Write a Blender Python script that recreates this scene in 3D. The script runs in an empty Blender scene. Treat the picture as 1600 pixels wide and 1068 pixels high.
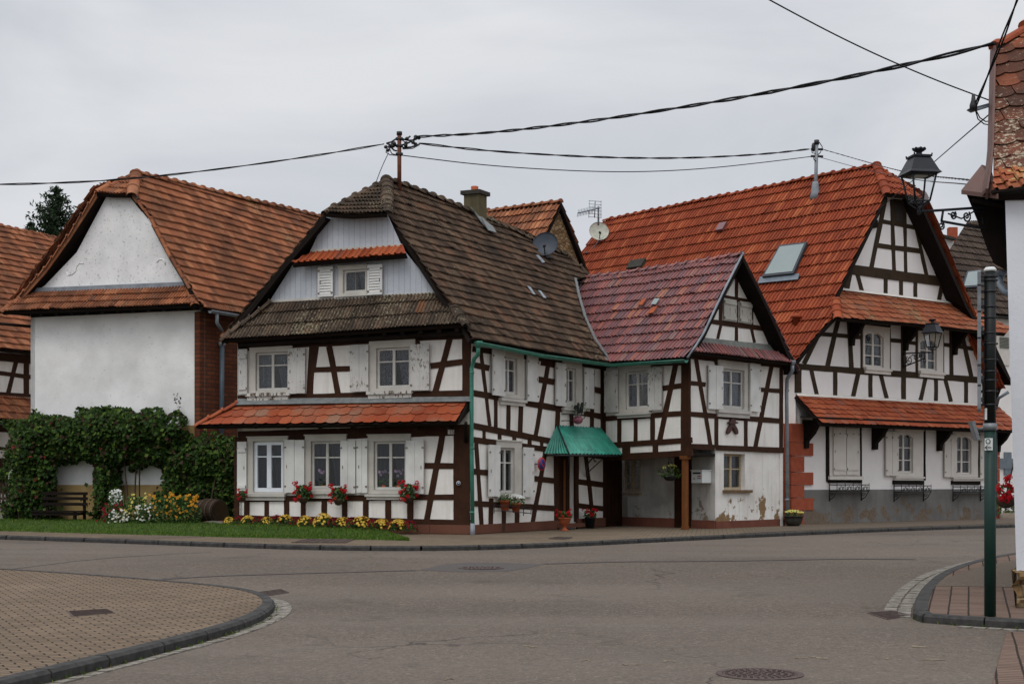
import bpy, bmesh, math, random
from mathutils import Vector as V, Matrix
from mathutils.noise import noise as pnoise
R = random.Random(7)
SC = bpy.context.scene
COL = SC.collection
F, YH, CZ = 2200.0, 755.0, 1.6            # focal length and horizon in photo pixels, eye height

# ------------------------------------------------------------------ helpers
def lin(r, g, b):
    f = lambda c: (c / 255 / 12.92) if c <= 10 else ((c / 255 + .055) / 1.055) ** 2.4
    return (f(r), f(g), f(b), 1)

class NT:
    def __init__(s, name):
        s.m = bpy.data.materials.new(name); s.m.use_nodes = True
        s.t = s.m.node_tree; s.n = s.t.nodes; s.n.clear()
        s.out = s.add('ShaderNodeOutputMaterial'); s.b = s.add('ShaderNodeBsdfPrincipled')
        s.link(s.b.outputs[0], s.out.inputs[0]); s.tc = s.add('ShaderNodeTexCoord')
        s.co = s.tc.outputs['Object']
    def add(s, t, **k):
        n = s.n.new(t)
        for a, b in k.items(): setattr(n, a, b)
        return n
    def link(s, a, b): s.t.links.new(a, b)
    def noise(s, scale, detail=4, rough=.55, co=None, stretch=None, dist=0):
        n = s.add('ShaderNodeTexNoise'); n.inputs['Scale'].default_value = scale
        n.inputs['Detail'].default_value = detail; n.inputs['Roughness'].default_value = rough
        n.inputs['Distortion'].default_value = dist
        co = co or s.co
        if stretch:
            mp = s.add('ShaderNodeMapping'); mp.inputs['Scale'].default_value = stretch
            s.link(co, mp.inputs[0]); co = mp.outputs[0]
        s.link(co, n.inputs['Vector']); return n.outputs['Fac']
    def ramp(s, fac, stops, interp='LINEAR'):
        r = s.add('ShaderNodeValToRGB'); r.color_ramp.interpolation = interp
        e = r.color_ramp.elements
        while len(e) < len(stops): e.new(.5)
        for i, (p, c) in enumerate(stops):
            e[i].position = p; e[i].color = c if hasattr(c, '__len__') else (c, c, c, 1)
        s.link(fac, r.inputs[0]); return r.outputs[0]
    def mix(s, fac, a, b, mode='MIX'):
        m = s.add('ShaderNodeMix', data_type='RGBA', blend_type=mode)
        for sock, v in ((m.inputs[0], fac), (m.inputs[6], a), (m.inputs[7], b)):
            if hasattr(v, 'is_linked') or isinstance(v, bpy.types.NodeSocket): s.link(v, sock)
            else: sock.default_value = v
        return m.outputs[2]
    def math(s, op, a, b=0.0):
        m = s.add('ShaderNodeMath', operation=op)
        for sock, v in ((m.inputs[0], a), (m.inputs[1], b)):
            if isinstance(v, bpy.types.NodeSocket): s.link(v, sock)
            else: sock.default_value = v
        return m.outputs[0]
    def attr(s, name='rnd'):
        a = s.add('ShaderNodeAttribute'); a.attribute_name = name; return a.outputs['Fac']
    def bump(s, h, strength=.3, dist=.02):
        b = s.add('ShaderNodeBump'); b.inputs['Strength'].default_value = strength
        b.inputs['Distance'].default_value = dist; s.link(h, b.inputs['Height'])
        s.link(b.outputs[0], s.b.inputs['Normal'])
    def fin(s, col, rough=.8, spec=.3, metal=0):
        if isinstance(col, bpy.types.NodeSocket): s.link(col, s.b.inputs['Base Color'])
        else: s.b.inputs['Base Color'].default_value = col
        if isinstance(rough, bpy.types.NodeSocket): s.link(rough, s.b.inputs['Roughness'])
        else: s.b.inputs['Roughness'].default_value = rough
        s.b.inputs['Specular IOR Level'].default_value = spec * (.4 if isinstance(rough, bpy.types.NodeSocket) or rough > .55 else 1)
        s.b.inputs['Metallic'].default_value = metal
        return s.m

def m_simple(name, c, c2=None, scale=6, rough=.7, spec=.3, bump=.1, metal=0):
    t = NT(name); c2 = c2 or tuple(x * .7 for x in c[:3]) + (1,)
    f = t.noise(scale, 5)
    t.bump(t.noise(scale * 6, 4), bump, .01)
    return t.fin(t.ramp(f, [(.3, c2), (.7, c)]), rough, spec, metal)

def m_plaster(name, c, dirt, amount=.5, wear=None, wear_z=None, streak=True, wear_a=.10, speck=.35, speck_scale=32, speck_t=.66):
    t = NT(name)
    big = t.noise(.9, 6, .6); fine = t.noise(14, 6, .65)
    col = t.mix(t.ramp(big, [(.35, 0.0), (.75, 1.0)]), c, dirt)
    col = t.mix(amount, c, col)
    if streak:
        st = t.noise(3.0, 5, .6, stretch=(2.2, 2.2, .22))
        col = t.mix(t.math('MULTIPLY', t.ramp(st, [(.52, 0.0), (.75, 1.0)]), .45), col, dirt)
    sp = t.ramp(t.noise(speck_scale, 3, .6), [(speck_t, 0.0), (speck_t + .06, 1.0)])
    col = t.mix(t.math('MULTIPLY', sp, speck), col, tuple(x * .55 for x in dirt[:3]) + (1,))
    if wear:
        sep = t.add('ShaderNodeSeparateXYZ'); t.link(t.co, sep.inputs[0])
        mr = t.add('ShaderNodeMapRange'); t.link(sep.outputs[2], mr.inputs[0])
        mr.inputs[1].default_value, mr.inputs[2].default_value = wear_z
        mr.inputs[3].default_value, mr.inputs[4].default_value = wear_a, -.22
        w = t.math('ADD', t.noise(1.5, 7, .66), mr.outputs[0])
        col = t.mix(t.ramp(w, [(.60, 0.0), (.63, 1.0)]), col, t.ramp(fine, [(.3, wear), (.7, tuple(min(1, x * 1.7) for x in wear[:3]) + (1,))]))
    t.bump(fine, .35, .015)
    return t.fin(col, .92, .15)

def m_timber(name, c, c2, scale=3):
    t = NT(name)
    f = t.noise(scale, 6, .65); g = t.noise(24, 4, .6, stretch=(1, 1, .12))
    col = t.mix(t.ramp(f, [(.3, 0.0), (.72, 1.0)]), c, c2)
    col = t.mix(t.math('MULTIPLY', t.ramp(g, [(.55, 0.0), (.7, 1.0)]), .5), col, tuple(x * .45 for x in c[:3]) + (1,))
    wsp = t.ramp(t.noise(7, 6, .7), [(.68, 0.0), (.74, 1.0)])
    col = t.mix(t.math('MULTIPLY', wsp, .35), col, lin(120, 100, 85))
    t.bump(g, .4, .01)
    return t.fin(col, .75, .25)

def m_paintwood(name, c, peel=.62, wood=lin(96, 84, 72), scale=9):
    t = NT(name)
    n1 = t.noise(scale, 8, .72, stretch=(1, 1, .45)); n2 = t.noise(1.4, 3)
    a = t.math('ADD', n1, t.math('MULTIPLY', t.math('SUBTRACT', n2, .5), .35))
    col = t.mix(t.ramp(t.noise(2, 4), [(.3, 0.0), (.8, 1.0)]), c, tuple(x * .72 for x in c[:3]) + (1,))
    col = t.mix(t.ramp(a, [(peel, 0.0), (peel + .035, 1.0)]), col, wood)
    t.bump(a, .3, .008)
    return t.fin(col, .6, .3)

def m_tiles(name, stops, lichen=None, lamt=.62, rough=.75, spec=.3, dark=None, damt=.6):
    """clay tiles: one hue per tile from its own random value, weathering and lichen on top"""
    t = NT(name)
    base = t.ramp(t.attr(), stops)
    w = t.noise(1.1, 6, .6)
    if dark: base = t.mix(t.ramp(w, [(damt - .17, 0.0), (damt + .12, 1.0)]), base, dark)
    f = t.noise(22, 5, .7)
    base = t.mix(t.math('MULTIPLY', t.ramp(f, [(.45, 0.0), (.7, 1.0)]), .55), base, t.mix(1.0, base, (.5, .46, .44, 1), 'MULTIPLY'))
    if lichen:
        l = t.math('ADD', t.noise(16, 7, .75), t.math('MULTIPLY', t.math('SUBTRACT', t.noise(.7, 3), .5), .5))
        base = t.mix(t.ramp(l, [(lamt, 0.0), (lamt + .06, 1.0)]), base, lichen)
    t.bump(f, .3, .01)
    return t.fin(base, rough, spec)

def m_leaf(name, stops, rough=.5, transl=.25):
    t = NT(name)
    col = t.ramp(t.attr(), stops)
    t.fin(col, rough, .35)
    tr = t.add('ShaderNodeBsdfTranslucent'); t.link(col, tr.inputs[0])
    mx = t.add('ShaderNodeMixShader'); mx.inputs[0].default_value = transl
    t.link(t.b.outputs[0], mx.inputs[1]); t.link(tr.outputs[0], mx.inputs[2]); t.link(mx.outputs[0], t.out.inputs[0])
    return t.m

def m_glass(name, refl=.085, tint=(.86, .90, .90, 1), k=.6):
    t = NT(name)
    tr = t.add('ShaderNodeBsdfTransparent'); tr.inputs[0].default_value = tint
    gl = t.add('ShaderNodeBsdfGlossy'); gl.inputs['Roughness'].default_value = .04
    fr = t.add('ShaderNodeFresnel'); fr.inputs[0].default_value = 1.5
    fac = t.math('ADD', t.math('MULTIPLY', fr.outputs[0], k), refl - .06)
    nz = t.add('ShaderNodeBump'); nz.inputs['Strength'].default_value = .06; t.link(t.noise(2.2, 2), nz.inputs['Height'])
    t.link(nz.outputs[0], gl.inputs['Normal'])
    mx = t.add('ShaderNodeMixShader'); t.link(fac, mx.inputs[0])
    t.link(tr.outputs[0], mx.inputs[1]); t.link(gl.outputs[0], mx.inputs[2]); t.link(mx.outputs[0], t.out.inputs[0])
    t.n.remove(t.b); return t.m

def m_brick(name, c1, c2, mortar, scale, rot=0, bw=.5, rh=.25, msize=.02, bump=.5, rough=.9, vert=None, noise_amt=.5, offset=.5):
    """vert = horizontal unit direction of the wall for standing brickwork; None = ground"""
    t = NT(name)
    co = t.co
    mp = t.add('ShaderNodeMapping'); t.link(co, mp.inputs[0])
    if vert is not None:
        mp.inputs['Rotation'].default_value = (0, 0, -math.atan2(vert[1], vert[0]))
        sep = t.add('ShaderNodeSeparateXYZ'); t.link(mp.outputs[0], sep.inputs[0])
        cb = t.add('ShaderNodeCombineXYZ'); t.link(sep.outputs[0], cb.inputs[0]); t.link(sep.outputs[2], cb.inputs[1])
        co = cb.outputs[0]
    else:
        mp.inputs['Rotation'].default_value = (0, 0, rot); co = mp.outputs[0]
    # slight unevenness of the courses
    nz = t.add('ShaderNodeTexNoise'); nz.inputs['Scale'].default_value = 3; t.link(co, nz.inputs['Vector'])
    vm = t.add('ShaderNodeVectorMath', operation='MULTIPLY_ADD'); t.link(nz.outputs['Color'], vm.inputs[0])
    vm.inputs[1].default_value = (.02, .02, 0); t.link(co, vm.inputs[2]); co2 = vm.outputs[0]
    b = t.add('ShaderNodeTexBrick'); t.link(co2, b.inputs['Vector'])
    b.inputs['Scale'].default_value = scale; b.inputs['Color1'].default_value = c1; b.inputs['Color2'].default_value = c2
    b.inputs['Mortar'].default_value = mortar; b.inputs['Mortar Size'].default_value = msize
    b.inputs['Brick Width'].default_value = bw; b.inputs['Row Height'].default_value = rh
    b.inputs['Mortar Smooth'].default_value = .3; b.offset = offset
    b.inputs['Bias'].default_value = 0
    big = t.noise(.5, 6, .6); fine = t.noise(30, 4, .7)
    col = t.mix(t.math('MULTIPLY', t.ramp(big, [(.3, 0.0), (.7, 1.0)]), noise_amt), b.outputs['Color'], t.mix(1.0, b.outputs['Color'], (.55, .52, .5, 1), 'MULTIPLY'))
    col = t.mix(t.math('MULTIPLY', t.ramp(fine, [(.35, 0.0), (.7, 1.0)]), .4), col, t.mix(1.0, col, (.6, .58, .56, 1), 'MULTIPLY'))
    h = t.math('ADD', t.math('MULTIPLY', b.outputs['Fac'], -1.0), t.math('MULTIPLY', fine, .5))
    t.bump(h, bump, .012)
    return t.fin(col, rough, .2)

def m_rubble(name, stops, mortar, scale=4.5):
    t = NT(name); mp = t.add('ShaderNodeMapping'); mp.inputs['Scale'].default_value = (1, 1, 1.7); t.link(t.co, mp.inputs[0])
    v = t.add('ShaderNodeTexVoronoi'); v.inputs['Scale'].default_value = scale; t.link(mp.outputs[0], v.inputs[0])
    e = t.add('ShaderNodeTexVoronoi', feature='DISTANCE_TO_EDGE'); e.inputs['Scale'].default_value = scale; t.link(mp.outputs[0], e.inputs[0])
    col = t.mix(t.ramp(e.outputs['Distance'], [(.03, 1.0), (.09, 0.0)]), t.ramp(v.outputs['Color'], stops), mortar)
    col = t.mix(t.math('MULTIPLY', t.noise(16, 5, .7), .5), col, mortar)
    t.bump(e.outputs['Distance'], .8, .05); return t.fin(col, .95, .1)
# ------------------------------------------------------------------ mesh builder
WORLD = {}
class MB:
    def __init__(s): s.v = []; s.f = []; s.m = []; s.r = []; s.sm = []
    def face(s, pts, m=0, r=None, smooth=False):
        i = len(s.v); s.v.extend(V(p) for p in pts); s.f.append(tuple(range(i, i + len(pts))))
        s.m.append(m); s.r.append(R.random() if r is None else r); s.sm.append(smooth)
    def mesh(s, vs, fs, m=0, r=None, smooth=False):
        i = len(s.v); s.v.extend(V(p) for p in vs); r = R.random() if r is None else r
        for f in fs:
            s.f.append(tuple(i + k for k in f)); s.m.append(m); s.r.append(r); s.sm.append(smooth)
    def prism(s, pts, vec, m=0, r=None):
        n = len(pts); a = [V(p) for p in pts]; b = [p + V(vec) for p in a]
        fs = [tuple(range(n)), tuple(range(2 * n - 1, n - 1, -1))]
        fs += [(i, n + i, n + (i + 1) % n, (i + 1) % n) for i in range(n)]
        s.mesh(a + b, fs, m, r)
    def box(s, c, sx, sy, sz, ax=V((1, 0, 0)), ay=V((0, 1, 0)), az=V((0, 0, 1)), m=0, r=None):
        c = V(c); ax, ay, az = V(ax), V(ay), V(az)
        p = [c + ax * (sx / 2 * i) + ay * (sy / 2 * j) - az * (sz / 2) for i, j in ((-1, -1), (1, -1), (1, 1), (-1, 1))]
        s.prism(p, az * sz, m, r)
    def tube(s, pts, rad, seg=8, m=0, r=None, cap=True, smooth=True):
        pts = [V(p) for p in pts]; n = len(pts)
        rads = rad if hasattr(rad, '__len__') else [rad] * n
        vs = []; up = None
        for i, p in enumerate(pts):
            d = (pts[min(i + 1, n - 1)] - pts[max(i - 1, 0)]).normalized()
            if up is None:
                up = V((0, 0, 1)) if abs(d.z) < .9 else V((1, 0, 0))
            x = d.cross(up)
            if x.length < 1e-5: x = d.orthogonal()
            x.normalize(); y = d.cross(x).normalized(); up = -y if False else up
            for k in range(seg):
                a = 2 * math.pi * k / seg
                vs.append(p + x * (math.cos(a) * rads[i]) + y * (math.sin(a) * rads[i]))
        fs = []
        for i in range(n - 1):
            for k in range(seg):
                fs.append((i * seg + k, i * seg + (k + 1) % seg, (i + 1) * seg + (k + 1) % seg, (i + 1) * seg + k))
        s.mesh(vs, fs, m, r, smooth)
        if cap:
            b = len(s.v) - len(vs)
            for idx in (range(seg - 1, -1, -1), range((n - 1) * seg, n * seg)):
                s.f.append(tuple(b + k for k in idx)); s.m.append(m); s.r.append(.5); s.sm.append(False)
    def lathe(s, base, prof, seg=16, m=0, r=None, smooth=True, axis=V((0, 0, 1)), cap=True):
        axis = V(axis).normalized(); x = axis.orthogonal().normalized(); y = axis.cross(x); base = V(base)
        vs = [base + axis * z + (x * math.cos(2 * math.pi * k / seg) + y * math.sin(2 * math.pi * k / seg)) * rr for rr, z in prof for k in range(seg)]
        fs = [(i * seg + k, i * seg + (k + 1) % seg, (i + 1) * seg + (k + 1) % seg, (i + 1) * seg + k) for i in range(len(prof) - 1) for k in range(seg)]
        if cap: fs += [tuple(range(seg - 1, -1, -1)), tuple(range((len(prof) - 1) * seg, len(prof) * seg))]
        s.mesh(vs, fs, m, r, smooth)
    def blob(s, c, rx, ry, rz, m=0, r=None, seg=10, rings=6, jit=0):
        vs = []; c = V(c)
        for i in range(rings + 1):
            t = math.pi * i / rings
            for k in range(seg):
                a = 2 * math.pi * k / seg; j = 1 + R.uniform(-jit, jit)
                vs.append(c + V((math.sin(t) * math.cos(a) * rx * j, math.sin(t) * math.sin(a) * ry * j, math.cos(t) * rz * j)))
        fs = [(i * seg + k, (i + 1) * seg + k, (i + 1) * seg + (k + 1) % seg, i * seg + (k + 1) % seg) for i in range(rings) for k in range(seg)]
        s.mesh(vs, fs, m, r, True)
    def build(s, name, mats, parent=None, base=None):
        off = WORLD[parent.name] if parent is not None else (V(base) if base is not None else V((0, 0, 0)))
        me = bpy.data.meshes.new(name)
        me.from_pydata([tuple(p - off) for p in s.v], [], s.f)
        mats = mats if isinstance(mats, (list, tuple)) else [mats]
        for m in mats: me.materials.append(m)
        me.polygons.foreach_set('material_index', s.m); me.polygons.foreach_set('use_smooth', s.sm)
        at = me.attributes.new('rnd', 'FLOAT', 'FACE'); at.data.foreach_set('value', s.r)
        me.update()
        o = bpy.data.objects.new(name, me); COL.objects.link(o)
        WORLD[o.name] = V(off)
        if parent is not None: o.parent = parent
        elif base is not None: o.location = off
        return o

def tag(o, label=None, cat=None, group=None, kind=None):
    if label: o['label'] = label
    if cat: o['category'] = cat
    if group: o['group'] = group
    if kind: o['kind'] = kind
    return o
def empty(name, loc, label=None, cat=None, group=None):
    o = bpy.data.objects.new(name, None); COL.objects.link(o); o.location = loc; o.empty_display_size = .2
    WORLD[o.name] = V(loc); return tag(o, label, cat, group)
def copy_tree(o, loc, label=None, rz=0, sc=1):
    c = o.copy(); COL.objects.link(c); c.location = loc; c.rotation_euler = (0, 0, rz); c.scale = (sc, sc, sc)
    if label: c['label'] = label
    for ch in o.children:
        d = ch.copy(); COL.objects.link(d); d.parent = c
        for g in ch.children:
            e = g.copy(); COL.objects.link(e); e.parent = d
    return c

# ------------------------------------------------------------------ photo geometry
def sst(x): x = max(0, min(1, x)); return x * x * (3 - 2 * x)
def g(Y): return .28 * sst((Y - 12) / 18)               # the road rises gently towards the houses
def P(px, py, Y): return V(((px - 800) / F * Y, Y, CZ - (py - YH) / F * Y))
def gp(px, py, h=0.0):
    Y = 20.0
    for _ in range(40): Y = (CZ - g(Y) - h) * F / (py - YH)
    return V(((px - 800) / F * Y, Y, g(Y) + h))
class Fac:
    """a vertical wall plane: origin under pixel column px at depth Y, horizontal direction d (left to right)"""
    def __init__(s, o, d):
        s.o = V((o[0], o[1], 0)); s.d = V((d[0], d[1], 0)).normalized(); s.n = V((s.d.y, -s.d.x, 0))
    def at(s, px, py, n=0.0):
        kx = (px - 800) / F; t = (s.o.dot(s.n) + n) / (kx * s.n.x + s.n.y)
        return V((kx * t, t, CZ - (py - YH) / F * t))
    def uz(s, px, py, n=0.0):
        p = s.at(px, py, n); return (p - s.o).dot(s.d), p.z
    def pt(s, u, z, n=0.0): return s.o + s.d * u + s.n * n + V((0, 0, z))
    def off(s, n): 
        f = Fac(s.o + s.n * n, s.d); return f
def dirvp(x): d = V(((x - 800) / F, 1, 0)).normalized(); return d
def Xp(px, Y): return ((px - 800) / F * Y, Y)

A = Fac(Xp(735, 33.8), -dirvp(-4450))
B = Fac(Xp(735, 33.8), dirvp(2080))
ic = B.at(942, 700); C = Fac((ic.x, ic.y), -dirvp(-900))
oc = C.at(1075, 700); D = Fac((oc.x, oc.y), dirvp(2750))
E = Fac(Xp(1243, 42.5), dirvp(3500))
G = Fac(Xp(320, 39.5), -dirvp(-5800))
H = Fac(Xp(320, 39.5), dirvp(2250))

def plane3(a, b, c):
    n = (b - a).cross(c - a).normalized()
    if n.z < 0: n = -n
    return a, n
def onplane(pl, px, py):
    o, n = pl; d = V(((px - 800) / F, 1, -(py - YH) / F)); cam = V((0, 0, CZ))
    return cam + d * ((o - cam).dot(n) / d.dot(n))

# ------------------------------------------------------------------ facade builders
def wall_holes(mb, fac, u0, u1, z0, z1, holes, n=0.0, depth=.22, m=0, mr=0):
    us = sorted({u0, u1, *[h[0] for h in holes], *[h[1] for h in holes]})
    zs = sorted({z0, z1, *[h[2] for h in holes], *[h[3] for h in holes]})
    us = [u for u in us if u0 <= u <= u1]; zs = [z for z in zs if z0 <= z <= z1]
    for i in range(len(us) - 1):
        for j in range(len(zs) - 1):
            uc, zc = (us[i] + us[i + 1]) / 2, (zs[j] + zs[j + 1]) / 2
            if any(h[0] < uc < h[1] and h[2] < zc < h[3] for h in holes): continue
            mb.face([fac.pt(us[i], zs[j], n), fac.pt(us[i + 1], zs[j], n), fac.pt(us[i + 1], zs[j + 1], n), fac.pt(us[i], zs[j + 1], n)], m)
    for a, b, c, d in holes:
        q = [(a, c), (b, c), (b, d), (a, d)]
        for k in range(4):
            (ua, za), (ub, zb) = q[k], q[(k + 1) % 4]
            mb.face([fac.pt(ua, za, n), fac.pt(ub, zb, n), fac.pt(ub, zb, n - depth), fac.pt(ua, za, n - depth)], mr)

def beams(mb, fac, lst, n0=-.03, n1=.014, jit=.5, m=0):
    for i, (x0, y0, x1, y1, w) in enumerate(lst):
        L = math.hypot(x1 - x0, y1 - y0); dx, dy = (x1 - x0) / L, (y1 - y0) / L
        k = max(2, int(L / 22)); a = []; b = []
        for q in range(k + 1):
            t = q / k; j = 0 if q in (0, k) else 1
            for lst2, sg in ((a, 1), (b, -1)):
                ww = sg * w / 2 + R.uniform(-jit, jit) * j
                lst2.append((x0 + dx * L * t - dy * ww, y0 + dy * L * t + dx * ww))
        nn = n1 + .0011 * (i % 17); r = R.random()
        fa = [fac.at(*p) for p in a]; fb = [fac.at(*p) for p in b]
        for q in range(k):
            vs = []
            for off in (nn, n0):
                vs += [p + fac.n * off for p in (fa[q], fa[q + 1], fb[q + 1], fb[q])]
            fs = [(0, 1, 2, 3), (0, 4, 5, 1), (2, 6, 7, 3)]
            if q == 0: fs.append((3, 7, 4, 0))
            if q == k - 1: fs.append((1, 5, 6, 2))
            mb.mesh(vs, fs, m, r)

def pxrect(fac, x0, x1, y0, y1, n=0.0):
    xm = (x0 + x1) / 2
    return fac.uz(x0, YH, n)[0], fac.uz(x1, YH, n)[0], fac.uz(xm, y1, n)[1], fac.uz(xm, y0, n)[1]   # u0,u1,z0,z1
def slab(mb, fac, u0, u1, z0, z1, n0, n1, m=0, r=None):
    mb.prism([fac.pt(u0, z0, n0), fac.pt(u1, z0, n0), fac.pt(u1, z1, n0), fac.pt(u0, z1, n0)], fac.n * (n1 - n0), m, r)

def window(root, fac, opening, surround, sill, mats, rows=(.34,), base_n=0.0, curtain='lace', wframe=.055, mull=.07, arch=False, hole=None, glassn=-.05, lowered=False, plants=None):
    """surround boards = the part, sash, pane, sill, curtain = its sub-parts; returns the hole in the wall"""
    u0, u1, z0, z1 = pxrect(fac, *opening); n = base_n
    t = MB()
    if surround:
        s0, s1, sb, st = pxrect(fac, *surround)
        slab(t, fac, s0, s1, z1, st, n - .02, n + .05)
        slab(t, fac, s0, u0, sb, z1, n - .02, n + .048); slab(t, fac, u1, s1, sb, z1, n - .02, n + .048)
        slab(t, fac, u0, u1, sb, z0, n - .02, n + .046)
        slab(t, fac, s0 - .02, s1 + .02, st - .001, st + .03, n - .01, n + .075)   # drip edge
        if arch:   # segmental head: two corner fillets
            h = (u1 - u0) * .16
            K = 8; um = (u0 + u1) / 2
            for sg in (0, 1):
                pts = [fac.pt(u0 if sg == 0 else u1, z1 + .002, n - .06)]
                for k in range(K + 1):
                    uu = (u0 + (um - u0) * k / K) if sg == 0 else (u1 + (um - u1) * k / K)
                    pts.append(fac.pt(uu, z1 + .002 - h * ((uu - um) / (um - u0)) ** 2, n - .06))
                t.prism(pts, fac.n * .10)
    else:
        slab(t, fac, u0, u1, z1 - .02, z1, n - .12, n - .045)
    w = t.build('window', mats['surround'], root)
    t = MB(); gn = n + glassn
    a, b = u0 + .004, u1 - .004; c, d = z0 + .004, z1 - .004; um = (a + b) / 2; wf = wframe
    slab(t, fac, a, b, d - wf, d, gn - .03, gn + .03); slab(t, fac, a, b, c, c + wf * 1.2, gn - .03, gn + .03)
    slab(t, fac, a, a + wf, c + wf * 1.2, d - wf, gn - .03, gn + .028); slab(t, fac, b - wf, b, c + wf * 1.2, d - wf, gn - .03, gn + .028)
    slab(t, fac, um - mull / 2, um + mull / 2, c + wf * 1.2, d - wf, gn - .03, gn + .036)
    for fr in rows:
        zz = d - (d - c) * fr
        for p, q in ((a + wf, um - mull / 2), (um + mull / 2, b - wf)): slab(t, fac, p, q, zz - .016, zz + .016, gn - .02, gn + .02)
    t.build('sash', mats['sash'], w)
    t = MB(); t.face([fac.pt(a, c, gn), fac.pt(b, c, gn), fac.pt(b, d, gn), fac.pt(a, d, gn)]); t.build('pane', M['glass'], w)
    if sill:
        x0, x1, zb, zt = pxrect(fac, *sill); t = MB()
        hh = zt - zb
        slab(t, fac, x0, x1, zt - hh * .45, zt, n - .02, n + .12); slab(t, fac, x0 + .03, x1 - .03, zb, zt - hh * .45 - .003, n - .02, n + .075)
        t.build('sill', mats['sill'], w)
    if curtain:
        t = MB(); cn = gn - .09
        for side in (0, 1):
            K = 26; lo = c - .02; hi = d - .02
            cols = []
            for k in range(K + 1):
                f = k / K
                top = (a + (um - a) * f) if side == 0 else (um + (b - um) * f)
                if curtain == 'lace': # right half drawn aside towards its outer edge
                    if side == 1: bot = b - (b - top) * .55
                    else: bot = top
                else: bot = (a + (top - a) * .55) if side == 0 else b - (b - top) * .55
                off = .022 * math.sin(k * 1.9 + side) + R.uniform(-.006, .006)
                cols.append((fac.pt(top, hi, cn + off), fac.pt((top * .35 + bot * .65), lo + (hi - lo) * .45, cn + off * 1.2), fac.pt(bot, lo, cn + off * 1.3)))
            for k in range(K):
                for q in range(2): t.face([cols[k][q + 1], cols[k + 1][q + 1], cols[k + 1][q], cols[k][q]], 0, R.random(), True)
        t.build('curtain', M['lace'] if curtain == 'lace' else M['cloth'], w)
    return (u0, u1, z0, z1)

def shutter(root, fac, x0, x1, y0, y1, mat, n=.075, battens=False, planks=2, label=None, heart=False, louvre=False):
    u0, u1, z0, z1 = pxrect(fac, x0, x1, y0, y1); t = MB()
    if louvre:
        for p, q, r2, s2 in ((u0, u0 + .05, z0, z1), (u1 - .05, u1, z0, z1), (u0 + .05, u1 - .05, z0, z0 + .07), (u0 + .05, u1 - .05, z1 - .07, z1)): slab(t, fac, p, q, r2, s2, n, n + .035)
        K = 9; zz0, zz1 = z0 + .07, z1 - .07
        for k in range(K):
            za = zz0 + (zz1 - zz0) * k / K; zb = za + (zz1 - zz0) / K
            t.prism([fac.pt(u0 + .05, za, n + .03), fac.pt(u1 - .05, za, n + .03), fac.pt(u1 - .05, zb, n + .004), fac.pt(u0 + .05, zb, n + .004)], fac.n * .008)
    else:
        w = (u1 - u0) / planks; tilt = R.uniform(-.012, .012)
        for k in range(planks):
            slab(t, fac, u0 + w * k + .003, u0 + w * (k + 1) - .003, z0 + R.uniform(-.006, .006), z1 + R.uniform(-.006, .006), n + tilt * (k - .5), n + .034 + tilt * (k - .5))
        slab(t, fac, u0 + .01, u1 - .01, z0 + .02, z1 - .02, n - .012, n + .012)
        if battens:
            for zz in (z0 + (z1 - z0) * .13, z0 + (z1 - z0) * .83): slab(t, fac, u0 + .02, u1 - .02, zz - .045, zz + .045, n + .03, n + .062)
    o = t.build('shutter', mat, root)
    h = MB()
    for zz in (z0 + (z1 - z0) * .12, z0 + (z1 - z0) * .86):     # strap hinges
        uu = u0 if R.random() < .5 else u1
        slab(h, fac, u0 + .0, u0 + .05, zz - .02, zz + .02, n + .03, n + .05); slab(h, fac, u1 - .05, u1, zz - .02, zz + .02, n + .03, n + .05)
    um = (u0 + u1) / 2
    uh = u0 + .07 if R.random() < .5 else u1 - .07; slab(h, fac, uh - .009, uh + .009, (z0 + z1) / 2 - .05, (z0 + z1) / 2 + .03, n + .035, n + .045)
    if heart: um = (u0 + u1) / 2; slab(h, fac, um - .03, um + .03, z1 - .22, z1 - .16, n + .035, n + .038)
    h.build('hinge', M['paintmetal'], o)
    if label: o['label'] = label
    return o

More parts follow.
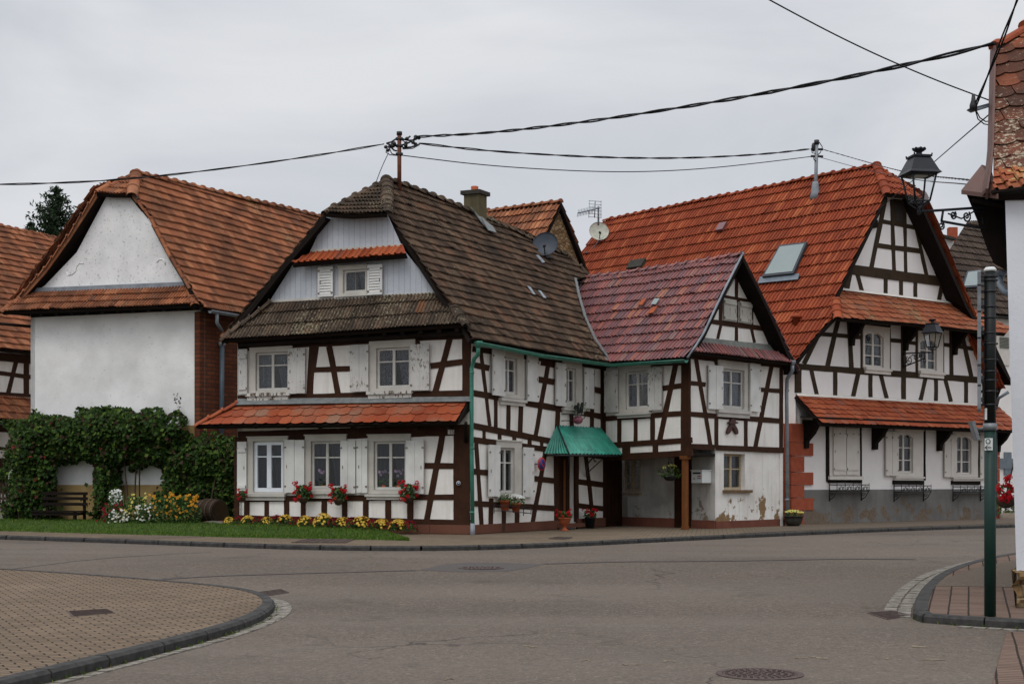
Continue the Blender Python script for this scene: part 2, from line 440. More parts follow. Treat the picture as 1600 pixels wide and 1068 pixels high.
# ------------------------------------------------------------------ roofs
def inpoly(x, y, poly):
    c = False; n = len(poly)
    for i in range(n):
        (x1, y1), (x2, y2) = poly[i], poly[i - 1]
        if (y1 > y) != (y2 > y) and x < (x2 - x1) * (y - y1) / (y2 - y1) + x1: c = not c
    return c
PROF = {  # cross sections of one tile: position, height
    'pan': [(0, .0), (.08, .036), (.30, .040), (.42, .004), (.72, .0), (.97, .0)],
    'pan2': [(0, .0), (.06, .034), (.24, .036), (.32, .0), (.48, .0), (.55, .032), (.72, .034), (.80, .0), (.98, .0)],
    'scale': [(0.01, 0), (.25, .0), (.5, .002), (.75, .0), (.99, 0)],
}
def roof(name, root, pl, px_poly, eave, mats, cw=.2, rh=.38, kind='pan', lip=.045, deck=.09, deckmat=None, wav=.045, jit=1.0, pts=None, label=None, poly3=None):
    """tiles laid course by course on the plane pl, trimmed to the outline; eave = two 3D points giving the course direction"""
    o, N = pl
    P3 = poly3 or [onplane(pl, *p) for p in px_poly]
    U = (eave[1] - eave[0]); U = (U - N * U.dot(N)).normalized(); W = N.cross(U)
    if W.z < 0: W = -W
    uv = [((p - o).dot(U), (p - o).dot(W)) for p in P3]
    u0, u1 = min(a for a, _ in uv), max(a for a, _ in uv); v0, v1 = min(b for _, b in uv), max(b for _, b in uv)
    bm = bmesh.new(); lay = bm.faces.layers.float.new('rnd')
    nr = max(1, round((v1 - v0) / rh)); rh = (v1 - v0) / nr
    prof = PROF[kind]; seed = R.uniform(0, 100)
    def pos(u, v, h):
        h += wav * pnoise(V((u * .35 + seed, v * .35, 0))) + wav * .35 * pnoise(V((u * 1.3 + seed, v * 1.3, 7)))
        return o + U * u + W * v + N * h
    for r in range(nr):
        va, vb = v0 + r * rh, v0 + (r + 1) * rh + .06
        sh = (cw / 2 if r % 2 else 0) if kind == 'scale' else R.uniform(-.015, .015)
        c = math.floor((u0 - sh) / cw) - 1
        while c * cw + sh < u1 + cw:
            ub = c * cw + sh; c += 1
            lp = lip + R.uniform(-.008, .008) * jit; sk = R.uniform(-.008, .008) * jit; dv = R.uniform(-.010, .010) * jit
            if R.random() < .02 * jit: lp += .02; sk *= 3; dv *= 2.5
            row = [[], [], []]
            for q, (x, h) in enumerate(prof):
                vv = va + dv
                if kind == 'scale': vv += rh * .18 * (2 * x - 1) ** 2
                u = ub + x * cw
                row[0].append(bm.verts.new(pos(u + sk, vv, lp + h)))
                row[1].append(bm.verts.new(pos(u, vb, .004 + h * .9)))
                row[2].append(bm.verts.new(pos(u + sk, vv + .075, lp + h * .5 - .085) if kind != 'scale' else pos(u + sk, vv + .03, lp - .035)))
            rn = R.random()
            for q in range(len(prof) - 1):
                for a, b in ((0, 1), (2, 0)):
                    f = bm.faces.new((row[a][q], row[a][q + 1], row[b][q + 1], row[b][q])); f[lay] = rn; f.smooth = False
    # trim to the outline
    n = len(uv)
    for i in range(n):
        (a, b), (c, d) = uv[i], uv[(i + 1) % n]
        e = V((c - a, d - b))
        if e.length < 1e-4: continue
        nn = U * (-(d - b)) + W * (c - a)
        lo_u, hi_u, lo_v, hi_v = min(a, c) - .3, max(a, c) + .3, min(b, d) - .3, max(b, d) + .3
        fs = []
        for f in bm.faces:
            cc = f.calc_center_median() - o; x, y = cc.dot(U), cc.dot(W)
            if lo_u < x < hi_u and lo_v < y < hi_v: fs.append(f)
        if fs:
            geom = set(fs)
            for f in fs: geom.update(f.edges); geom.update(f.verts)
            bmesh.ops.bisect_plane(bm, geom=list(geom), plane_co=o + U * a + W * b, plane_no=nn.normalized(), dist=1e-5)
    dead = []
    for f in bm.faces:
        cc = f.calc_center_median() - o
        x, y = cc.dot(U), cc.dot(W)
        if not inpoly(x, y, uv): dead.append(f)
    bmesh.ops.delete(bm, geom=dead, context='FACES')
    off = WORLD[root.name]
    for v in bm.verts: v.co -= off
    me = bpy.data.meshes.new(name); bm.to_mesh(me); bm.free()
    mm = mats if isinstance(mats, list) else [mats]
    for m in mm: me.materials.append(m)
    ob = bpy.data.objects.new(name, me); COL.objects.link(ob); ob.parent = root; WORLD[ob.name] = V(off)
    if label: ob['label'] = label
    t = MB(); t.prism([p - N * (deck + .03) for p in P3], N * deck); t.build('roof_deck', deckmat or M['darkwood'], ob)
    return ob

def caps(mb, pts, rad=.13, L=.38, m=0, up=V((0, 0, 1))):
    """ridge or hip tiles, each a half round tapering tile overlapping the next"""
    pts = [V(p) for p in pts]
    for i in range(len(pts) - 1):
        a, b = pts[i], pts[i + 1]; d = b - a; n = max(1, round(d.length / L))
        for k in range(n):
            p0 = a + d * (k / n); p1 = a + d * ((k + 1.12) / n); dd = (p1 - p0).normalized()
            x = dd.cross(up).normalized(); y = x.cross(dd).normalized()
            j = R.uniform(-.012, .012); vs = []
            for pp, rr, lift in ((p0, rad * 1.12, .035), (p0 + (p1 - p0) * .12, rad * 1.12, .035), (p0 + (p1 - p0) * .16, rad * .98, .02), (p1, rad * .9, 0)):
                for q in range(7):
                    t = math.pi * (q / 6) ; vs.append(pp + x * (math.cos(t) * rr) + y * (math.sin(t) * rr * .8 + lift - .05 + j))
            fs = [(s * 7 + q, s * 7 + q + 1, (s + 1) * 7 + q + 1, (s + 1) * 7 + q) for s in range(3) for q in range(6)] + [(0, 1, 2, 3, 4, 5, 6)]
            mb.mesh(vs, fs, m, R.random(), False)

def ridge(root, pts, rad, L, mat, name='ridge_tiles'):
    t = MB(); caps(t, pts, rad, L); return t.build(name, mat, root)
def board(mb, pts, w, th, nrm, m=0):
    """a board along a polyline: hangs down by w, thickness th along nrm"""
    for i in range(len(pts) - 1):
        a, b = V(pts[i]), V(pts[i + 1])
        mb.prism([a, b, b - V((0, 0, w)), a - V((0, 0, w))], V(nrm) * th, m)
# ------------------------------------------------------------------ materials
M = {}
M['plaster'] = m_plaster('white_plaster', lin(238, 235, 229), lin(190, 183, 171), .5)
M['plaster_D'] = m_plaster('wing_plaster', lin(237, 234, 228), lin(176, 168, 156), .6, wear=lin(118, 96, 70), wear_z=(.45, 1.75), wear_a=.085)
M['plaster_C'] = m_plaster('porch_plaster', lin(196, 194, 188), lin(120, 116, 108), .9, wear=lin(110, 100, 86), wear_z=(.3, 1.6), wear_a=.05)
M['plaster_barn'] = m_plaster('barn_plaster', lin(242, 241, 239), lin(196, 195, 192), .7, streak=False, speck=.55, speck_scale=15)
M['plaster_red'] = m_plaster('smooth_plaster', lin(238, 233, 229), lin(205, 198, 194), .4, streak=False)
M['plaster_near'] = m_plaster('roughcast', lin(226, 228, 232), lin(200, 202, 205), .4, streak=False)
M['beige'] = m_simple('beige_band', lin(176, 152, 104), lin(150, 124, 80), 2, .9)
M['bluegrey'] = m_brick('painted_boards', lin(196, 201, 207), lin(190, 196, 203), lin(150, 155, 162), 1, vert=(A.d.x, A.d.y), bw=.155, rh=4.0, msize=.006, bump=.35, rough=.6, noise_amt=.25, offset=0)
M['timber'] = m_timber('brown_timber', lin(66, 43, 30), lin(49, 31, 22))
M['timber_red'] = m_timber('grey_brown_timber', lin(66, 53, 39), lin(48, 39, 29))
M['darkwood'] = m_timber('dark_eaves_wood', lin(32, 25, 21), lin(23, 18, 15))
M['doorwood'] = m_timber('door_wood', lin(58, 35, 23), lin(42, 25, 17), 2)
M['postwood'] = m_timber('varnished_post', lin(122, 76, 42), lin(96, 58, 32), 2)
M['shutter_white'] = m_paintwood('shutter_paint', lin(224, 223, 218), .70)
M['shutter_peel'] = m_paintwood('peeling_shutter_paint', lin(204, 202, 197), .59, lin(124, 114, 102), 24)
M['shutter_grey'] = m_paintwood('weathered_shutter', lin(186, 182, 172), .60)
M['surround'] = m_paintwood('surround_paint', lin(200, 195, 185), .70)
M['sash'] = m_paintwood('sash_paint', lin(206, 203, 196), .74)
M['sash_pvc'] = m_simple('white_plastic', lin(226, 230, 234), lin(216, 220, 226), 2, .35)
M['sill'] = m_paintwood('sill_paint', lin(200, 196, 188), .67)
M['sill_peel'] = m_paintwood('peeling_sill', lin(205, 202, 195), .53)
M['cream'] = m_simple('cream_paint', lin(220, 213, 204), lin(208, 200, 190), 3, .5)
M['creamsash'] = m_simple('cream_sash', lin(226, 220, 212), lin(216, 209, 200), 3, .5)
M['sandsill'] = m_simple('brown_sill', lin(120, 98, 74), lin(96, 76, 58), 8, .8)
M['winbrown'] = m_simple('ochre_window_paint', lin(178, 162, 136), lin(156, 140, 116), 6, .6)
M['glass'] = m_glass('window_glass')
M['skyglass'] = m_simple('skylight_glass', lin(120, 132, 128), lin(110, 124, 122), 1, .06, .9, 0)
def m_lace(name, c, holes=True):
    t = NT(name); t.fin(c, .9, .1)
    tr = t.add('ShaderNodeBsdfTransparent'); mx = t.add('ShaderNodeMixShader')
    v = t.add('ShaderNodeTexVoronoi'); v.inputs['Scale'].default_value = 30; t.link(t.co, v.inputs[0])
    f = t.ramp(v.outputs['Distance'], [(.25, .78), (.60, .22)]) if holes else t.ramp(t.noise(9, 2), [(.3, .9), (.8, .75)])
    tl = t.add('ShaderNodeBsdfTranslucent'); tl.inputs[0].default_value = c
    m2 = t.add('ShaderNodeMixShader'); m2.inputs[0].default_value = .4
    t.link(t.b.outputs[0], m2.inputs[1]); t.link(tl.outputs[0], m2.inputs[2])
    t.link(f, mx.inputs[0]); t.link(tr.outputs[0], mx.inputs[1]); t.link(m2.outputs[0], mx.inputs[2]); t.link(mx.outputs[0], t.out.inputs[0]); return t.m
M['lace'] = m_lace('lace_curtain', lin(186, 188, 202)); M['cloth'] = m_lace('net_curtain', lin(98, 103, 114), False)
M['room'] = m_simple('room_gloom', lin(60, 56, 52), lin(48, 44, 42), 1, .9)  # dark tone that puts the gloom of interiors into the colour
M['iron'] = m_simple('black_iron', lin(34, 34, 36), lin(26, 26, 28), 8, .5, .4)
M['paintmetal'] = m_simple('painted_hinge', lin(150, 142, 130), lin(96, 80, 66), 20, .6)
M['greenmetal'] = m_simple('green_gutter', lin(66, 132, 112), lin(44, 104, 88), 5, .42, .5, .05)
M['canopygreen'] = m_simple('green_canopy_sheet', lin(54, 156, 132), lin(36, 112, 96), 2.5, .4, .5, .03)
M['zinc'] = m_simple('zinc', lin(140, 146, 152), lin(112, 118, 124), 6, .5, .5, .05)
M['slatepipe'] = m_simple('slate_pipe', lin(74, 86, 96), lin(58, 70, 80), 5, .5, .4, .05)
M['zincdark'] = m_simple('grey_pipe', lin(110, 120, 128), lin(88, 98, 108), 5, .5, .5, .05)
M['lead'] = m_simple('lead_flashing', lin(128, 130, 128), lin(100, 104, 104), 7, .6, .4)
M['greyboard'] = m_simple('grey_board', lin(128, 130, 124), lin(104, 106, 100), 6, .8)
M['sandstone'] = m_brick('sandstone_plinth', lin(116, 78, 64), lin(104, 70, 58), lin(84, 62, 52), 1, vert=(A.d.x, A.d.y), bw=1.3, rh=.9, msize=.012, bump=.3)
M['redplinth'] = m_simple('red_plinth_paint', lin(122, 76, 62), lin(102, 64, 54), 3, .9)
M['redstone'] = m_simple('red_sandstone', lin(168, 90, 66), lin(146, 74, 54), 5, .9)
M['greyplinth'] = m_plaster('grey_plinth', lin(126, 124, 120), lin(92, 90, 88), .9, wear=lin(100, 88, 76), wear_z=(.30, 1.35))
M['barnbrick'] = m_brick('old_brick', lin(124, 72, 50), lin(98, 56, 42), lin(78, 62, 52), 1, vert=(H.d.x, H.d.y), bw=.34, rh=.115, msize=.018, bump=.8)
M['rubble'] = m_rubble('rubble_wall', [(.2, lin(124, 98, 68)), (.5, lin(160, 132, 94)), (.8, lin(178, 154, 118))], lin(92, 78, 60))
M['plaster_gable'] = m_plaster('barn_gable_plaster', lin(242, 241, 239), lin(184, 184, 182), .7, streak=False, speck=.5, speck_scale=15, speck_t=.60)
M['chimneystone'] = m_plaster('chimney_render', lin(116, 106, 82), lin(62, 60, 46), 1.0, speck=.6, speck_scale=12)
M['slab'] = m_simple('slab', lin(70, 68, 62), lin(54, 52, 48), 8, .9)
M['terracotta'] = m_simple('terracotta', lin(176, 96, 64), lin(150, 78, 50), 6, .8)
# tiles
M['t_brown'] = m_tiles('mossy_brown_tiles', [(0, lin(70, 57, 48)), (.35, lin(87, 70, 58)), (.6, lin(99, 81, 66)), (.88, lin(109, 88, 71)), (1, lin(114, 82, 64))], lin(138, 130, 106), .63, .85, .2, lin(56, 48, 42), .60)
M['t_brown_skirt'] = m_tiles('lichen_brown_tiles', [(0, lin(70, 60, 52)), (.5, lin(92, 78, 66)), (.93, lin(106, 88, 72)), (1, lin(118, 82, 60))], lin(144, 136, 112), .60, .88, .2, lin(58, 50, 43), .58)
M['t_barn'] = m_tiles('orange_weathered_tiles', [(0, lin(112, 72, 54)), (.2, lin(140, 88, 62)), (.55, lin(158, 100, 70)), (.85, lin(178, 120, 86)), (1, lin(118, 82, 66))], lin(164, 138, 100), .64, .8, .25, lin(108, 72, 54), .58)
M['t_orange'] = m_tiles('bright_orange_tiles', [(0, lin(138, 66, 40)), (.5, lin(156, 78, 46)), (.92, lin(170, 92, 56)), (1, lin(124, 68, 52))], lin(146, 118, 92), .64, .6, .3)
M['t_salmon'] = m_tiles('pent_roof_tiles', [(0, lin(136, 64, 41)), (.5, lin(152, 75, 47)), (.95, lin(162, 87, 57)), (.97, lin(146, 104, 84)), (1, lin(140, 112, 94))], lin(140, 118, 102), .74, .7, .3, lin(142, 112, 92), .66)
M['t_red'] = m_tiles('red_orange_tiles', [(0, lin(124, 56, 35)), (.4, lin(144, 66, 40)), (.8, lin(156, 76, 46)), (1, lin(172, 96, 60))], lin(116, 80, 58), .70, .65, .3, lin(124, 58, 36), .60)
M['t_redscale'] = m_tiles('red_beaver_tail_tiles', [(0, lin(130, 64, 42)), (.4, lin(146, 72, 46)), (.8, lin(156, 84, 54)), (1, lin(132, 78, 62))], lin(140, 122, 94), .70, .7, .3)
M['t_redscale_moss'] = m_tiles('mossy_beaver_tail_tiles', [(0, lin(128, 70, 48)), (.4, lin(144, 80, 54)), (.8, lin(154, 92, 64)), (1, lin(130, 84, 66))], lin(128, 122, 92), .58, .8, .25)
M['t_wing'] = m_tiles('maroon_tiles', [(0, lin(96, 60, 62)), (.3, lin(118, 66, 64)), (.55, lin(136, 76, 70)), (.75, lin(108, 74, 78)), (.93, lin(150, 82, 72)), (.97, lin(164, 102, 72)), (1, lin(124, 96, 92))], lin(150, 130, 126), .80, .42, .5)
M['t_darkbrown'] = m_tiles('far_brown_tiles', [(0, lin(62, 52, 46)), (.5, lin(76, 64, 56)), (1, lin(88, 74, 62))], lin(130, 116, 100), .75)
M['t_near'] = m_tiles('near_old_tiles', [(0, lin(80, 52, 41)), (.4, lin(100, 62, 48)), (.8, lin(118, 72, 54)), (1, lin(146, 82, 56))], lin(170, 158, 138), .60, .85, .2, lin(74, 54, 46), .52)
M['t_nearedge'] = m_tiles('near_eave_tiles', [(0, lin(136, 74, 52)), (.5, lin(158, 90, 62)), (1, lin(170, 112, 76))], lin(176, 150, 100), .60, .8, .2, lin(120, 74, 54), .60)
M['brownclad'] = m_simple('brown_sheet', lin(112, 84, 76), lin(96, 72, 66), 3, .6, .4)
WM = dict(surround=M['surround'], sash=M['sash'], sill=M['sill']); WPEEL = dict(surround=M['surround'], sash=M['sash'], sill=M['sill_peel'])
WPVC = dict(surround=M['surround'], sash=M['sash_pvc'], sill=M['sill']); WCREAM = dict(surround=M['cream'], sash=M['creamsash'], sill=M['cream'])

# ================================================================== the corner house (timber framed, with its wing)
house = empty('timbered_house', A.pt(-3, .4, -3), 'white half-timbered corner house with mossy brown tiles and green door canopy', 'house')
hA = []; t = None
# front, ground floor
hA.append(window(house, A, (396.5, 443.6, 689, 768.6), (388, 451, 683, 771), (385, 448, 771, 781), WPVC, (.30,), curtain='cloth', wframe=.09, mull=.13))
hA.append(window(house, A, (487, 535, 689, 763), (478, 542.5, 680, 766), (477, 541, 766, 778), WM, (.34,), curtain='cloth'))
hA.append(window(house, A, (585, 635, 689, 765), (576, 642.5, 679.6, 771), (573, 637, 771.5, 780), WM, (.33,), curtain='cloth'))
hA.append(window(house, A, (400.6, 451.5, 550, 610), (391, 458, 538, 613), (387, 455.5, 613.5, 625), WPEEL))
hA.append(window(house, A, (589, 641.5, 543, 606), (578, 650, 531, 610), (575.5, 646, 610.5, 622), WPEEL))
S = lambda *a, **k: shutter(house, *a, **k)
S(A, 374, 388.5, 690, 770, M['shutter_white'], battens=True, planks=1); S(A, 448, 478.5, 687, 769, M['shutter_white'])
S(A, 535, 558.5, 688, 770, M['shutter_white']); S(A, 560, 577, 687, 769.5, M['shutter_white']); S(A, 637, 665, 687.6, 771, M['shutter_white'])
for a in ((376, 389.5, 546, 615.5), (453, 480, 544.6, 614.6), (550, 578.7, 540, 611.5), (644, 673.5, 538, 610)): S(A, *a, M['shutter_peel'], battens=a[0] < 380, label='badly peeling white board shutter')
uL = A.uz(371, YH)[0]
t = MB(); wall_holes(t, A, uL, 0, .2, A.uz(734, 521)[1], hA); t.build('wall', M['plaster'], house)
t = MB()
beams(t, A, [(372, 538, 735, 518, 21), (488.5, 541, 484, 621, 10), (496, 541, 491, 576, 5), (514.5, 541, 529, 619, 9), (485, 577.5, 552, 575.5, 8), (372, 622.5, 735, 614, 10),
    (729, 520, 729, 616, 13), (703, 529, 680.5, 612, 9), (673, 571.5, 723, 565, 9), (455, 538, 462, 538, 8), (652, 532, 656, 545, 7)])
t.build('timber_frame', M['timber'], house); t = MB()
beams(t, A, [(372, 682, 735, 671, 17), (722, 672, 722, 820, 26), (691.5, 679, 665.5, 820, 9), (664, 727, 710, 727.5, 9),
    (371, 779, 710, 776, 9), (386, 780, 386, 808, 8), (417, 780, 417, 808, 7), (448, 780, 448, 809, 8), (474, 780, 474, 809, 7), (507, 780, 507, 810, 8), (539, 780, 539, 810, 8),
    (572, 780, 572, 812, 8), (607, 780, 607, 813, 8.5), (641.5, 780, 641.5, 815, 9), (367, 809.5, 735, 817, 11), (371, 683, 370, 812, 7)])
t.build('timber_frame', M['timber'], house)
# side
hB = []
hB.append(window(house, B, (783.5, 806, 559, 615.5), (780, 816, 549, 622), (778, 818, 623, 633), WM, base_n=0))
hB.append(window(house, B, (880, 898, 575, 630), (877.5, 907, 563, 637), (876, 909, 638, 646), WM))
hB.append(window(house, B, (777, 802, 699, 770), (774, 813, 689, 774), (772, 815, 774.5, 779), WM, (.33,), curtain='cloth'))
for a in ((764.5, 784, 547, 618), (819, 836, 556, 627), (864, 879.5, 567, 634), (909, 923, 575, 638), (759, 776, 695, 775), (813, 829, 699, 776)): S(B, *a, M['shutter_white'])
u1B = B.uz(942, YH)[0]; doorh = pxrect(B, 873, 898, 709, 818); 
t = MB(); wall_holes(t, B, 0, u1B, .2, 5.02, hB + [doorh]); t.build('wall', M['plaster'], house)
t = MB()
beams(t, B, [(741, 570, 764, 575, 9), (751, 550, 765, 665, 5), (738, 613.5, 866, 637, 9.5), (866, 637, 943, 651, 9), (738, 664.5, 866, 690, 9.5), (866, 690, 943, 702, 9), (738, 686.5, 866, 703, 9), (866, 703, 943, 713, 9),
    (774, 620, 774, 671, 5), (794, 632, 793.5, 674, 5), (813.5, 633, 812, 678, 6), (857, 562, 836, 682, 5.5), (835, 591.5, 865, 596.5, 9), (871, 642, 868.5, 692, 6), (892, 645, 893.5, 690, 5), (925.5, 577, 924, 700, 5), (922, 607, 944, 612, 9), (941.5, 570, 941, 712, 6.5),
    (756, 668, 756, 690, 5), (780, 674, 780, 694, 5), (803, 679, 803, 697, 5), (827, 684, 827, 699, 5), (846, 688, 846, 701, 5), (743.5, 692, 752, 820, 5.5), (740, 736, 761, 738, 9), (738, 786, 873, 794, 8.5), (767, 778, 766, 820, 6), (787, 790, 786.5, 819, 5.5), (807, 791, 807, 819, 6),
    (852, 702, 831.5, 817, 5.5), (829, 746.5, 868, 751, 8.5), (868.5, 706, 869, 816, 7), (900.5, 706, 900.5, 815, 5), (914, 708, 926, 812, 5), (902, 752, 942, 757, 8.5), (902, 789, 942, 794, 8), (738, 545, 943, 573, 9), (845, 566, 866, 570, 9)])
t.build('timber_frame', M['timber'], house)
# door, recessed
t = MB(); slab(t, B, doorh[0], doorh[1], doorh[2], doorh[3], -.22, -.16)
for k in range(4):
    uu = doorh[0] + (doorh[1] - doorh[0]) * (k + .5) / 4; slab(t, B, uu - .09, uu + .09, doorh[2] + .12, doorh[3] - .1, -.17, -.145)
dr = t.build('door', M['doorwood'], house)
t = MB(); um = (doorh[0] + doorh[1]) / 2 + .12; slab(t, B, um - .055, um + .055, doorh[2] + .3, doorh[3] - .15, -.15, -.13); t.build('door_panel', M['postwood'], dr)
t = MB(); t.tube([B.pt(um - .1, 1.4, -.15), B.pt(um - .1, 1.4, -.09), B.pt(um - .2, 1.4, -.09)], .014); t.build('handle', M['iron'], dr)
t = MB(); slab(t, B, *pxrect(B, 868, 900, 817, 823), .0, .28); slab(t, B, *pxrect(B, 900, 943, 809, 824), .0, .07); t.build('doorstep', M['sandstone'], house)
# wing, upper left face
w = window(house, C, (978.6, 1014, 580, 638), (969, 1018.6, 572, 644), (966, 1019, 644.5, 652), WM)
S(C, 948.5, 969, 578, 644, M['shutter_peel']); S(C, 1016.6, 1038, 574, 640.5, M['shutter_peel'])
u1C = C.uz(1078, YH)[0]; zc0 = C.uz(1010, 712)[1]
t = MB(); wall_holes(t, C, 0, u1C, zc0, 5.0, [w]); t.build('wall', M['plaster'], house)
t = MB()
beams(t, C, [(1056.6, 566, 1031, 688, 8), (1036, 606.5, 1067, 602, 8), (943, 654, 1067, 645.5, 8), (968, 650, 968, 692, 6), (993.5, 650, 993.5, 691, 6), (1020, 648, 1020, 690, 6.5), (943, 696, 1081, 687, 9), (1071.5, 562, 1071.5, 690, 13.5), (943, 570, 1073, 566, 9),
    (943, 715, 1082, 707, 10), (979, 692, 979, 712, 12), (1024.5, 690, 1024.5, 710, 8), (1072, 688, 1072, 712, 14), (944.5, 570, 944.5, 712, 5)])
t.build('timber_frame', M['timber'], house)
# porch recess under the wing
Cr = C.off(-1.22); uCl = 0 ; 
hr = window(house, Cr, (975, 1001, 716, 768), None, (970, 1004, 769, 773), dict(surround=M['winbrown'], sash=M['winbrown'], sill=M['winbrown']), (.25, .5, .75), curtain=None, wframe=.06, mull=.11)
uD = Cr.uz(1117.5, YH)[0]
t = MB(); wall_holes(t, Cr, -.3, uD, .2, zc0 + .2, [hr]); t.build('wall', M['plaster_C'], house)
t = MB(); slab(t, Cr, *pxrect(Cr, 971, 1057, 808, 824), .0, .03); slab(t, Cr, *pxrect(Cr, 1080.5, 1117.5, 812, 830), .0, .03); t.build('plinth', M['redplinth'], house)
t = MB(); slab(t, Cr, *pxrect(Cr, 1056, 1081, 706, 824), .005, .06); slab(t, Cr, *pxrect(Cr, 1059, 1066, 716, 815), .06, .08); slab(t, Cr, *pxrect(Cr, 1069, 1078, 716, 815), .06, .08)
t.build('door', M['doorwood'], house)
Bx1 = B.uz(971.5, YH)[0]; t = MB(); slab(t, B, u1B, Bx1, .25, zc0 + .1, -.06, 0)
for k in range(5):
    uu = u1B + (Bx1 - u1B) * (k + .5) / 5; slab(t, B, uu - .1, uu + .1, .5, zc0 - .1, 0, .02)
t.build('door', M['doorwood'], house, ); 
t = MB()   # porch ceiling boards and floor slab edge
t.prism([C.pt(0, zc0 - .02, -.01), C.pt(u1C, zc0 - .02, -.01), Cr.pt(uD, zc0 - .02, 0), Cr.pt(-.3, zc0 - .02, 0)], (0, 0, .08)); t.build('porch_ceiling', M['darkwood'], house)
t = MB()   # porch post with head and foot
pb = C.at(1070.5, 827, -.02); t.box((pb.x, pb.y, (.36 + zc0) / 2 - .05), .125, .125, zc0 - .36 - .1, C.d, C.n); t.box((pb.x, pb.y, zc0 - .06), .26, .17, .09, C.d, C.n); t.box((pb.x, pb.y, .42), .15, .15, .12, C.d, C.n)
t.build('porch_post', M['postwood'], house)
# wing front
wD = window(house, D, (1125, 1161, 577, 637.5), (1120, 1167, 566, 640), (1118, 1169, 640.5, 652), WM)
S(D, 1103, 1125, 571, 639, M['shutter_white']); S(D, 1167.5, 1184, 568, 643, M['shutter_white'])
u1D = D.uz(1224, YH)[0]; zD = D.uz(1150, 701)[1]; u0Dg = D.uz(1117.5, YH)[0]
t = MB(); wall_holes(t, D, 0, u1D, zD, 5.0, [wD]); t.build('wall', M['plaster'], house)
Dg = D.off(-.03)
hD = window(house, Dg, (1131, 1164, 708.5, 765), None, None, dict(surround=M['winbrown'], sash=M['winbrown'], sill=M['sandsill']), (.42,), curtain='cloth', glassn=-.16, wframe=.06, mull=.09)
t = MB(); slab(t, Dg, *pxrect(Dg, 1129, 1172, 765, 769.5), -.1, .09); t.build('sill', M['sandsill'], house)
t = MB(); wall_holes(t, Dg, u0Dg, u1D, .2, zD + .05, [hD], depth=.24); t.build('wall', M['plaster_D'], house)
t = MB(); slab(t, Dg, *pxrect(Dg, 1117.5, 1226, 812, 830), -.02, .025); t.build('plinth', M['redplinth'], house)
t = MB()
beams(t, D, [(1086.5, 556, 1110, 697, 6), (1078, 598, 1102, 600.5, 7), (1079, 646.5, 1220, 657.5, 7.5), (1119, 648, 1119, 700, 5.5), (1165, 651, 1165, 700, 5.5), (1220.5, 568, 1220, 702, 5), (1206.5, 566, 1179.5, 700, 6), (1183, 608, 1220, 610.5, 7), (1079, 697, 1224, 703, 8.5), (1079, 556, 1228, 571, 9), (1116, 560, 1120, 572, 4)])
t.build('timber_frame', M['timber'], house)
# wing gable
apx = [D.at(1098, 530), D.at(1207, 541), D.at(1156.5, 420)]
t = MB(); t.prism([p - D.n * .1 for p in apx], D.n * .1); t.build('gable_wall', M['plaster'], house)
t = MB(); beams(t, D, [(1150.7, 432, 1150.3, 533, 5), (1131, 463.5, 1180, 472, 5.5), (1110, 502, 1198, 514, 7), (1125.8, 467, 1125, 503, 4.5), (1174.3, 472, 1174, 508, 4.5), (1126.5, 506, 1121, 529, 4), (1173.5, 512, 1178.5, 535, 4)]); t.build('timber_frame', M['timber'], house)
S(D, 1128.5, 1148, 467.5, 502, M['shutter_grey'], battens=True, n=.03, label='closed weathered grey gable hatch'); S(D, 1153.5, 1172, 471.7, 505.5, M['shutter_grey'], battens=True, n=.03, label='closed weathered grey gable hatch')
# walls not seen
t = MB(); nl = -A.n; bl = A.pt(uL, 0); 
t.prism([bl + V((0, 0, .2)), bl + V((0, 0, 5.2)), bl + B.d * 11.5 + V((0, 0, 5.2)), bl + B.d * 11.5 + V((0, 0, .2))], A.d * .15)
dR = D.pt(u1D - .02, 0); t.prism([dR + V((0, 0, .2)), dR + V((0, 0, 5)), dR - C.d * 5 + V((0, 0, 5)), dR - C.d * 5 + V((0, 0, .2))], -D.d * .15)
bk = bl + B.d * 11.5; t.prism([bk + V((0, 0, .2)), bk + V((0, 0, 5.2)), bk + A.d * 8 + V((0, 0, 5.2)), bk + A.d * 8 + V((0, 0, .2))], -B.d * .15)
t.build('wall', M['plaster'], house)
# added dark core, no real partition, so that rooms do not show through
t = MB(); q = [A.pt(uL + .3, .3, -1.6), A.pt(-.3, .3, -1.6)]; q += [B.pt(6.8, .3, -1.4), B.pt(6.8, .3, -4)]; t.prism(q, (0, 0, 4.6))
q = [C.pt(-.2, 2.6, -1.5), C.pt(u1C + .5, 2.6, -1.5), D.pt(u1D - .3, 2.6, -1.8) , D.pt(u1D - .3, 2.6, -2.6), C.pt(0, 2.6, -2.5)]
t.build('dark_core', M['room'], house)
# plinths
t = MB(); slab(t, A, uL - .05, .055, .25, A.uz(600, 818)[1], -.05, .06); pz0 = B.uz(740, 819.5)[1]; pz1 = B.uz(868, 812.5)[1]
t.prism([B.pt(.0, .2, .05), B.pt(doorh[0] - .05, .2, .05), B.pt(doorh[0] - .05, pz1, .05), B.pt(.0, pz0, .05)], B.n * -.1); t.build('plinth', M['sandstone'], house)
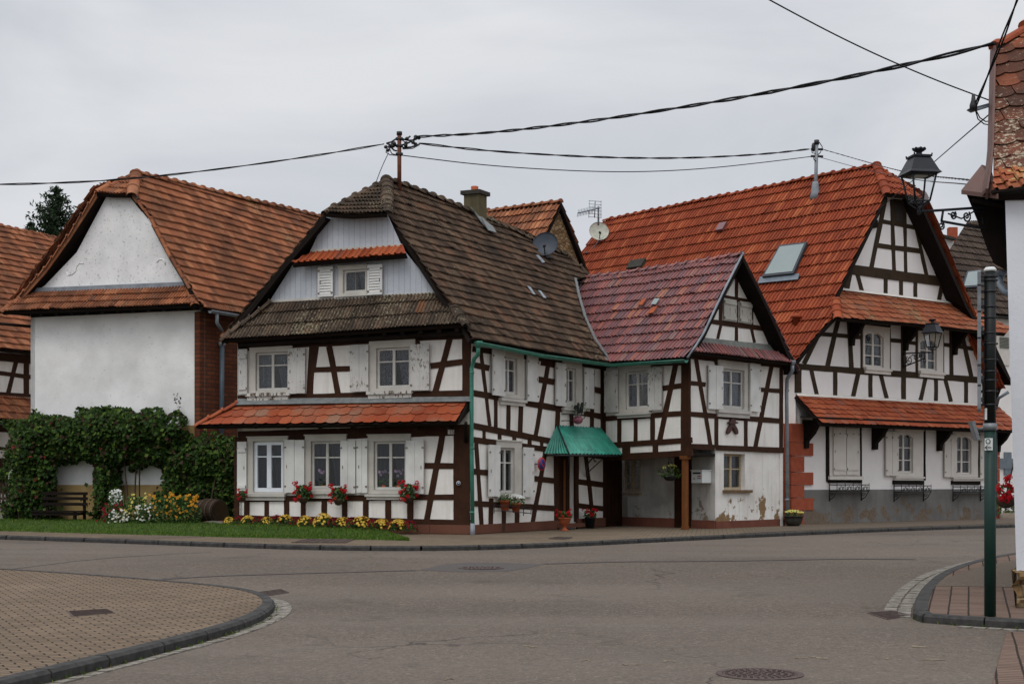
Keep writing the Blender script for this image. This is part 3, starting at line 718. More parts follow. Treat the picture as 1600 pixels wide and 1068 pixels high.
# number plate, little blue plate
t = MB(); slab(t, A, *pxrect(A, 701, 710.5, 671, 678), .03, .045); np = t.build('number_plate', M['cream'], house)
def text(s, size, loc, fac, mat, parent, name='lettering', ext=.002):
    cu = bpy.data.curves.new(name, 'FONT'); cu.body = s; cu.size = size; cu.align_x = 'CENTER'; cu.align_y = 'CENTER'; cu.extrude = ext
    o = bpy.data.objects.new(name, cu); COL.objects.link(o); cu.materials.append(mat)
    m = Matrix((fac.d, V((0, 0, 1)), fac.n)).transposed().to_4x4(); m.translation = V(loc) - (WORLD[parent.name] if parent else V((0, 0, 0)))
    bpy.context.view_layer.update(); me = bpy.data.meshes.new_from_object(o.evaluated_get(bpy.context.evaluated_depsgraph_get())); bpy.data.objects.remove(o)
    o = bpy.data.objects.new(name, me); COL.objects.link(o); o.matrix_world = m
    if parent: o.parent = parent
    WORLD[o.name] = WORLD[parent.name] if parent else V((0, 0, 0)); return o
text('55', .12, A.at(705.7, 674.5, .048), A, M['iron'], np)
M['blue'] = m_simple('blue_enamel', lin(60, 96, 150), lin(52, 86, 140), 3, .3, .5)
t = MB(); t.lathe(A.at(716.5, 754.5, .03), [(.055, 0), (.055, .012)], 16, axis=A.n); t.lathe(A.at(716.5, 754.5, .042), [(.042, 0), (.042, .004)], 16, m=1, axis=A.n); t.lathe(A.at(716.5, 754.5, .046), [(.014, 0), (.014, .003)], 10, m=2, axis=A.n)
t.build('round_plate', [M['cream'], M['blue'], M['cream']], house)
# ---- roofs
eA = B.pt(0, B.uz(736, 531)[1], .35); eB = B.pt(7, B.uz(940, 566)[1], .35)
mid = A.pt(uL / 2, 0); s = 1.6; top = mid + B.d * s; rid = V((top.x, top.y, CZ + (YH - 283) / F * top.y))
R1 = plane3(eA, eB, rid)
roof('roof', house, R1, [(602, 283), (660, 303), (740, 336), (800, 362), (860, 392), (889, 405), (919, 434), (896, 438), (903, 470), (912, 500), (928, 535), (951, 566), (880, 556), (736, 530), (722, 503), (688, 458), (640, 383), (604, 333)], (eA, eB), M['t_brown'], .2, .285, 'pan2', .06)
lE = A.at(346, 530, .3); lE2 = lE + B.d * 9
R4 = plane3(lE, lE2, rid)
vtx = lambda p: onplane(R4, *p)
la = vtx((508, 332)); lb = vtx((346, 529)); 
roof('roof', house, R4, None, (lE, lE2), M['t_brown'], .2, .285, 'pan2', .06, poly3=[lb, la, V(rid), onplane(R1, 740, 337), onplane(R1, 860, 394), onplane(R1, 905, 425), lb + B.d * 11])
A3 = A.off(.28)
h1, h2 = A3.at(506, 331), A3.at(604, 330)
R3 = plane3(h1, h2, rid)
roof('roof', house, R3, [(602, 283), (604, 332), (550, 335), (507, 332)], (h1, h2), M['t_brown_skirt'], .2, .27, 'pan2', .055, label='small half-hip of mossy tiles over the gable')
k1, k2 = A.off(.62).at(347, 531), A.off(.62).at(728, 506); kt = A.at(550, 466)
R2 = plane3(k1, k2, kt)
roof('roof', house, R2, [(345, 531), (355, 519), (424, 471), (560, 466.5), (689, 459), (708, 483), (728, 506), (540, 519)], (k1, k2), M['t_brown_skirt'], .2, .36, 'pan2', .05, label='lichen-covered tiled skirt below the gable')
k1, k2 = A.off(.62).at(310, 664), A.off(.62).at(712, 658); kt = A.at(550, 627.5)
R5 = plane3(k1, k2, kt)
roof('pent_roof', house, R5, [(305, 664), (372, 630), (550, 627.5), (731, 624.5), (712, 658), (540, 661.5)], (k1, k2), M['t_salmon'], .34, .27, 'scale', .03, wav=.02, label='salmon orange pent roof of scalloped tiles')
k1, k2 = A.off(.35).at(457, 411), A.off(.35).at(634, 397); kt = A.at(560, 388)
R6 = plane3(k1, k2, kt)
roof('pent_roof', house, R6, [(456, 411.5), (488, 393), (560, 388.5), (630, 384), (635, 397), (545, 404)], (k1, k2), M['t_orange'], .17, .36, 'pan', .035, wav=.02, label='narrow orange tiled pent across the gable')
t = MB()
t.prism([A.at(372, 622.5, .02), A.at(735, 619, .02), A.at(735, 626.5, .16), A.at(368, 632, .16)], A.n * .012)
t.build('flashing', M['lead'], house)
# gable boarding
gw = window(house, A, (537, 573, 421, 457.5), (530, 574.5, 416, 461), (526, 577, 461, 467), WM, (), mull=.001)
S(A, 500, 523, 417, 464, M['shutter_white'], louvre=True); S(A, 577, 600, 414, 461, M['shutter_white'], louvre=True)
t = MB()
t.prism([A.at(*p, -.03) for p in ((420, 474), (462, 408), (530, 402), (530, 467))], A.n * .03); t.prism([A.at(*p, -.03) for p in ((530, 402), (574.5, 400), (574.5, 416), (530, 416))], A.n * .03)
t.prism([A.at(*p, -.03) for p in ((530, 461), (574.5, 461), (574.5, 467), (530, 468))], A.n * .03)
t.prism([A.at(*p, -.03) for p in ((574.5, 398), (634, 394), (690, 461), (574.5, 467))], A.n * .03)
t.prism([A.at(*p, -.03) for p in ((484, 396), (512, 336), (602, 328), (630, 388))], A.n * .03)
t.build('gable_wall', M['bluegrey'], house)
t = MB()
for pts in ([(420, 472.5), (689, 459.5)], [(486, 394), (629, 385)]):
    a, b = A.at(*pts[0], .0), A.at(*pts[1], .0); t.prism([a, b, b + V((0, 0, .06)), a + V((0, 0, .06))], A.n * .035)
t.build('trim', M['surround'], house)
# verges and soffits of the big gable, rafter tails
t = MB()
lv = [A3.at(*p) for p in ((346, 529), (380, 494), (440, 415), (508, 334))]; rv = [onplane(R1, *p) for p in ((727, 505), (689, 457), (640, 382), (604, 332))]
for pts in (lv, rv): board(t, pts, .17, .03, -A.n)
for pts in (lv, rv):
    for i in range(3):
        a, b = pts[i] - V((0, 0, .1)), pts[i + 1] - V((0, 0, .1)); t.prism([a, b, b - A.n * .30, a - A.n * .30], (0, 0, .02))
for k in range(13):
    px = 372 + k * 28.5; a = A.at(px, 0); py = 524 - k * 1.25
    p0 = A.at(px, py + 1, .0); p1 = A.at(px, py, .5); t.prism([p0 - A.d * .06, p0 + A.d * .06, p1 + A.d * .06, p1 - A.d * .06], (0, 0, -.14))
for k in range(7):
    px = 400 + k * 50; p0 = A.at(px, 663, .0); p1 = A.at(px, 663, .48); t.prism([p0 - A.d * .05, p0 + A.d * .05, p1 + A.d * .05, p1 - A.d * .05], (0, 0, -.10))
t.prism([A.at(372, 545, 0), A.at(735, 526, 0), A.at(735, 519, .34), A.at(372, 538, .34)], (0, 0, .05))
# curved knee brace carrying the pent roof at the corner
for px in (728,):
    pts = [A.at(px, 690, .03), A.at(px, 680, .12), A.at(px, 668, .3), A.at(px, 660, .5)]; t.tube(pts, [.05, .05, .045, .04], 6)
t.prism([A.at(732, 624, .02), A.at(716, 657, .6), A.at(716, 662, .6), A.at(733, 640, .02)], A.d * .03)
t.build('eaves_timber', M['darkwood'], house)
# hip and ridge tiles
t = MB()
far = [onplane(R1, *p) for p in ((602, 283), (660, 303), (740, 336), (800, 362), (860, 392), (889, 404), (919, 433))]
for q_ in (([p + V((0, 0, .05)) for p in far], .15, .40), ([rid + V((0, 0, .03)), A3.at(605, 331)], .16, .34), ([rid + V((0, 0, .03)), A3.at(507, 331)], .13, .36), ([A.at(689, 459, .04), A.off(.62).at(729, 505)], .13, .34), ([A.at(424, 471, .04), A.off(.62).at(346, 530)], .13, .34)): ridge(house, *q_, M['t_brown_skirt'])
t = MB(); caps(t, [A.at(372, 629, .05), A.off(.62).at(306, 662)], .10, .42); t.build('ridge_tiles', M['t_salmon'], house)
# wing roof
cE0, cE1 = C.off(.35).at(958, 566), C.off(.35).at(1073, 558); ra = D.off(.45).at(1160, 398)
R7 = plane3(cE0, cE1, ra)
roof('roof', house, R7, [(1160, 397), (1120, 405), (1000, 424), (896, 437), (903, 470), (912, 500), (928, 535), (951, 567), (1010, 564), (1073, 559.5), (1098, 522), (1130, 455)], (cE0, cE1), M['t_wing'], .15, .36, 'pan', .06, label='glossy maroon tiled wing roof')
ln = plane3(D.pt(u1D + .22, 4.85, .4), D.pt(u1D + .22, 4.85, -4), ra)
r2a = ra; back = -(C.n) ; rdir = (onplane(R7, 920, 434) - ra)
roof('roof', house, ln, None, (D.pt(u1D + .22, 4.85, .4), D.pt(u1D + .22, 4.85, -4)), M['t_wing'], .15, .36, 'pan', .06, poly3=[ra, D.pt(u1D + .22, 4.85, .4), D.pt(u1D + .22, 4.85, -4), onplane(R7, 1000, 425)], label='glossy maroon tiled wing roof')
t = MB(); caps(t, [p + V((0, 0, .03)) for p in (ra, onplane(R7, 1000, 424), onplane(R7, 896, 437))], .11, .42); t.build('ridge_tiles', M['t_wing'], house)
t = MB()
vl = [onplane(R7, *p) for p in ((1160, 396), (1130, 455), (1098, 522), (1085, 543), (1073, 560))]; vr = [D.off(.47).at(*p) for p in ((1160, 396), (1188, 452), (1216, 512), (1237, 562))]
for pts in (vl, vr): board(t, pts, .17, .03, -D.n)
for pts in (vl, vr):
    for i in range(len(pts) - 1):
        a, b = pts[i] - V((0, 0, .13)), pts[i + 1] - V((0, 0, .13)); t.prism([a, b, b - D.n * .47, a - D.n * .47], (0, 0, .02))
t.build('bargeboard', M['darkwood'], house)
t = MB(); t.tube([p + D.n * .02 + V((0, 0, .02)) for p in vl], .032, 6); t.build('verge_trim', M['zinc'], house)
k1, k2 = D.off(.45).at(1085, 549), D.off(.45).at(1237, 566.5); kt = D.at(1150, 532, .05)
R8 = plane3(k1, k2, kt)
roof('pent_roof', house, R8, [(1084, 549), (1092, 535), (1221, 551), (1237, 567), (1160, 558)], (k1, k2), M['t_wing'], .16, .5, 'pan', .035, label='single course of maroon tiles above the wing window')
t = MB(); t.prism([D.at(1096, 527, .02), D.at(1205, 538.5, .02), D.at(1221, 551, .10), D.at(1091, 535.5, .10)], D.n * .02); t.build('weather_board', M['greyboard'], house)
t = MB()   # valley flashing between the two roofs
vp = [(896, 438), (903, 470), (912, 500), (928, 535), (951, 567)]
for i in range(len(vp) - 1):
    a, b = onplane(R1, *vp[i]) + R1[1] * .10, onplane(R1, *vp[i + 1]) + R1[1] * .10
    t.prism([a - B.d * .10, a + B.d * .03, b + B.d * .03, b - B.d * .13], R1[1] * .02)
    a, b = onplane(R7, *vp[i]) + R7[1] * .10, onplane(R7, *vp[i + 1]) + R7[1] * .10
    t.prism([a, a + C.d * .08, b + C.d * .08, b], R7[1] * .02)
t.build('valley_flashing', M['lead'], house)
# green gutter and downpipe
def gutter(mb, pts, r=.075, seg=7, m=0):
    pts = [V(p) for p in pts]
    for i in range(len(pts) - 1):
        a, b = pts[i], pts[i + 1]; d = (b - a).normalized(); x = d.cross(V((0, 0, 1))).normalized(); vs = []
        for p in (a, b):
            for rr in (r, r - .008):
                for q in range(seg): th = math.pi + math.pi * q / (seg - 1); vs.append(p + x * (math.cos(th) * rr) + V((0, 0, math.sin(th) * rr)))
        fs = []
        for q in range(seg - 1): fs += [(q, q + 1, 2 * seg + q + 1, 2 * seg + q), (seg + q + 1, seg + q, 3 * seg + q, 3 * seg + q + 1)]
        fs += [(0, 2 * seg, 3 * seg, seg), (seg - 1, 2 * seg - 1, 4 * seg - 1, 3 * seg - 1)]
        fs += [tuple(range(seg)), tuple(range(3 * seg - 1, 2 * seg - 1, -1))]
        mb.mesh(vs, fs, m, None, True)
        mb.tube([a + x * r, b + x * r], .014, 6, m); mb.tube([a - x * r, b - x * r], .014, 6, m)
t = MB(); gB = B.off(.43); gC = C.off(.42)
c0 = gC.at(955, 569); gutter(t, [gB.at(746, 535), gB.at(850, 555), c0, gC.at(1072, 562)]); t.build('gutter', M['greenmetal'], house)
t = MB(); d0 = gB.at(747, 537)
dp = [d0, d0 - V((0, 0, .25)), B.at(741, 560, .16), B.at(737, 575, .09), B.at(737, 700, .09), B.at(738.5, 822, .09)]
t.tube(dp, .05, 10)
for py in (582, 700, 800): p = B.at(737.3, py, .09); t.tube([p - V((0, 0, .025)), p + V((0, 0, .025))], .06, 10)
p = B.at(738.5, 821, .09); t.tube([p + V((0, 0, .06)), p - V((0, 0, .30))], .06, 10, m=1)
t.lathe(d0 - V((0, 0, .1)), [(.05, 0), (.11, .12), (.11, .16)], 8)
t.build('downpipe', [M['greenmetal'], M['zinc']], house)
t = MB(); gd = D.off(.1); e0 = D.at(1238, 568, .42)
t.tube([e0, e0 - V((0, 0, .2)), D.at(1230, 592, .1), D.at(1229, 612, .08), D.at(1231, 822, .08)], .055, 10)
for py in (610, 780): p = D.at(1229.6, py, .08); t.tube([p - V((0, 0, .03)), p + V((0, 0, .03))], .066, 10)
t.lathe(e0 - V((0, 0, .05)), [(.06, 0), (.10, .1), (.10, .14)], 8); t.build('downpipe', M['zinc'], house)
# chimney
t = MB(); base = onplane(R1, 745, 345)
def px_on_chim(x, y): return P(x, y, base.y)
ca = A.d; cb = B.d
l0 = P(724, 336, base.y - .1); 
w1 = (748 - 724) / F * base.y / abs(ca.x) * .98; w2 = (762 - 748) / F * base.y / (cb.x + .03) * .92
c = P(748, 320, base.y - .05); c = V((c.x, c.y, 0)) - ca * (w1 / 2) + cb * (w2 / 2)
zt = CZ + (YH - 303) / F * base.y
t.prism([V((c.x, c.y, 7.6)) + ca * (i * w1 / 2) + cb * (j * w2 / 2) for i, j in ((-1, -1), (1, -1), (1, 1), (-1, 1))], (0, 0, zt - 7.6))
ch = t.build('chimney', M['chimneystone'], house)
t = MB(); t.prism([V((c.x, c.y, zt + .002)) + ca * (i * (w1 / 2 + .07)) + cb * (j * (w2 / 2 + .07)) for i, j in ((-1, -1), (1, -1), (1, 1), (-1, 1))], (0, 0, .11)); t.build('slab', M['slab'], ch)
t = MB(); t.lathe((c.x - .02, c.y, zt + .11), [(.10, 0), (.11, .14), (.09, .15), (.08, .05)], 12, cap=False); t.build('chimney_pot', M['terracotta'], ch)
t = MB(); q = [onplane(R1, *p) + R1[1] * .11 for p in ((731, 328), (735, 327), (764, 362), (759, 364), (748, 352))]; t.prism(q, R1[1] * .03)
q = [onplane(R1, *p) + R1[1] * .15 for p in ((746, 346), (764, 360), (770, 370), (757, 366))]; t.prism(q, R1[1] * .02); t.build('flashing', M['lead'], ch)
t = MB()
for q in ([(820, 450), (825, 452), (833, 464), (829, 463)], [(837, 457), (841, 458), (850, 469), (846, 469)], [(834, 402), (838, 402), (848, 413), (844, 414)]):
    t.prism([onplane(R1, *p) + R1[1] * .085 for p in q], R1[1] * .02)
t.build('glass_tile', M['zinc'], house)
t = MB()
for q, m in (([(1026, 470), (1034, 470), (1028, 479), (1020, 479)], 1), ([(1007, 471), (1013, 470), (1007, 480), (1000, 480)], 0), ([(1022, 484), (1031, 482), (1024, 492), (1015, 494)], 0)):
    t.prism([onplane(R7, *p) + R7[1] * .09 for p in q], R7[1] * .02, m)
t.build('odd_tile', [M['terracotta'], M['skyglass']], house)
# canopy over the door
t = MB()
r0, r1 = B.at(870.5, 664, .03), B.at(937, 668, .03); f0 = B.off(.74).at(889, 708); f1 = B.off(.74).at(972, 709.5); wl = B.at(850.5, 708, .02)
def corr(mb, a0, a1, b0, b1, n, amp, m=0):
    nn = (V(a1) - V(a0)).cross(V(b0) - V(a0)).normalized(); 
    if nn.z < 0: nn = -nn
    vs = []
    for k in range(n + 1):
        f = k / n; o = nn * (amp * math.cos(math.pi * k))
        vs += [V(a0).lerp(V(a1), f) + o, V(b0).lerp(V(b1), f) + o]
    i0 = len(mb.v)
    mb.mesh(vs, [(2 * k, 2 * k + 1, 2 * k + 3, 2 * k + 2) for k in range(n)], m, .5)
    mb.mesh([v - nn * .006 for v in vs], [(2 * k, 2 * k + 2, 2 * k + 3, 2 * k + 1) for k in range(n)], m, .5)
corr(t, r0, r1, f0, f1, 30, .026); corr(t, r0 + (f0 - r0) * .01, r0 + (f0 - r0) * .02, wl, f0, 16, .016)
for fr in (.06, .45, .88):
    for k in range(22): p = r0.lerp(f0, fr).lerp(r1.lerp(f1, fr), (k + .5) / 22); t.blob(p + V((0, 0, .018)), .012, .012, .012, 1, None, 6, 4)
cn = t.build('canopy', [M['canopygreen'], M['zincdark']], house)
t = MB(); t.tube([r0, f0], .022, 6); t.tube([f0 - V((0, 0, .05)), f1 - V((0, 0, .05))], .03, 6); t.tube([wl - V((0, 0, .05)), f0 - V((0, 0, .05))], .025, 6)
t.tube([B.at(889, 745, .03), f0 - V((0, 0, .06)) - B.n * .1 + B.d * .2], .022, 6)
sc = [B.at(916, 740, .03)]; q = f0.lerp(f1, .45) - V((0, 0, .07)); 
for k in range(24): a = k / 23 * 4.6; rr = .16 - .005 * k; sc.append(B.pt((B.at(917, 712)).x * 0 + B.uz(917, 715)[0], B.uz(917, 718)[1], .30) + B.n * (rr * math.cos(a)) + V((0, 0, rr * math.sin(a))))
t.tube(sc, .016, 6); t.tube([B.at(917, 744, .03), B.at(917, 726, .3), q], .02, 6); t.build('bracket', M['iron'], cn)
M['framedark'] = m_simple('dark_frame', lin(58, 62, 68), lin(46, 50, 56), 5, .5)
# ================================================================== the red-roofed house
red = empty('timbered_house', E.pt(5, .39, -4), 'half-timbered house with bright red tile roof, red stone quoins and three iron window baskets', 'house')
R.seed(21)
hE = []
hE.append(window(red, E, (1350, 1379, 519, 573), (1347, 1388.5, 511, 575), (1349, 1390, 575, 584), WCREAM, (.36, .68), arch=True, wframe=.042, mull=.085))
hE.append(window(red, E, (1436, 1462, 530, 578), (1433, 1472, 520, 580.5), (1434, 1473, 580.5, 590), WCREAM, (.36, .68), arch=True, wframe=.042, mull=.085))
hE.append(window(red, E, (1399, 1425, 677, 738), (1396, 1441, 672, 744), (1395, 1441, 744.5, 750), WCREAM, (.36, .68), curtain='cloth', arch=True, wframe=.042, mull=.085))
hE.append(window(red, E, (1490, 1516, 681, 740), (1487, 1527, 676, 745), (1486, 1529, 745.5, 751), WCREAM, (.36, .68), curtain='cloth', arch=True, wframe=.042, mull=.085))
u1E = E.uz(1560, YH)[0]; zp = E.uz(1400, 764)[1]
t = MB(); zm = 5.13; wall_holes(t, E, 0, u1E, .2, zm, hE[2:]); wall_holes(t, E, E.uz(1320, YH)[0], E.uz(1515, YH)[0], zm, E.uz(1400, 490)[1], hE[:2]); 
ga = [E.at(*p) for p in ((1312, 496), (1312, 450), (1386, 306), (1421, 306), (1506, 474), (1530, 512))]; t.prism([p - E.n * .1 for p in ga], E.n * .1)
t.prism([E.at(*p) - E.n * .1 for p in ((1243, 575), (1298, 492), (1320, 492), (1320, 578))], E.n * .098); t.prism([E.at(*p) - E.n * .1 for p in ((1515, 590), (1515, 500), (1538, 525), (1579, 592))], E.n * .098)
t.build('wall', M['plaster_red'], red)
t = MB(); slab(t, E, .35, u1E, .2, zp, -.02, .035); t.build('plinth', M['greyplinth'], red)
t = MB()
beams(t, E, [(1244, 572, 1579, 597, 9.5), (1293, 494, 1256, 568, 7), (1311, 494, 1292.5, 573, 7), (1281, 521.5, 1347, 527, 6.5), (1326, 496, 1330, 575, 7), (1346, 500, 1346, 577, 3.2), (1389.5, 503, 1390, 580, 2.6), (1388, 531, 1411, 533, 6), (1411, 503, 1411.5, 582, 7.5),
    (1411.5, 586, 1411.5, 624, 6.5), (1267, 577, 1276, 617, 5.5), (1304.5, 579, 1304.5, 618, 5.5), (1341, 581, 1332.5, 619, 6), (1359.7, 584, 1359.7, 620, 5.5), (1376, 586, 1385, 622, 5.5), (1431.7, 508, 1432, 588, 2.6), (1472.5, 512, 1473, 590, 2.4), (1412, 534, 1433, 536.5, 6), (1472, 538, 1487, 540, 6), (1486, 508, 1486.5, 590, 6), (1501, 512, 1518, 591, 6), (1512, 512, 1537, 556, 7), (1487, 539, 1538, 548, 6.5),
    (1446, 589, 1438, 625, 6), (1462, 591, 1462, 626, 5.5), (1476.5, 592, 1485.5, 627, 5.5), (1509, 594, 1509, 629, 5.5), (1537, 597, 1537, 632, 5), (1347, 508, 1389, 511, 5), (1433, 515, 1472, 519, 5),
    (1247, 576, 1247, 613, 9), (1326, 420.5, 1482, 441, 15), (1383, 310, 1361, 418, 6), (1393, 312, 1396.5, 424, 5), (1413, 313, 1415, 426, 5), (1422.5, 315, 1447.5, 430, 5.5), (1376, 345.5, 1431, 356, 6.5), (1369, 383, 1439, 392.5, 7.5), (1339, 427, 1346.5, 455, 6), (1383.5, 434, 1383.5, 460, 5.5), (1407.5, 436, 1407.5, 463, 5.5), (1430, 440, 1430, 466, 5.5), (1471.5, 444, 1466.5, 471, 6), (1327, 428, 1322, 454, 8), (1483, 446, 1490, 474, 9), (1395, 347, 1412, 349, 4), (1395, 313, 1412, 315, 4), (1398, 314, 1398, 348, 3)])
t.build('timber_frame', M['timber_red'], red)
t = MB(); slab(t, E, *pxrect(E, 1399, 1411.5, 316, 347), -.02, .006); t.build('gable_opening_shade', M['room'], red)  # no hole here: a dark slab carries the opening's shade in its colour
t = MB(); 
for px, py in ((1364, 350), (1437, 362)): slab(t, E, *pxrect(E, px - 3, px + 3, py - 6, py + 6), -.1, .12)
t.build('beam_end', M['darkwood'], red)
# closed shutters in the first ground floor bay, open ones beside the others
t = MB(); slab(t, E, *pxrect(E, 1294.5, 1342, 664, 743), -.02, .045); slab(t, E, *pxrect(E, 1292, 1344, 743.5, 749), -.02, .13); t.build('window', M['cream'], red)
shutter(red, E, 1299, 1318.5, 668, 741.5, M['cream'], n=.06, battens=True, heart=True, label='closed cream shutter with a heart cut-out'); shutter(red, E, 1319.5, 1339, 669, 741.5, M['cream'], n=.06, battens=True, heart=True, label='closed cream shutter with a heart cut-out')
shutter(red, E, 1380.5, 1400, 674, 743, M['cream'], heart=True); shutter(red, E, 1472.5, 1491, 679, 745, M['cream'], heart=True); shutter(red, E, 1528, 1539, 680, 748, M['cream'], planks=1)
t = MB(); beams(t, E, [(1291.5, 660, 1292.5, 752, 4), (1343, 662, 1343.5, 752, 2.8), (1443, 664, 1443.5, 750, 2.5), (1527.8, 672, 1528, 750, 2.5), (1293, 750.5, 1345, 751, 6.5), (1394, 753, 1442, 753.5, 6), (1485.5, 753.5, 1530, 754, 6)], n1=.05); t.build('window_frame_timber', M['darkwood'], red)
# quoins
t = MB()
for y0, y1, lng in ((661, 691, 0), (691.3, 711.5, 1), (712, 736.5, 0), (737, 757, 1), (757.3, 776.5, 0), (777, 796.5, 1), (797, 822, 0)):
    x1 = 1268.5 if lng else 1254.5; u0_, u1_, z0_, z1_ = pxrect(E, 1243, x1, y0, y1); r_ = R.random(); ex = .004 * (lng + 1)
    t.prism([E.pt(-.26, z0_, .05 + ex), E.pt(u1_, z0_, .05 + ex), E.pt(u1_, z1_ - .012, .05 + ex), E.pt(-.26, z1_ - .012, .05 + ex)], E.n * -.6, 0, r_)
t.build('quoin', M['redstone'], red)
t = MB()
for y0, y1, lng in ((690, 711, 1), (711.5, 732, 0), (732.5, 752, 1), (752.5, 772, 0), (772.5, 795, 1), (795.5, 812, 0)):
    a_, b_, z0_, z1_ = pxrect(E, 1540, 1560, y0, y1); t.prism([E.pt(a_ if lng else a_ + .35, z0_, .045), E.pt(u1E + .02, z0_, .045), E.pt(u1E + .02, z1_ - .012, .045), E.pt(a_ if lng else a_ + .35, z1_ - .012, .045)], E.n * -.3)
t.build('quoin', M['redstone'], red)
# unseen walls
t = MB(); eb = -dirvp(-1145); rd = dirvp(-1145)
for u in (.0, u1E - .1): a = E.pt(u, 0); t.prism([a + V((0, 0, .2)), a + V((0, 0, 5.2)), a + rd * 13.5 + V((0, 0, 5.2)), a + rd * 13.5 + V((0, 0, .2))], E.d * .1)
a = E.pt(0, 0) + rd * 13.5; t.prism([a + V((0, 0, .2)), a + V((0, 0, 5.2)), a + E.d * u1E + V((0, 0, 5.2)), a + E.d * u1E + V((0, 0, .2))], rd * .1)
q = [a + V((0, 0, 5.2)), a + E.d * u1E + V((0, 0, 5.2)), a + E.d * (u1E / 2) + V((0, 0, 11.4))]; t.prism(q, rd * .1); t.build('wall', M['plaster_red'], red)
t = MB(); t.prism([E.pt(.3, .3, -1.5), E.pt(u1E - .3, .3, -1.5), E.pt(u1E - .3, .3, -1.6), E.pt(.3, .3, -1.6)], (0, 0, 6)); t.build('dark_core', M['room'], red)  # added unseen dark core that keeps the windows dark, not a partition
# roofs
mE = E.pt(5.03, 0); tp = mE + rd * .74; ridE = V((tp.x, tp.y, CZ + (YH - 259) / F * tp.y))
e0 = E.at(1243, 570, .25); e1 = e0 + rd * 10; RE = plane3(e0, e1, ridE)
roof('roof', red, RE, [(1367, 259), (1256, 282), (1150, 304), (1046, 325), (945, 346), (905, 400), (890, 445), (1080, 470), (1200, 580), (1241, 569), (1262, 541), (1286, 513), (1306, 492), (1302, 472), (1336, 404), (1384, 304), (1395, 300)], (e0, e1), M['t_red'], .15, .49, 'pan', .06, wav=.016, jit=.5)
f0_ = E.pt(10.55, 4.6, .25); ER = plane3(f0_, f0_ + rd * 10, ridE)
fo = E.off(.62); rf = [fo.at(1581, 594), fo.at(1552, 530), fo.at(1512, 478), fo.at(1438, 312)]
roof('roof', red, ER, None, (f0_, f0_ + rd * 10), M['t_red'], .15, .49, 'pan', .06, wav=.016, jit=.5, poly3=[rf[3], rf[2], rf[1], rf[0], rf[0] + rd * 13, onplane(RE, 945, 348), onplane(RE, 1150, 306), ridE])
h1, h2 = E.off(.45).at(1386, 302), fo.at(1438, 308); RH = plane3(h1, h2, ridE)
roof('roof', red, RH, [(1367, 259), (1386, 303), (1412, 305), (1438, 309)], (h1, h2), M['t_red'], .2, .36, 'pan', .05, wav=.015, label='small red half-hip')
k1, k2 = E.off(1.0).at(1308, 496), E.off(1.0).at(1572, 521); kt = E.at(1400, 462)
RS = plane3(k1, k2, kt)
roof('pent_roof', red, RS, [(1301, 452), (1400, 461.5), (1510, 477), (1534, 490), (1578, 512), (1572, 521), (1420, 505), (1309, 497)], (k1, k2), M['t_redscale_moss'], .34, .27, 'scale', .034, wav=.02, label='mossy upper skirt of scalloped red tiles')
k1, k2 = E.off(.97).at(1283, 661), E.off(.97).at(1582, 672); kt = E.at(1400, 623)
RL = plane3(k1, k2, kt)
roof('pent_roof', red, RL, [(1244, 617), (1400, 624), (1558, 634), (1583, 656), (1582, 672.5), (1420, 666), (1284, 661)], (k1, k2), M['t_redscale'], .34, .235, 'scale', .034, wav=.012, label='lower pent roof of scalloped red tiles')
t = MB()
for p, q in (((1242, 614), (1558, 632)), ((1306, 449), (1508, 474))):
    a, b = E.at(*p), E.at(*q); t.prism([a + E.n * .03, b + E.n * .03, b + E.n * .12 - V((0, 0, .08)), a + E.n * .12 - V((0, 0, .08))], E.n * .015)
t.build('flashing', M['cream'], red)
for q_ in (([p + V((0, 0, .04)) for p in (ridE, onplane(RE, 1256, 282), onplane(RE, 1046, 325), onplane(RE, 945, 346))], .13, .42), ([ridE + V((0, 0, .04)), h1], .15, .40), ([ridE + V((0, 0, .03)), h2], .13, .40), ([E.at(1303, 451, .05), E.off(1.0).at(1309, 496)], .15, .36)): ridge(red, *q_, M['t_red'])
t = MB()
el = [onplane(RE, *p) for p in ((1386, 304), (1336, 404), (1302, 472))]; el2 = [onplane(RE, *p) for p in ((1306, 492), (1286, 513), (1262, 541), (1241, 569))]
er = [fo.at(*p) for p in ((1437, 311), (1475, 392), (1512, 478))]; er2 = [fo.at(*p) for p in ((1536, 508), (1556, 540), (1581, 595))]
for pts in (el, el2, er, er2): board(t, pts, .16, .03, -E.n)
for pts, dep in ((el, .28), (el2, .28), (er, .62), (er2, .62)):
    for i in range(len(pts) - 1):
        a, b = pts[i] - V((0, 0, .12)), pts[i + 1] - V((0, 0, .12)); t.prism([a, b, b - E.n * dep, a - E.n * dep], (0, 0, .02))
# brackets that carry the two skirts
def corbel(x, ytop, ybot, out, w=.16):
    u_, _ = E.uz(x, ytop); zt_ = E.at(x, ytop).z; zb_ = E.at(x, ybot).z; h_ = zt_ - zb_
    pr = [(0, 0), (out, 0), (out, -.14), (out * .75, -.20), (out * .55, -h_ * .5), (.16, -h_ * .75), (.14, -h_), (0, -h_)]
    t.prism([E.pt(u_ - w / 2, zt_ + z, n) for n, z in pr], E.d * w)
for x in (1256, 1364, 1465, 1556): corbel(x, 656 + (x - 1256) * .04, 700 + (x - 1256) * .02, .72)
for x in (1328, 1412, 1489): corbel(x, 500 + (x - 1328) * .09, 540 + (x - 1328) * .09, .7, .14)
corbel(1547, 600, 640, .5)
for k in range(17):
    uu = .2 + k * .62; p = E.pt(uu, 0); zz = RL[0].z
    a = E.pt(uu, E.uz(1300, 640)[1], .5); 
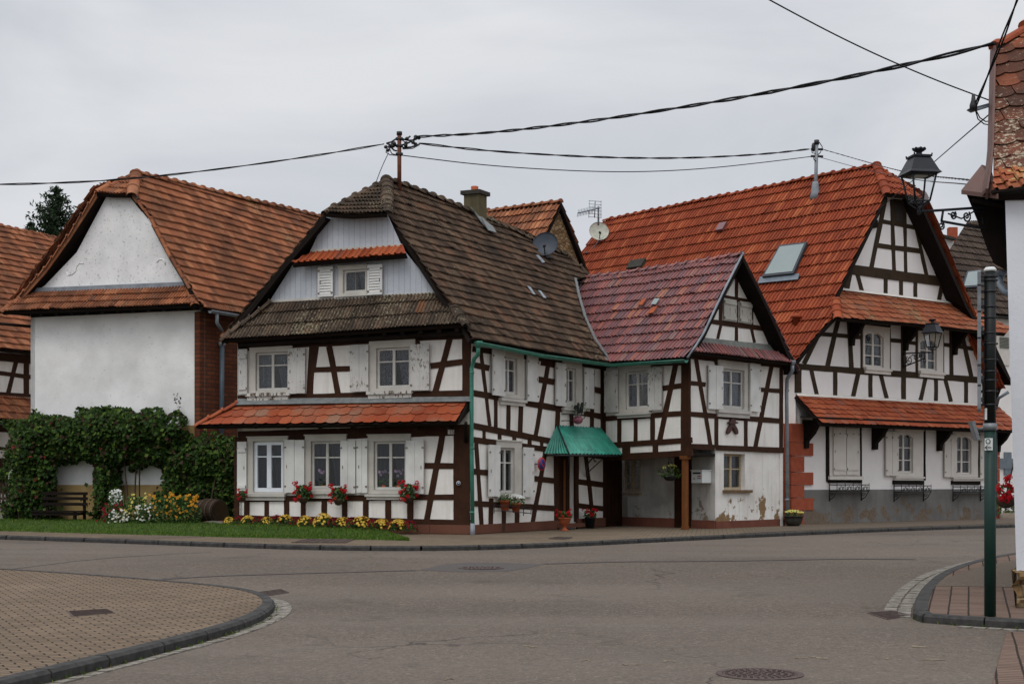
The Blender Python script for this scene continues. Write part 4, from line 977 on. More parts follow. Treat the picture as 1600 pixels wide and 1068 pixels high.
t.prism([E.at(1250, 652, .02), E.at(1558, 664, .02), E.at(1558, 664, .85), E.at(1250, 652, .85)], (0, 0, .05)); t.prism([E.at(1300, 492, .02), E.at(1530, 512, .02), E.at(1530, 512, .85), E.at(1300, 492, .85)], (0, 0, .05))
t.build('eaves_timber', M['darkwood'], red)
# skylight and small things on the slope
t = MB(); q = [onplane(RE, *p) + RE[1] * .10 for p in ((1222, 389), (1265, 384), (1244, 433), (1195, 438))]
t.prism(q, RE[1] * .09); sk = t.build('skylight', M['framedark'], red)
t = MB(); cq = sum(q, V()) / 4; t.prism([cq + (p - cq) * .88 + RE[1] * .095 for p in q], RE[1] * .006); t.build('pane', M['skyglass'], sk)
t = MB(); t.prism([onplane(RE, *p) + RE[1] * .09 for p in ((1190, 436), (1252, 431), (1249, 440), (1187, 446))], RE[1] * .03); t.build('flashing', M['zincdark'], sk)
def roofvent(px, py, mat, r=.12, nm='roof_vent'):
    t = MB(); p = onplane(RE, px, py); t.lathe(p - V((0, 0, .05)), [(r * .8, 0), (r * .8, .25), (r * 1.5, .26), (r * 1.4, .33), (.03, .40)], 12); t.build(nm, mat, red)
roofvent(1244, 507, M['t_red']); 
t = MB(); p = onplane(RE, 997, 416) + RE[1] * .1; t.box(p, .75, .4, .16, (e1 - e0).normalized(), RE[1].cross((e1 - e0).normalized()), RE[1]); t.build('roof_vent', M['slab'], red)
t = MB(); p = onplane(RE, 1130, 358) + RE[1] * .12; t.box(p, .32, .36, .10, (e1 - e0).normalized(), RE[1].cross((e1 - e0).normalized()), RE[1]); t.build('roof_vent', M['t_wing'], red)
# downpipes
t = MB(); a = E.at(1545, 640, 1.0); t.tube([E.at(1576, 612, .9), E.at(1560, 622, .6), E.at(1556, 640, .15), E.at(1556, 806, .12)], .055, 8); t.tube([E.at(1564, 786, .14), E.at(1564, 808, .14)], .065, 10, 1); t.build('downpipe', [M['zincdark'], M['cream']], red)

# ================================================================== barn with the blind white gable
R.seed(33)
barn = empty('barn', G.pt(-3, .4, -3), 'white blind-gabled barn with orange weathered tile roof and brick side wall', 'barn')
uGL = G.uz(48, YH)[0]
t = MB(); zb2 = G.uz(300, 666)[1]
wall_holes(t, G, uGL, 0, zb2, G.uz(200, 480)[1], []); t.build('wall', M['plaster_barn'], barn); t = MB(); gt = [G.at(*p) for p in ((52, 458), (70, 446), (120, 394), (168, 304), (200, 298), (212, 304), (290, 444), (300, 452))]
t.prism([p - G.n * .2 for p in gt], G.n * .2)
t.build('gable_wall', M['plaster_gable'], barn)
t = MB(); z2 = G.uz(170, 757)[1]; slab(t, G, uGL, 0, z2, zb2, -.2, -.02); t.build('wall', M['plaster_barn'], barn)
t = MB(); slab(t, G, uGL, 0, .2, z2, -.2, -.0); t.build('plinth', M['beige'], barn)
t = MB(); slab(t, G, G.uz(280, YH)[0], .02, G.uz(300, 692)[1], G.uz(300, 664)[1], -.1, .03); t.build('band', M['beige'], barn)
t = MB(); wall_holes(t, H, .0, 10, .2, H.uz(325, 478)[1] + .1, []); slab(t, H, -.2, .0, .2, 6.4, -.2, -.001); t.build('wall', M['barnbrick'], barn)
t = MB(); slab(t, H, 0, 4, .2, H.uz(335, 690)[1], -.1, .03); t.build('plinth', M['beige'], barn)
t = MB(); a = G.pt(uGL, 0); t.prism([a + V((0, 0, .2)), a + V((0, 0, 6.6)), a + H.d * 10 + V((0, 0, 6.6)), a + H.d * 10 + V((0, 0, .2))], G.d * .15)
b = G.pt(0, 0) + H.d * 10; a = a + H.d * 10; t.prism([a + V((0, 0, .2)), b + V((0, 0, .2)), b + V((0, 0, 6.5)), (a + b) / 2 + V((0, 0, 10.3)), a + V((0, 0, 6.5))], H.d * .1); t.build('wall', M['plaster_barn'], barn)
# the scrolls in the gable
t = MB()
t.tube([G.at(*p, .0) for p in ((104, 425), (106, 430), (112, 429), (118, 424), (120, 416), (124, 411), (131, 411))], .022, 6); t.tube([G.at(*p, .0) for p in ((245, 410), (249, 405), (254, 405), (258, 409), (258, 413))], .02, 6)
t.build('relief', M['plaster_barn'], barn)
mG = G.pt(uGL / 2, 0); tp = mG + H.d * .75; ridG = V((tp.x, tp.y, CZ + (YH - 272) / F * tp.y))
b0, b1 = H.at(322, 482, .35), H.at(372, 492, .35)
RG = plane3(b0, b1, ridG); G3 = G.off(.25)
roof('roof', barn, RG, [(213, 272), (300, 293), (400, 317), (510, 343), (510, 520), (372, 490), (318, 482), (304, 466), (297, 448), (268, 400), (236, 340), (204, 300)], (b0, b1), M['t_barn'], .2, .30, 'pan2', .062)
g0 = G3.at(3, 487); g1_ = g0 + H.d * 8; RGl = plane3(g0, g1_, ridG)
roof('roof', barn, RGl, None, (g0, g1_), M['t_barn'], .2, .30, 'pan2', .062, poly3=[G3.at(8, 484), G3.at(40, 452), G3.at(108, 366), G3.at(152, 296), ridG, onplane(RG, 300, 294.5), onplane(RG, 400, 319), onplane(RG, 505, 345), G3.at(8, 484) + H.d * 10])
h1, h2 = G3.at(152, 299), G3.at(204, 303); RGh = plane3(h1, h2, ridG)
roof('roof', barn, RGh, [(213, 272), (205, 303), (175, 303), (151, 300)], (h1, h2), M['t_barn'], .2, .3, 'pan2', .05, label='tiny half-hip on the barn gable')
k1, k2 = G.off(.6).at(5, 486), G.off(.6).at(305, 475); kt = G.at(170, 449)
RGs = plane3(k1, k2, kt)
roof('roof', barn, RGs, [(2, 487), (22, 470), (46, 458), (170, 452), (294, 447), (303, 462), (306, 475.5), (170, 481)], (k1, k2), M['t_barn'], .2, .33, 'pan2', .055, label='tiled skirt below the barn gable')
t = MB(); q = [G.at(*p, .03) for p in ((58, 450), (288, 440.5), (296, 448), (46, 458.5))]; t.prism(q, G.n * .05); t.build('flashing', M['zinc'], barn)
for q_ in (([p + V((0, 0, .05)) for p in (ridG, onplane(RG, 300, 293), onplane(RG, 400, 317), onplane(RG, 510, 343))], .14, .40), ([ridG + V((0, 0, .03)), G3.at(206, 303)], .17, .4), ([ridG + V((0, 0, .03)), G3.at(152, 298)], .13, .4), ([G.at(295, 447, .05), G.off(.6).at(305, 475)], .14, .38), ([G.at(46, 457, .05), G.off(.6).at(3, 486)], .14, .38)): ridge(barn, *q_, M['t_barn'])
t = MB()
lv = [G3.at(*p) for p in ((152, 300), (108, 368), (72, 418), (40, 454), (10, 484))]; rv = [onplane(RG, *p) for p in ((205, 302), (236, 340), (268, 400), (297, 448))]
ridge(barn, lv, .10, .36, M['t_barn'], 'verge_tiles'); ridge(barn, rv, .08, .36, M['t_barn'], 'verge_tiles')
t = MB()
tv = MB(); board(tv, [p + G.n * .04 for p in lv], .17, .04, -G.n); tv.build('verge_tiles', M['t_barn'], barn)
for pts in (lv, rv):
    board(t, pts, .14, .03, -G.n)
    for i in range(len(pts) - 1): a, b = pts[i] - V((0, 0, .1)), pts[i + 1] - V((0, 0, .1)); t.prism([a, b, b - G.n * .25, a - G.n * .25], (0, 0, .02))
t.prism([G.at(20, 489, 0), G.at(318, 479, 0), G.at(318, 476, .5), G.at(10, 488, .5)], (0, 0, .04))
for k in range(12): px = 40 + k * 24; py = 488 - k * .9; p0, p1 = G.at(px, py, 0), G.at(px, py - 1, .5); t.prism([p0 - G.d * .05, p0 + G.d * .05, p1 + G.d * .05, p1 - G.d * .05], (0, 0, -.11))
slab(t, G, *pxrect(G, 50, 318, 482, 490), .0, .05)
for py in (492, 510): a, b = G.at(50, py, -.1), G.at(-40, py - 8, -.1); t.tube([a, b], .05, 6)
t.build('eaves_timber', M['darkwood'], barn)
t = MB(); gutter(t, [H.at(328, 485, .42), H.at(400, 497, .42)]); a = H.at(339, 490, .42); t.tube([a, a - V((0, 0, .25)), H.at(347, 517, .14)], .05, 8); t.build('gutter', M['zinc'], barn)
t = MB(); p = H.at(347, 540, .13); t.tube([H.at(347, 536, .13), H.at(346, 720, .13)], .07, 10); t.lathe(H.at(347, 541, .13), [(.07, 0), (.1, .05), (.1, .12)], 10, m=1); t.build('downpipe', [M['slatepipe'], M['zinc']], barn)

# ================================================================== house at the far left
R.seed(5)
Lf = Fac(Xp(45, 47.5), dirvp(1700)); lh = empty('farmhouse', Lf.pt(-2, .4, -3), 'orange-tiled timbered farmhouse behind the barn, cut by the left edge', 'house')
t = MB(); zt_ = Lf.uz(20, 556)[1]; uw = Lf.uz(-250, YH)[0]; wall_holes(t, Lf, uw, 6, .2, zt_ + .4, []); a = Lf.pt(uw, 0); t.prism([a + V((0, 0, .2)), a - Lf.n * 7 + V((0, 0, .2)), a - Lf.n * 7 + V((0, 0, 6)), a - Lf.n * 3.5 + V((0, 0, 9)), a + V((0, 0, 6))], Lf.d * .1); t.build('wall', M['plaster'], lh)
t = MB(); beams(t, Lf, [(-40, 554, 60, 562, 14), (-40, 578, 60, 590, 6.5), (26, 560, 12, 616, 7), (41, 562, 41, 617, 8), (-40, 612, 60, 619, 5), (-10, 668, 60, 672, 12), (-20, 697, 40, 705, 5), (25, 672, 14, 703, 6), (-30, 556, -30, 700, 8), (2, 715, 2, 770, 20)]); t.build('timber_frame', M['timber'], lh)
e0, e1 = Lf.off(.5).at(-40, 540), Lf.off(.5).at(52, 549); rp = Lf.pt(0, 0, -3.4); rp = V((rp.x, rp.y, CZ + (YH - 366) / F * rp.y)); 
rpx = 800 + rp.x / rp.y * F; rpz = YH - (rp.z - CZ) / rp.y * F
RL_ = plane3(e0, e1, rp)
roof('roof', lh, RL_, [(-262, 291), (0, 353), (50, 364), (135, 384), (135, 560), (52, 550), (-40, 541), (-262, 513)], (e0, e1), M['t_barn'], .2, .33, 'pan2', .062)
t = MB(); caps(t, [onplane(RL_, -262, 291), onplane(RL_, 0, 353), onplane(RL_, 135, 384)], .14, .4); t.build('ridge_tiles', M['t_barn'], lh)
k1, k2 = Lf.off(.8).at(-30, 652), Lf.off(.8).at(45, 657); kt = Lf.at(20, 621)
roof('pent_roof', lh, plane3(k1, k2, kt), [(-250, 588), (0, 619), (60, 625), (60, 660), (0, 655), (-250, 632)], (k1, k2), M['t_barn'], .2, .36, 'pan2', .05)
t = MB(); gutter(t, [Lf.off(.86).at(-250, 634), Lf.off(.86).at(45, 663)], .08); t.build('gutter', M['zincdark'], lh)
t = MB(); slab(t, Lf, *pxrect(Lf, -40, 60, 560, 575), -.2, -.15); t.build('eaves_timber', M['darkwood'], lh)
c = onplane(RL_, 124, 382); c = P(124, 372, 50)
t = MB(); t.box(P(124, 372, 52), .36, .36, 1.5); ch = t.build('chimney', M['barnbrick'], lh)
t = MB(); pt_ = P(124, 343, 52); t.prism([pt_ + V((-.32, -.1, 0)), pt_ + V((.32, -.1, 0)), pt_ + V((.30, .2, .5)), pt_ + V((-.02, .0, .52))], (0, .5, 0)); t.lathe(P(125, 336, 52), [(.14, 0), (.14, .16), (.09, .20), (.13, .28), (.02, .42)], 10); t.build('chimney_cowl', M['brownclad'], ch)

# ================================================================== stone-gabled house behind
sg = empty('stone_house', P(880, 740, 53), 'orange-tiled house with bare rubble stone gable behind the brown roof', 'house')
S2 = Fac(Xp(872, 51), dirvp(2600)); ap = S2.at(872, 317)
sl = [S2.at(855, 356), S2.at(846, 378)]
t = MB(); q = [S2.pt(-2.9, .3), S2.pt(2.9, .3), S2.pt(2.9, ap.z - 4.3), ap - V((0, 0, .1)), S2.pt(-2.9, ap.z - 4.3)]; t.prism([p - S2.n * .4 for p in q], S2.n * .4); t.build('wall', M['rubble'], sg)
rdv = -dirvp(-2500); rdv = -rdv
t = MB(); q2 = [p + rdv * 9 for p in (S2.pt(-2.9, .3), S2.pt(-2.9, 7.6))]; t.prism([S2.pt(-2.8, .3), S2.pt(-2.8, ap.z - 4.4), q2[1], q2[0]], S2.d * .2); t.build('wall', M['plaster'], sg)
ea = S2.pt(-3.2, ap.z - 4.55, .15); eb2 = ea + rdv * 8; RJ = plane3(ea, eb2, ap + S2.n * .15)
roof('roof', sg, RJ, None, (ea, eb2), M['t_barn'], .2, .42, 'pan', .065, poly3=[ap + S2.n * .15, ea, ea + rdv * 9, ap + rdv * 9])
ea2 = S2.pt(3.2, ap.z - 4.55, .15); RJ2 = plane3(ea2, ea2 + rdv * 8, ap + S2.n * .15)
roof('roof', sg, RJ2, None, (ea2, ea2 + rdv * 8), M['t_barn'], .2, .42, 'pan', .065, poly3=[ap + S2.n * .15, ea2, ea2 + rdv * 9, ap + rdv * 9])
t = MB(); caps(t, [ap + S2.n * .15 + V((0, 0, .04)), ap + rdv * 9 + V((0, 0, .04))], .14, .4); t.build('ridge_tiles', M['t_barn'], sg)

# ================================================================== houses far right
fr = empty('brown_roofed_house', P(1560, 760, 64), 'dark brown roofed house with skylight, half hidden behind the green sign post', 'house')
Ff = Fac(Xp(1470, 66), dirvp(3500)); z_e = Ff.uz(1540, 492)[1]
t = MB(); wall_holes(t, Ff, -1, 12, .2, z_e + .4, [], n=0); a = Ff.pt(-1, 0); t.prism([a + V((0, 0, .2)), a - Ff.n * 8 + V((0, 0, .2)), a - Ff.n * 8 + V((0, 0, z_e)), a + V((0, 0, z_e))], Ff.d * .1); t.build('wall', M['plaster_red'], fr)
e0, e1 = Ff.off(.4).at(1480, 484), Ff.off(.4).at(1590, 494); rp = Ff.at(1540, 345, -4.5)
RF = plane3(e0, e1, rp)
roof('roof', fr, RF, [(1512, 346), (1600, 340), (1640, 340), (1640, 499), (1480, 484), (1452, 470), (1478, 400)], (e0, e1), M['t_darkbrown'], .26, .5, 'pan', .08, wav=.01)
t = MB(); q = [onplane(RF, *p) + RF[1] * .1 for p in ((1507, 428), (1530, 425), (1523, 452), (1499, 454))]; t.prism(q, RF[1] * .1); sk = t.build('skylight', M['framedark'], fr)
t = MB(); cq = sum(q, V()) / 4; t.prism([cq + (p - cq) * .84 + RF[1] * .11 for p in q], RF[1] * .01); t.build('pane', M['skyglass'], sk)
t = MB(); gutter(t, [Ff.off(.5).at(1480, 487), Ff.off(.5).at(1600, 498)], .1); t.build('gutter', M['slab'], fr)
Ff2 = Ff
t = MB(); slab(t, Ff, *pxrect(Ff, 1556, 1576, 520, 570), .01, .06); w_ = t.build('window', M['cream'], fr)
t = MB()
for k in range(8): slab(t, Ff, *pxrect(Ff, 1560, 1574, 527 + k * 2.2, 528.4 + k * 2.2), .06, .10)
t.build('shutter', M['greyboard'], w_)
t = MB(); slab(t, Ff, *pxrect(Ff, 1568, 1579, 706, 742), .01, .06); slab(t, Ff, *pxrect(Ff, 1560, 1590, 716, 732), .06, .08); t.build('panel', M['zincdark'], fr)
fr2 = empty('white_house', P(1468, 760, 80), 'small white house glimpsed between the red roof and the dark brown roof', 'house')
t = MB(); Fg = Fac(Xp(1440, 80), (1, .25)); q = [Fg.at(1440, 770), Fg.at(1490, 770), Fg.at(1490, 373), Fg.at(1476, 369), Fg.at(1462, 366), Fg.at(1440, 372)]; t.prism(q, -Fg.n * 4); t.build('wall', M['plaster_red'], fr2)
t = MB(); t.prism([Fg.at(1436, 373, .3), Fg.at(1462, 363, .3), Fg.at(1494, 371, .3), Fg.at(1494, 375, .3), Fg.at(1462, 367, .3), Fg.at(1436, 377, .3)], -Fg.n * 4.6); t.build('roof', M['slab'], fr2)
t = MB(); t.box(Fg.at(1488, 372, -.5), .5, .4, 1.2); t.build('chimney', M['redstone'], fr2)

# ================================================================== the near house at the right edge
R.seed(9)
K = Fac(Xp(1576, 16.6), (1, -.12)); nh = empty('roughcast_house', K.pt(2, .1, -2), 'white roughcast house with rust-brown tiled roof filling the right edge', 'house')
kz = K.at(1576, 313).z
t = MB(); t.prism([K.pt(.09, .55, 0), K.pt(4, .55, 0), K.pt(4, kz, 0), K.pt(-.04, kz, 0)], (.125, .3, 0)); KG = -K.n
bk = K.pt(0, 0) + KG * 7 + V((2.3, 0, 0)); a = K.pt(0, 0)
t.prism([a + V((.15, .1, .2)) , bk + V((.15, 0, .2)), bk + V((0, 0, kz)), (a + bk) / 2 + V((0, 0, kz + .3)), a + V((.04, .1, kz))], (.25, 0, 0)); t.build('wall', M['plaster_near'], nh)
t = MB(); gx, gz = 100, 14
def kp(i, j): u, z = .07 + 3.93 * i / gx, -.02 + .62 * j / gz; e = .10 * pnoise(V((u * 6, z * 9, 3))) + .05 * pnoise(V((u * 17, z * 20, 5))); return K.pt(u + (.06 * pnoise(V((z * 9, 1, 2))) if i == 0 else 0), z + (.03 * pnoise(V((u * 8, 4, 1))) if j == gz else 0), .05 + e - (.10 if j == gz else 0))
for i in range(gx):
    for j in range(gz): t.face([kp(i, j), kp(i + 1, j), kp(i + 1, j + 1), kp(i, j + 1)], 0, None, True)
t.face([kp(0, gz), kp(0, 0), K.pt(.16, 0, -.3), K.pt(.16, .6, -.3)])
t.build('plinth', M['rubble'], nh)
Kr = K.off(.12); e0, e1 = Kr.at(1550, 300), Kr.at(1620, 287); rp = P(1553, 72, 18.6)
RK = plane3(e0, e1, rp)
k0, k1_ = onplane(RK, 1552, 74), onplane(RK, 1700, -22); k2_ = k1_ + K.d * 3.4; m0 = onplane(RK, 1553, 267); bl_ = e0 + KG * 6.4 + V((2.7, 0, 0))
roof('roof', nh, RK, None, (e0, e1), M['t_near'], .27, .25, 'scale', .026, wav=.02, jit=1.3, poly3=[k0, k1_, k2_, m0 + K.d * 4.6, m0])
RKb = plane3(k1_, k2_, bl_); roof('roof', nh, RKb, None, (e0, e1), M['t_near'], .27, .25, 'scale', .026, wav=.02, poly3=[k1_, k2_, bl_ + K.d * 4, bl_])
roof('roof', nh, RK, None, (e0, e1), M['t_nearedge'], .16, .17, 'pan', .03, wav=.015, poly3=[m0 + V((0, 0, .004)), m0 + K.d * 4.6, e0 + K.d * 4.6, e0], label='two orange eave courses of ribbed tiles')
t = MB(); caps(t, [onplane(RK, 1553, 76) + V((0, 0, .03)), onplane(RK, 1600, 45) + V((0, 0, .03)), onplane(RK, 1700, -20)], .10, .42); t.build('ridge_tiles', M['t_orange'], nh)
t = MB(); vb = [onplane(RK, *p) for p in ((1553, 70), (1551, 150), (1549, 230), (1546, 262), (1540, 300))]
for i in range(4):
    a, b = vb[i], vb[i + 1]; t.prism([a, b, b + V((.05, .3, 0)), a + V((.05, .3, 0))], RK[1] * .06); t.prism([a - RK[1] * .10, b - RK[1] * .10, b + RK[1] * .05, a + RK[1] * .05], (.03, 0, 0))
t.build('verge_board', M['brownclad'], nh)
t = MB(); pk = [P(1502, 298, 17.0), P(1534, 258, 17.0), P(1549, 300, 16.6), P(1540, 306, 16.5)]
a, b, c_, d_ = P(1502, 297, 17.3), P(1534, 257, 17.3), P(1560, 304, 16.4), P(1548, 262, 18.0); e_ = P(1520, 297, 19)
t.mesh([a, b, c_, d_, e_], [(0, 2, 1), (1, 2, 3), (0, 1, 4), (1, 3, 4)], 0)
t.prism([a, c_, e_], (0, 0, -.05)); t.build('eave_cap', M['brownclad'], nh)
# dark underside of the boxed far eaves with its rafters
t = MB(); so = [P(1509, 301, 17.2), P(1576, 306, 17.2), P(1576, 424, 17.2), P(1553, 412, 17.2), P(1542, 388, 17.2), P(1527, 345, 17.2)]
t.prism(so, (.36, .9, .2))
for k in range(6): a = P(1520 + k * 8, 312 + k * 18, 17.2 + k * .35); b = P(1578, 322 + k * 16, 16.95 + k * .3); t.tube([a, b], .045, 5)
t.prism([P(1548, 302, 16.45), P(1620, 292, 16.3), P(1620, 318, 16.8), P(1572, 316, 16.8)], (0, 0, .03)); t.build('eaves_timber', M['darkwood'], nh)
t = MB(); t.tube([P(1562, 432, 17.4), P(1563, 446, 17.2), P(1570, 456, 17.1), P(1577, 458, 17.0)], .04, 8); t.lathe(P(1562, 433, 17.4), [(.04, -.02), (.09, .05), (.09, .07)], 8); t.build('downpipe', M['zincdark'], nh)
# ================================================================== ground, road, pavements
R.seed(11)
def m_asphalt():
    t = NT('asphalt')
    v = t.add('ShaderNodeTexVoronoi'); v.inputs['Scale'].default_value = 62; t.link(t.co, v.inputs[0])
    grain = t.ramp(v.outputs['Color'], [(.0, lin(54, 48, 43)), (.5, lin(95, 85, 76)), (.85, lin(122, 110, 99)), (1, lin(180, 171, 158))])
    v2 = t.add('ShaderNodeTexVoronoi'); v2.inputs['Scale'].default_value = 24; t.link(t.co, v2.inputs[0])
    g2 = t.ramp(v2.outputs['Color'], [(.1, lin(78, 69, 62)), (.8, lin(107, 96, 86)), (.97, lin(136, 127, 115))])
    col = t.mix(.5, grain, g2)
    col = t.mix(t.math('MULTIPLY', t.ramp(t.noise(.22, 6, .6), [(.35, 0.0), (.65, 1.0)]), .40), col, lin(70, 64, 59))
    col = t.mix(t.math('MULTIPLY', t.ramp(t.noise(.5, 6, .7, stretch=(.35, 1, 1)), [(.55, 0.0), (.7, 1.0)]), .32), col, lin(108, 100, 93))
    ln = t.ramp(t.noise(.16, 3, .5, stretch=(.25, 1.5, 1), dist=.4), [(.42, 0.0), (.60, 1.0)])      # tyre-polished lanes
    col = t.mix(t.math('MULTIPLY', ln, .30), col, lin(118, 109, 99))
    st = t.ramp(t.noise(.75, 5, .65), [(.60, 0.0), (.72, 1.0)]); col = t.mix(t.math('MULTIPLY', st, .45), col, lin(56, 51, 47))
    ck = t.add('ShaderNodeTexVoronoi', feature='DISTANCE_TO_EDGE'); ck.inputs['Scale'].default_value = .33
    nzc = t.add('ShaderNodeTexNoise'); nzc.inputs['Scale'].default_value = 1.3; nzc.inputs['Detail'].default_value = 6; t.link(t.co, nzc.inputs['Vector'])
    va = t.add('ShaderNodeVectorMath', operation='MULTIPLY_ADD'); t.link(nzc.outputs['Color'], va.inputs[0]); va.inputs[1].default_value = (1.6, 1.6, 0); t.link(t.co, va.inputs[2]); t.link(va.outputs[0], ck.inputs[0])
    cm = t.math('MULTIPLY', t.ramp(ck.outputs['Distance'], [(.004, 1.0), (.010, 0.0)]), t.ramp(t.noise(.13, 3), [(.5, 0.0), (.6, 1.0)]))
    col = t.mix(t.math('MULTIPLY', cm, .7), col, lin(44, 40, 37))
    sp = t.ramp(t.noise(1.1, 5, .7, stretch=(.5, 1.6, 1)), [(.69, 0.0), (.73, 1.0)])
    col = t.mix(t.math('MULTIPLY', sp, .25), col, lin(150, 138, 112))
    t.bump(grain, .5, .006)
    return t.fin(col, .85, .3)
M['asphalt'] = m_asphalt()
M['asphalt_dark'] = m_simple('asphalt_patch', lin(92, 86, 84), lin(74, 70, 68), 30, .85, .3, .5)
M['asphalt_walk'] = m_simple('asphalt_walk', lin(112, 100, 88), lin(84, 76, 68), 26, .9, .2, .5)
M['earth'] = m_simple('earth', lin(96, 90, 72), lin(74, 72, 54), 1.5, .95)
M['paver'] = m_brick('sand_pavers', lin(133, 116, 98), lin(116, 101, 86), lin(50, 44, 38), 1, rot=math.radians(-28), bw=.22, rh=.11, msize=.010, bump=.6)
M['paver_far'] = m_brick('far_pavers', lin(132, 118, 100), lin(118, 104, 88), lin(76, 68, 58), 1, rot=math.radians(8), bw=.22, rh=.11, msize=.012, bump=.6)
M['paver_pink'] = m_brick('pink_pavers', lin(134, 113, 100), lin(118, 99, 88), lin(58, 50, 45), 1, rot=math.radians(108), bw=.11, rh=.22, msize=.012, bump=.6, offset=.5)
M['kerb'] = m_simple('dark_kerb_stone', lin(74, 72, 70), lin(50, 49, 48), 9, .8, .3, .4)
M['kerb_wear'] = m_simple('kerb_stone_worn', lin(124, 118, 110), lin(84, 80, 76), 9, .85, .3, .5)
M['cobble'] = m_simple('pale_cobbles', lin(146, 140, 130), lin(98, 93, 86), 10, .85, .2, .5)
M['castiron'] = m_simple('cast_iron', lin(92, 76, 70), lin(62, 54, 52), 22, .6, .4, .6)
M['paint_worn'] = m_simple('ochre_chalk', lin(140, 126, 102), lin(104, 97, 88), 12, .9)

Ys = [-60, -20, 0, 4, 8, 11] + [12 + k * .75 for k in range(25)] + [32, 36, 45, 60, 90, 140, 220, 400, 900]
def sheet(name, x0, x1, dz, mat, ys=Ys, kind='structure'):
    t = MB()
    for i in range(len(ys) - 1): t.face([(x0, ys[i], g(ys[i]) + dz), (x1, ys[i], g(ys[i]) + dz), (x1, ys[i + 1], g(ys[i + 1]) + dz), (x0, ys[i + 1], g(ys[i + 1]) + dz)])
    return tag(t.build(name, mat), kind=kind)
sheet('ground', -700, 700, -.012, M['earth'])
sheet('road', -60, 70, 0, M['asphalt'], [y for y in Ys if y <= 60])

def dens(pts, step=.35):
    out = []
    for i in range(len(pts) - 1):
        a, b = pts[i], pts[i + 1]; n = max(1, int((b - a).length / step))
        out += [a.lerp(b, k / n) for k in range(n)]
    return out + [pts[-1]]
def smooth(pts, it=2):
    for _ in range(it):
        q = [pts[0]]
        for a, b in zip(pts, pts[1:]): q += [a * .75 + b * .25, a * .25 + b * .75]
        pts = q + [pts[-1]]
    return pts
def inset(pts, d):
    out = []
    for i, p in enumerate(pts):
        t_ = (pts[min(i + 1, len(pts) - 1)] - pts[max(i - 1, 0)]); t_.z = 0; t_.normalize()
        out.append(p + V((-t_.y, t_.x, 0)) * d)
    return out
def kerb(name, pts, w, mat, h=.1, side=1, stone=1.0):
    """kerb stones along the road edge pts; w to the pavement side; rounded front top edge"""
    t = MB(); inn = inset(pts, w * side); r = .03; acc = 0; rn = R.random()
    i2 = inset(pts, r * side)
    for i in range(len(pts) - 1):
        acc += (pts[i + 1] - pts[i]).length
        a, b, c, d = pts[i], pts[i + 1], inn[i + 1], inn[i]; e, f = i2[i], i2[i + 1]
        if acc > stone: acc = 0; rn = R.random(); a = a.lerp(b, .12); e = e.lerp(f, .12); d = d.lerp(c, .12)
        Z = V((0, 0, 1))
        a0, b0 = a - Z * .05, b - Z * .05
        t.mesh([a0, b0, a + Z * (h - r), b + Z * (h - r), e + Z * h, f + Z * h, d + Z * h, c + Z * h, d - Z * .05, c - Z * .05],
               [(0, 1, 3, 2), (2, 3, 5, 4), (4, 5, 7, 6), (6, 7, 9, 8), (0, 2, 4, 6, 8), (1, 9, 7, 5, 3)] if side > 0 else [(1, 0, 2, 3), (3, 2, 4, 5), (5, 4, 6, 7), (7, 6, 8, 9), (0, 8, 6, 4, 2), (1, 3, 5, 7, 9)], 0, rn)
    return tag(t.build(name, mat), kind='structure'), inn

# far pavement and kerb
fk = [gp(x, y) for x, y in ((-260, 840), (-100, 840), (0, 842), (80, 845), (160, 847.5), (300, 853), (430, 857.5), (540, 860), (640, 860.5), (760, 859), (900, 853.5), (1050, 845.5), (1250, 836), (1400, 829.5), (1600, 823), (1800, 818))]
fk = dens(smooth(fk, 2), .3); _, fi = kerb('kerb', fk, .14, M['kerb'], .1, 1)
t = MB()
for i in range(0, len(fi) - 1):
    a, b = fi[i], fi[i + 1]; za, zb = a.z + .094, b.z + .094
    for y0, y1 in ((0, 2), (2, 8), (8, 60)):
        t.face([(a.x, a.y + y0, max(za, .374) if y0 else za), (b.x, b.y + y0, max(zb, .374) if y0 else zb), (b.x, b.y + y1, max(zb, .374)), (a.x, a.y + y1, max(za, .374))])
tag(t.build('pavement', M['paver_far']), kind='structure')
def atz(px, py, z): Y = (CZ - z) * F / (py - YH); return V(((px - 800) / F * Y, Y, z))
def patch(name, pxs, h, mat, thing=None, dz=.004, thick=0):
    t = MB(); t.face([gp(x, y, h) + V((0, 0, dz)) for x, y in pxs]); return tag(t.build(name, mat), kind='structure')
# driveway slabs and asphalt infill on the far pavement
t = MB(); t.face([atz(x, y, .384) for x, y in ((1150, 832.8), (1250, 828.2), (1400, 822.6), (1590, 816.6), (1590, 809), (1400, 815.5), (1240, 822))]); tag(t.build('asphalt_pavement', M['asphalt_walk']), kind='structure')
t = MB(); t.face([atz(x, y, .379) for x, y in ((158, 838.8), (228, 841.0), (325, 838.2), (245, 835.5))]); tag(t.build('asphalt_pavement', M['asphalt_walk']), kind='structure')
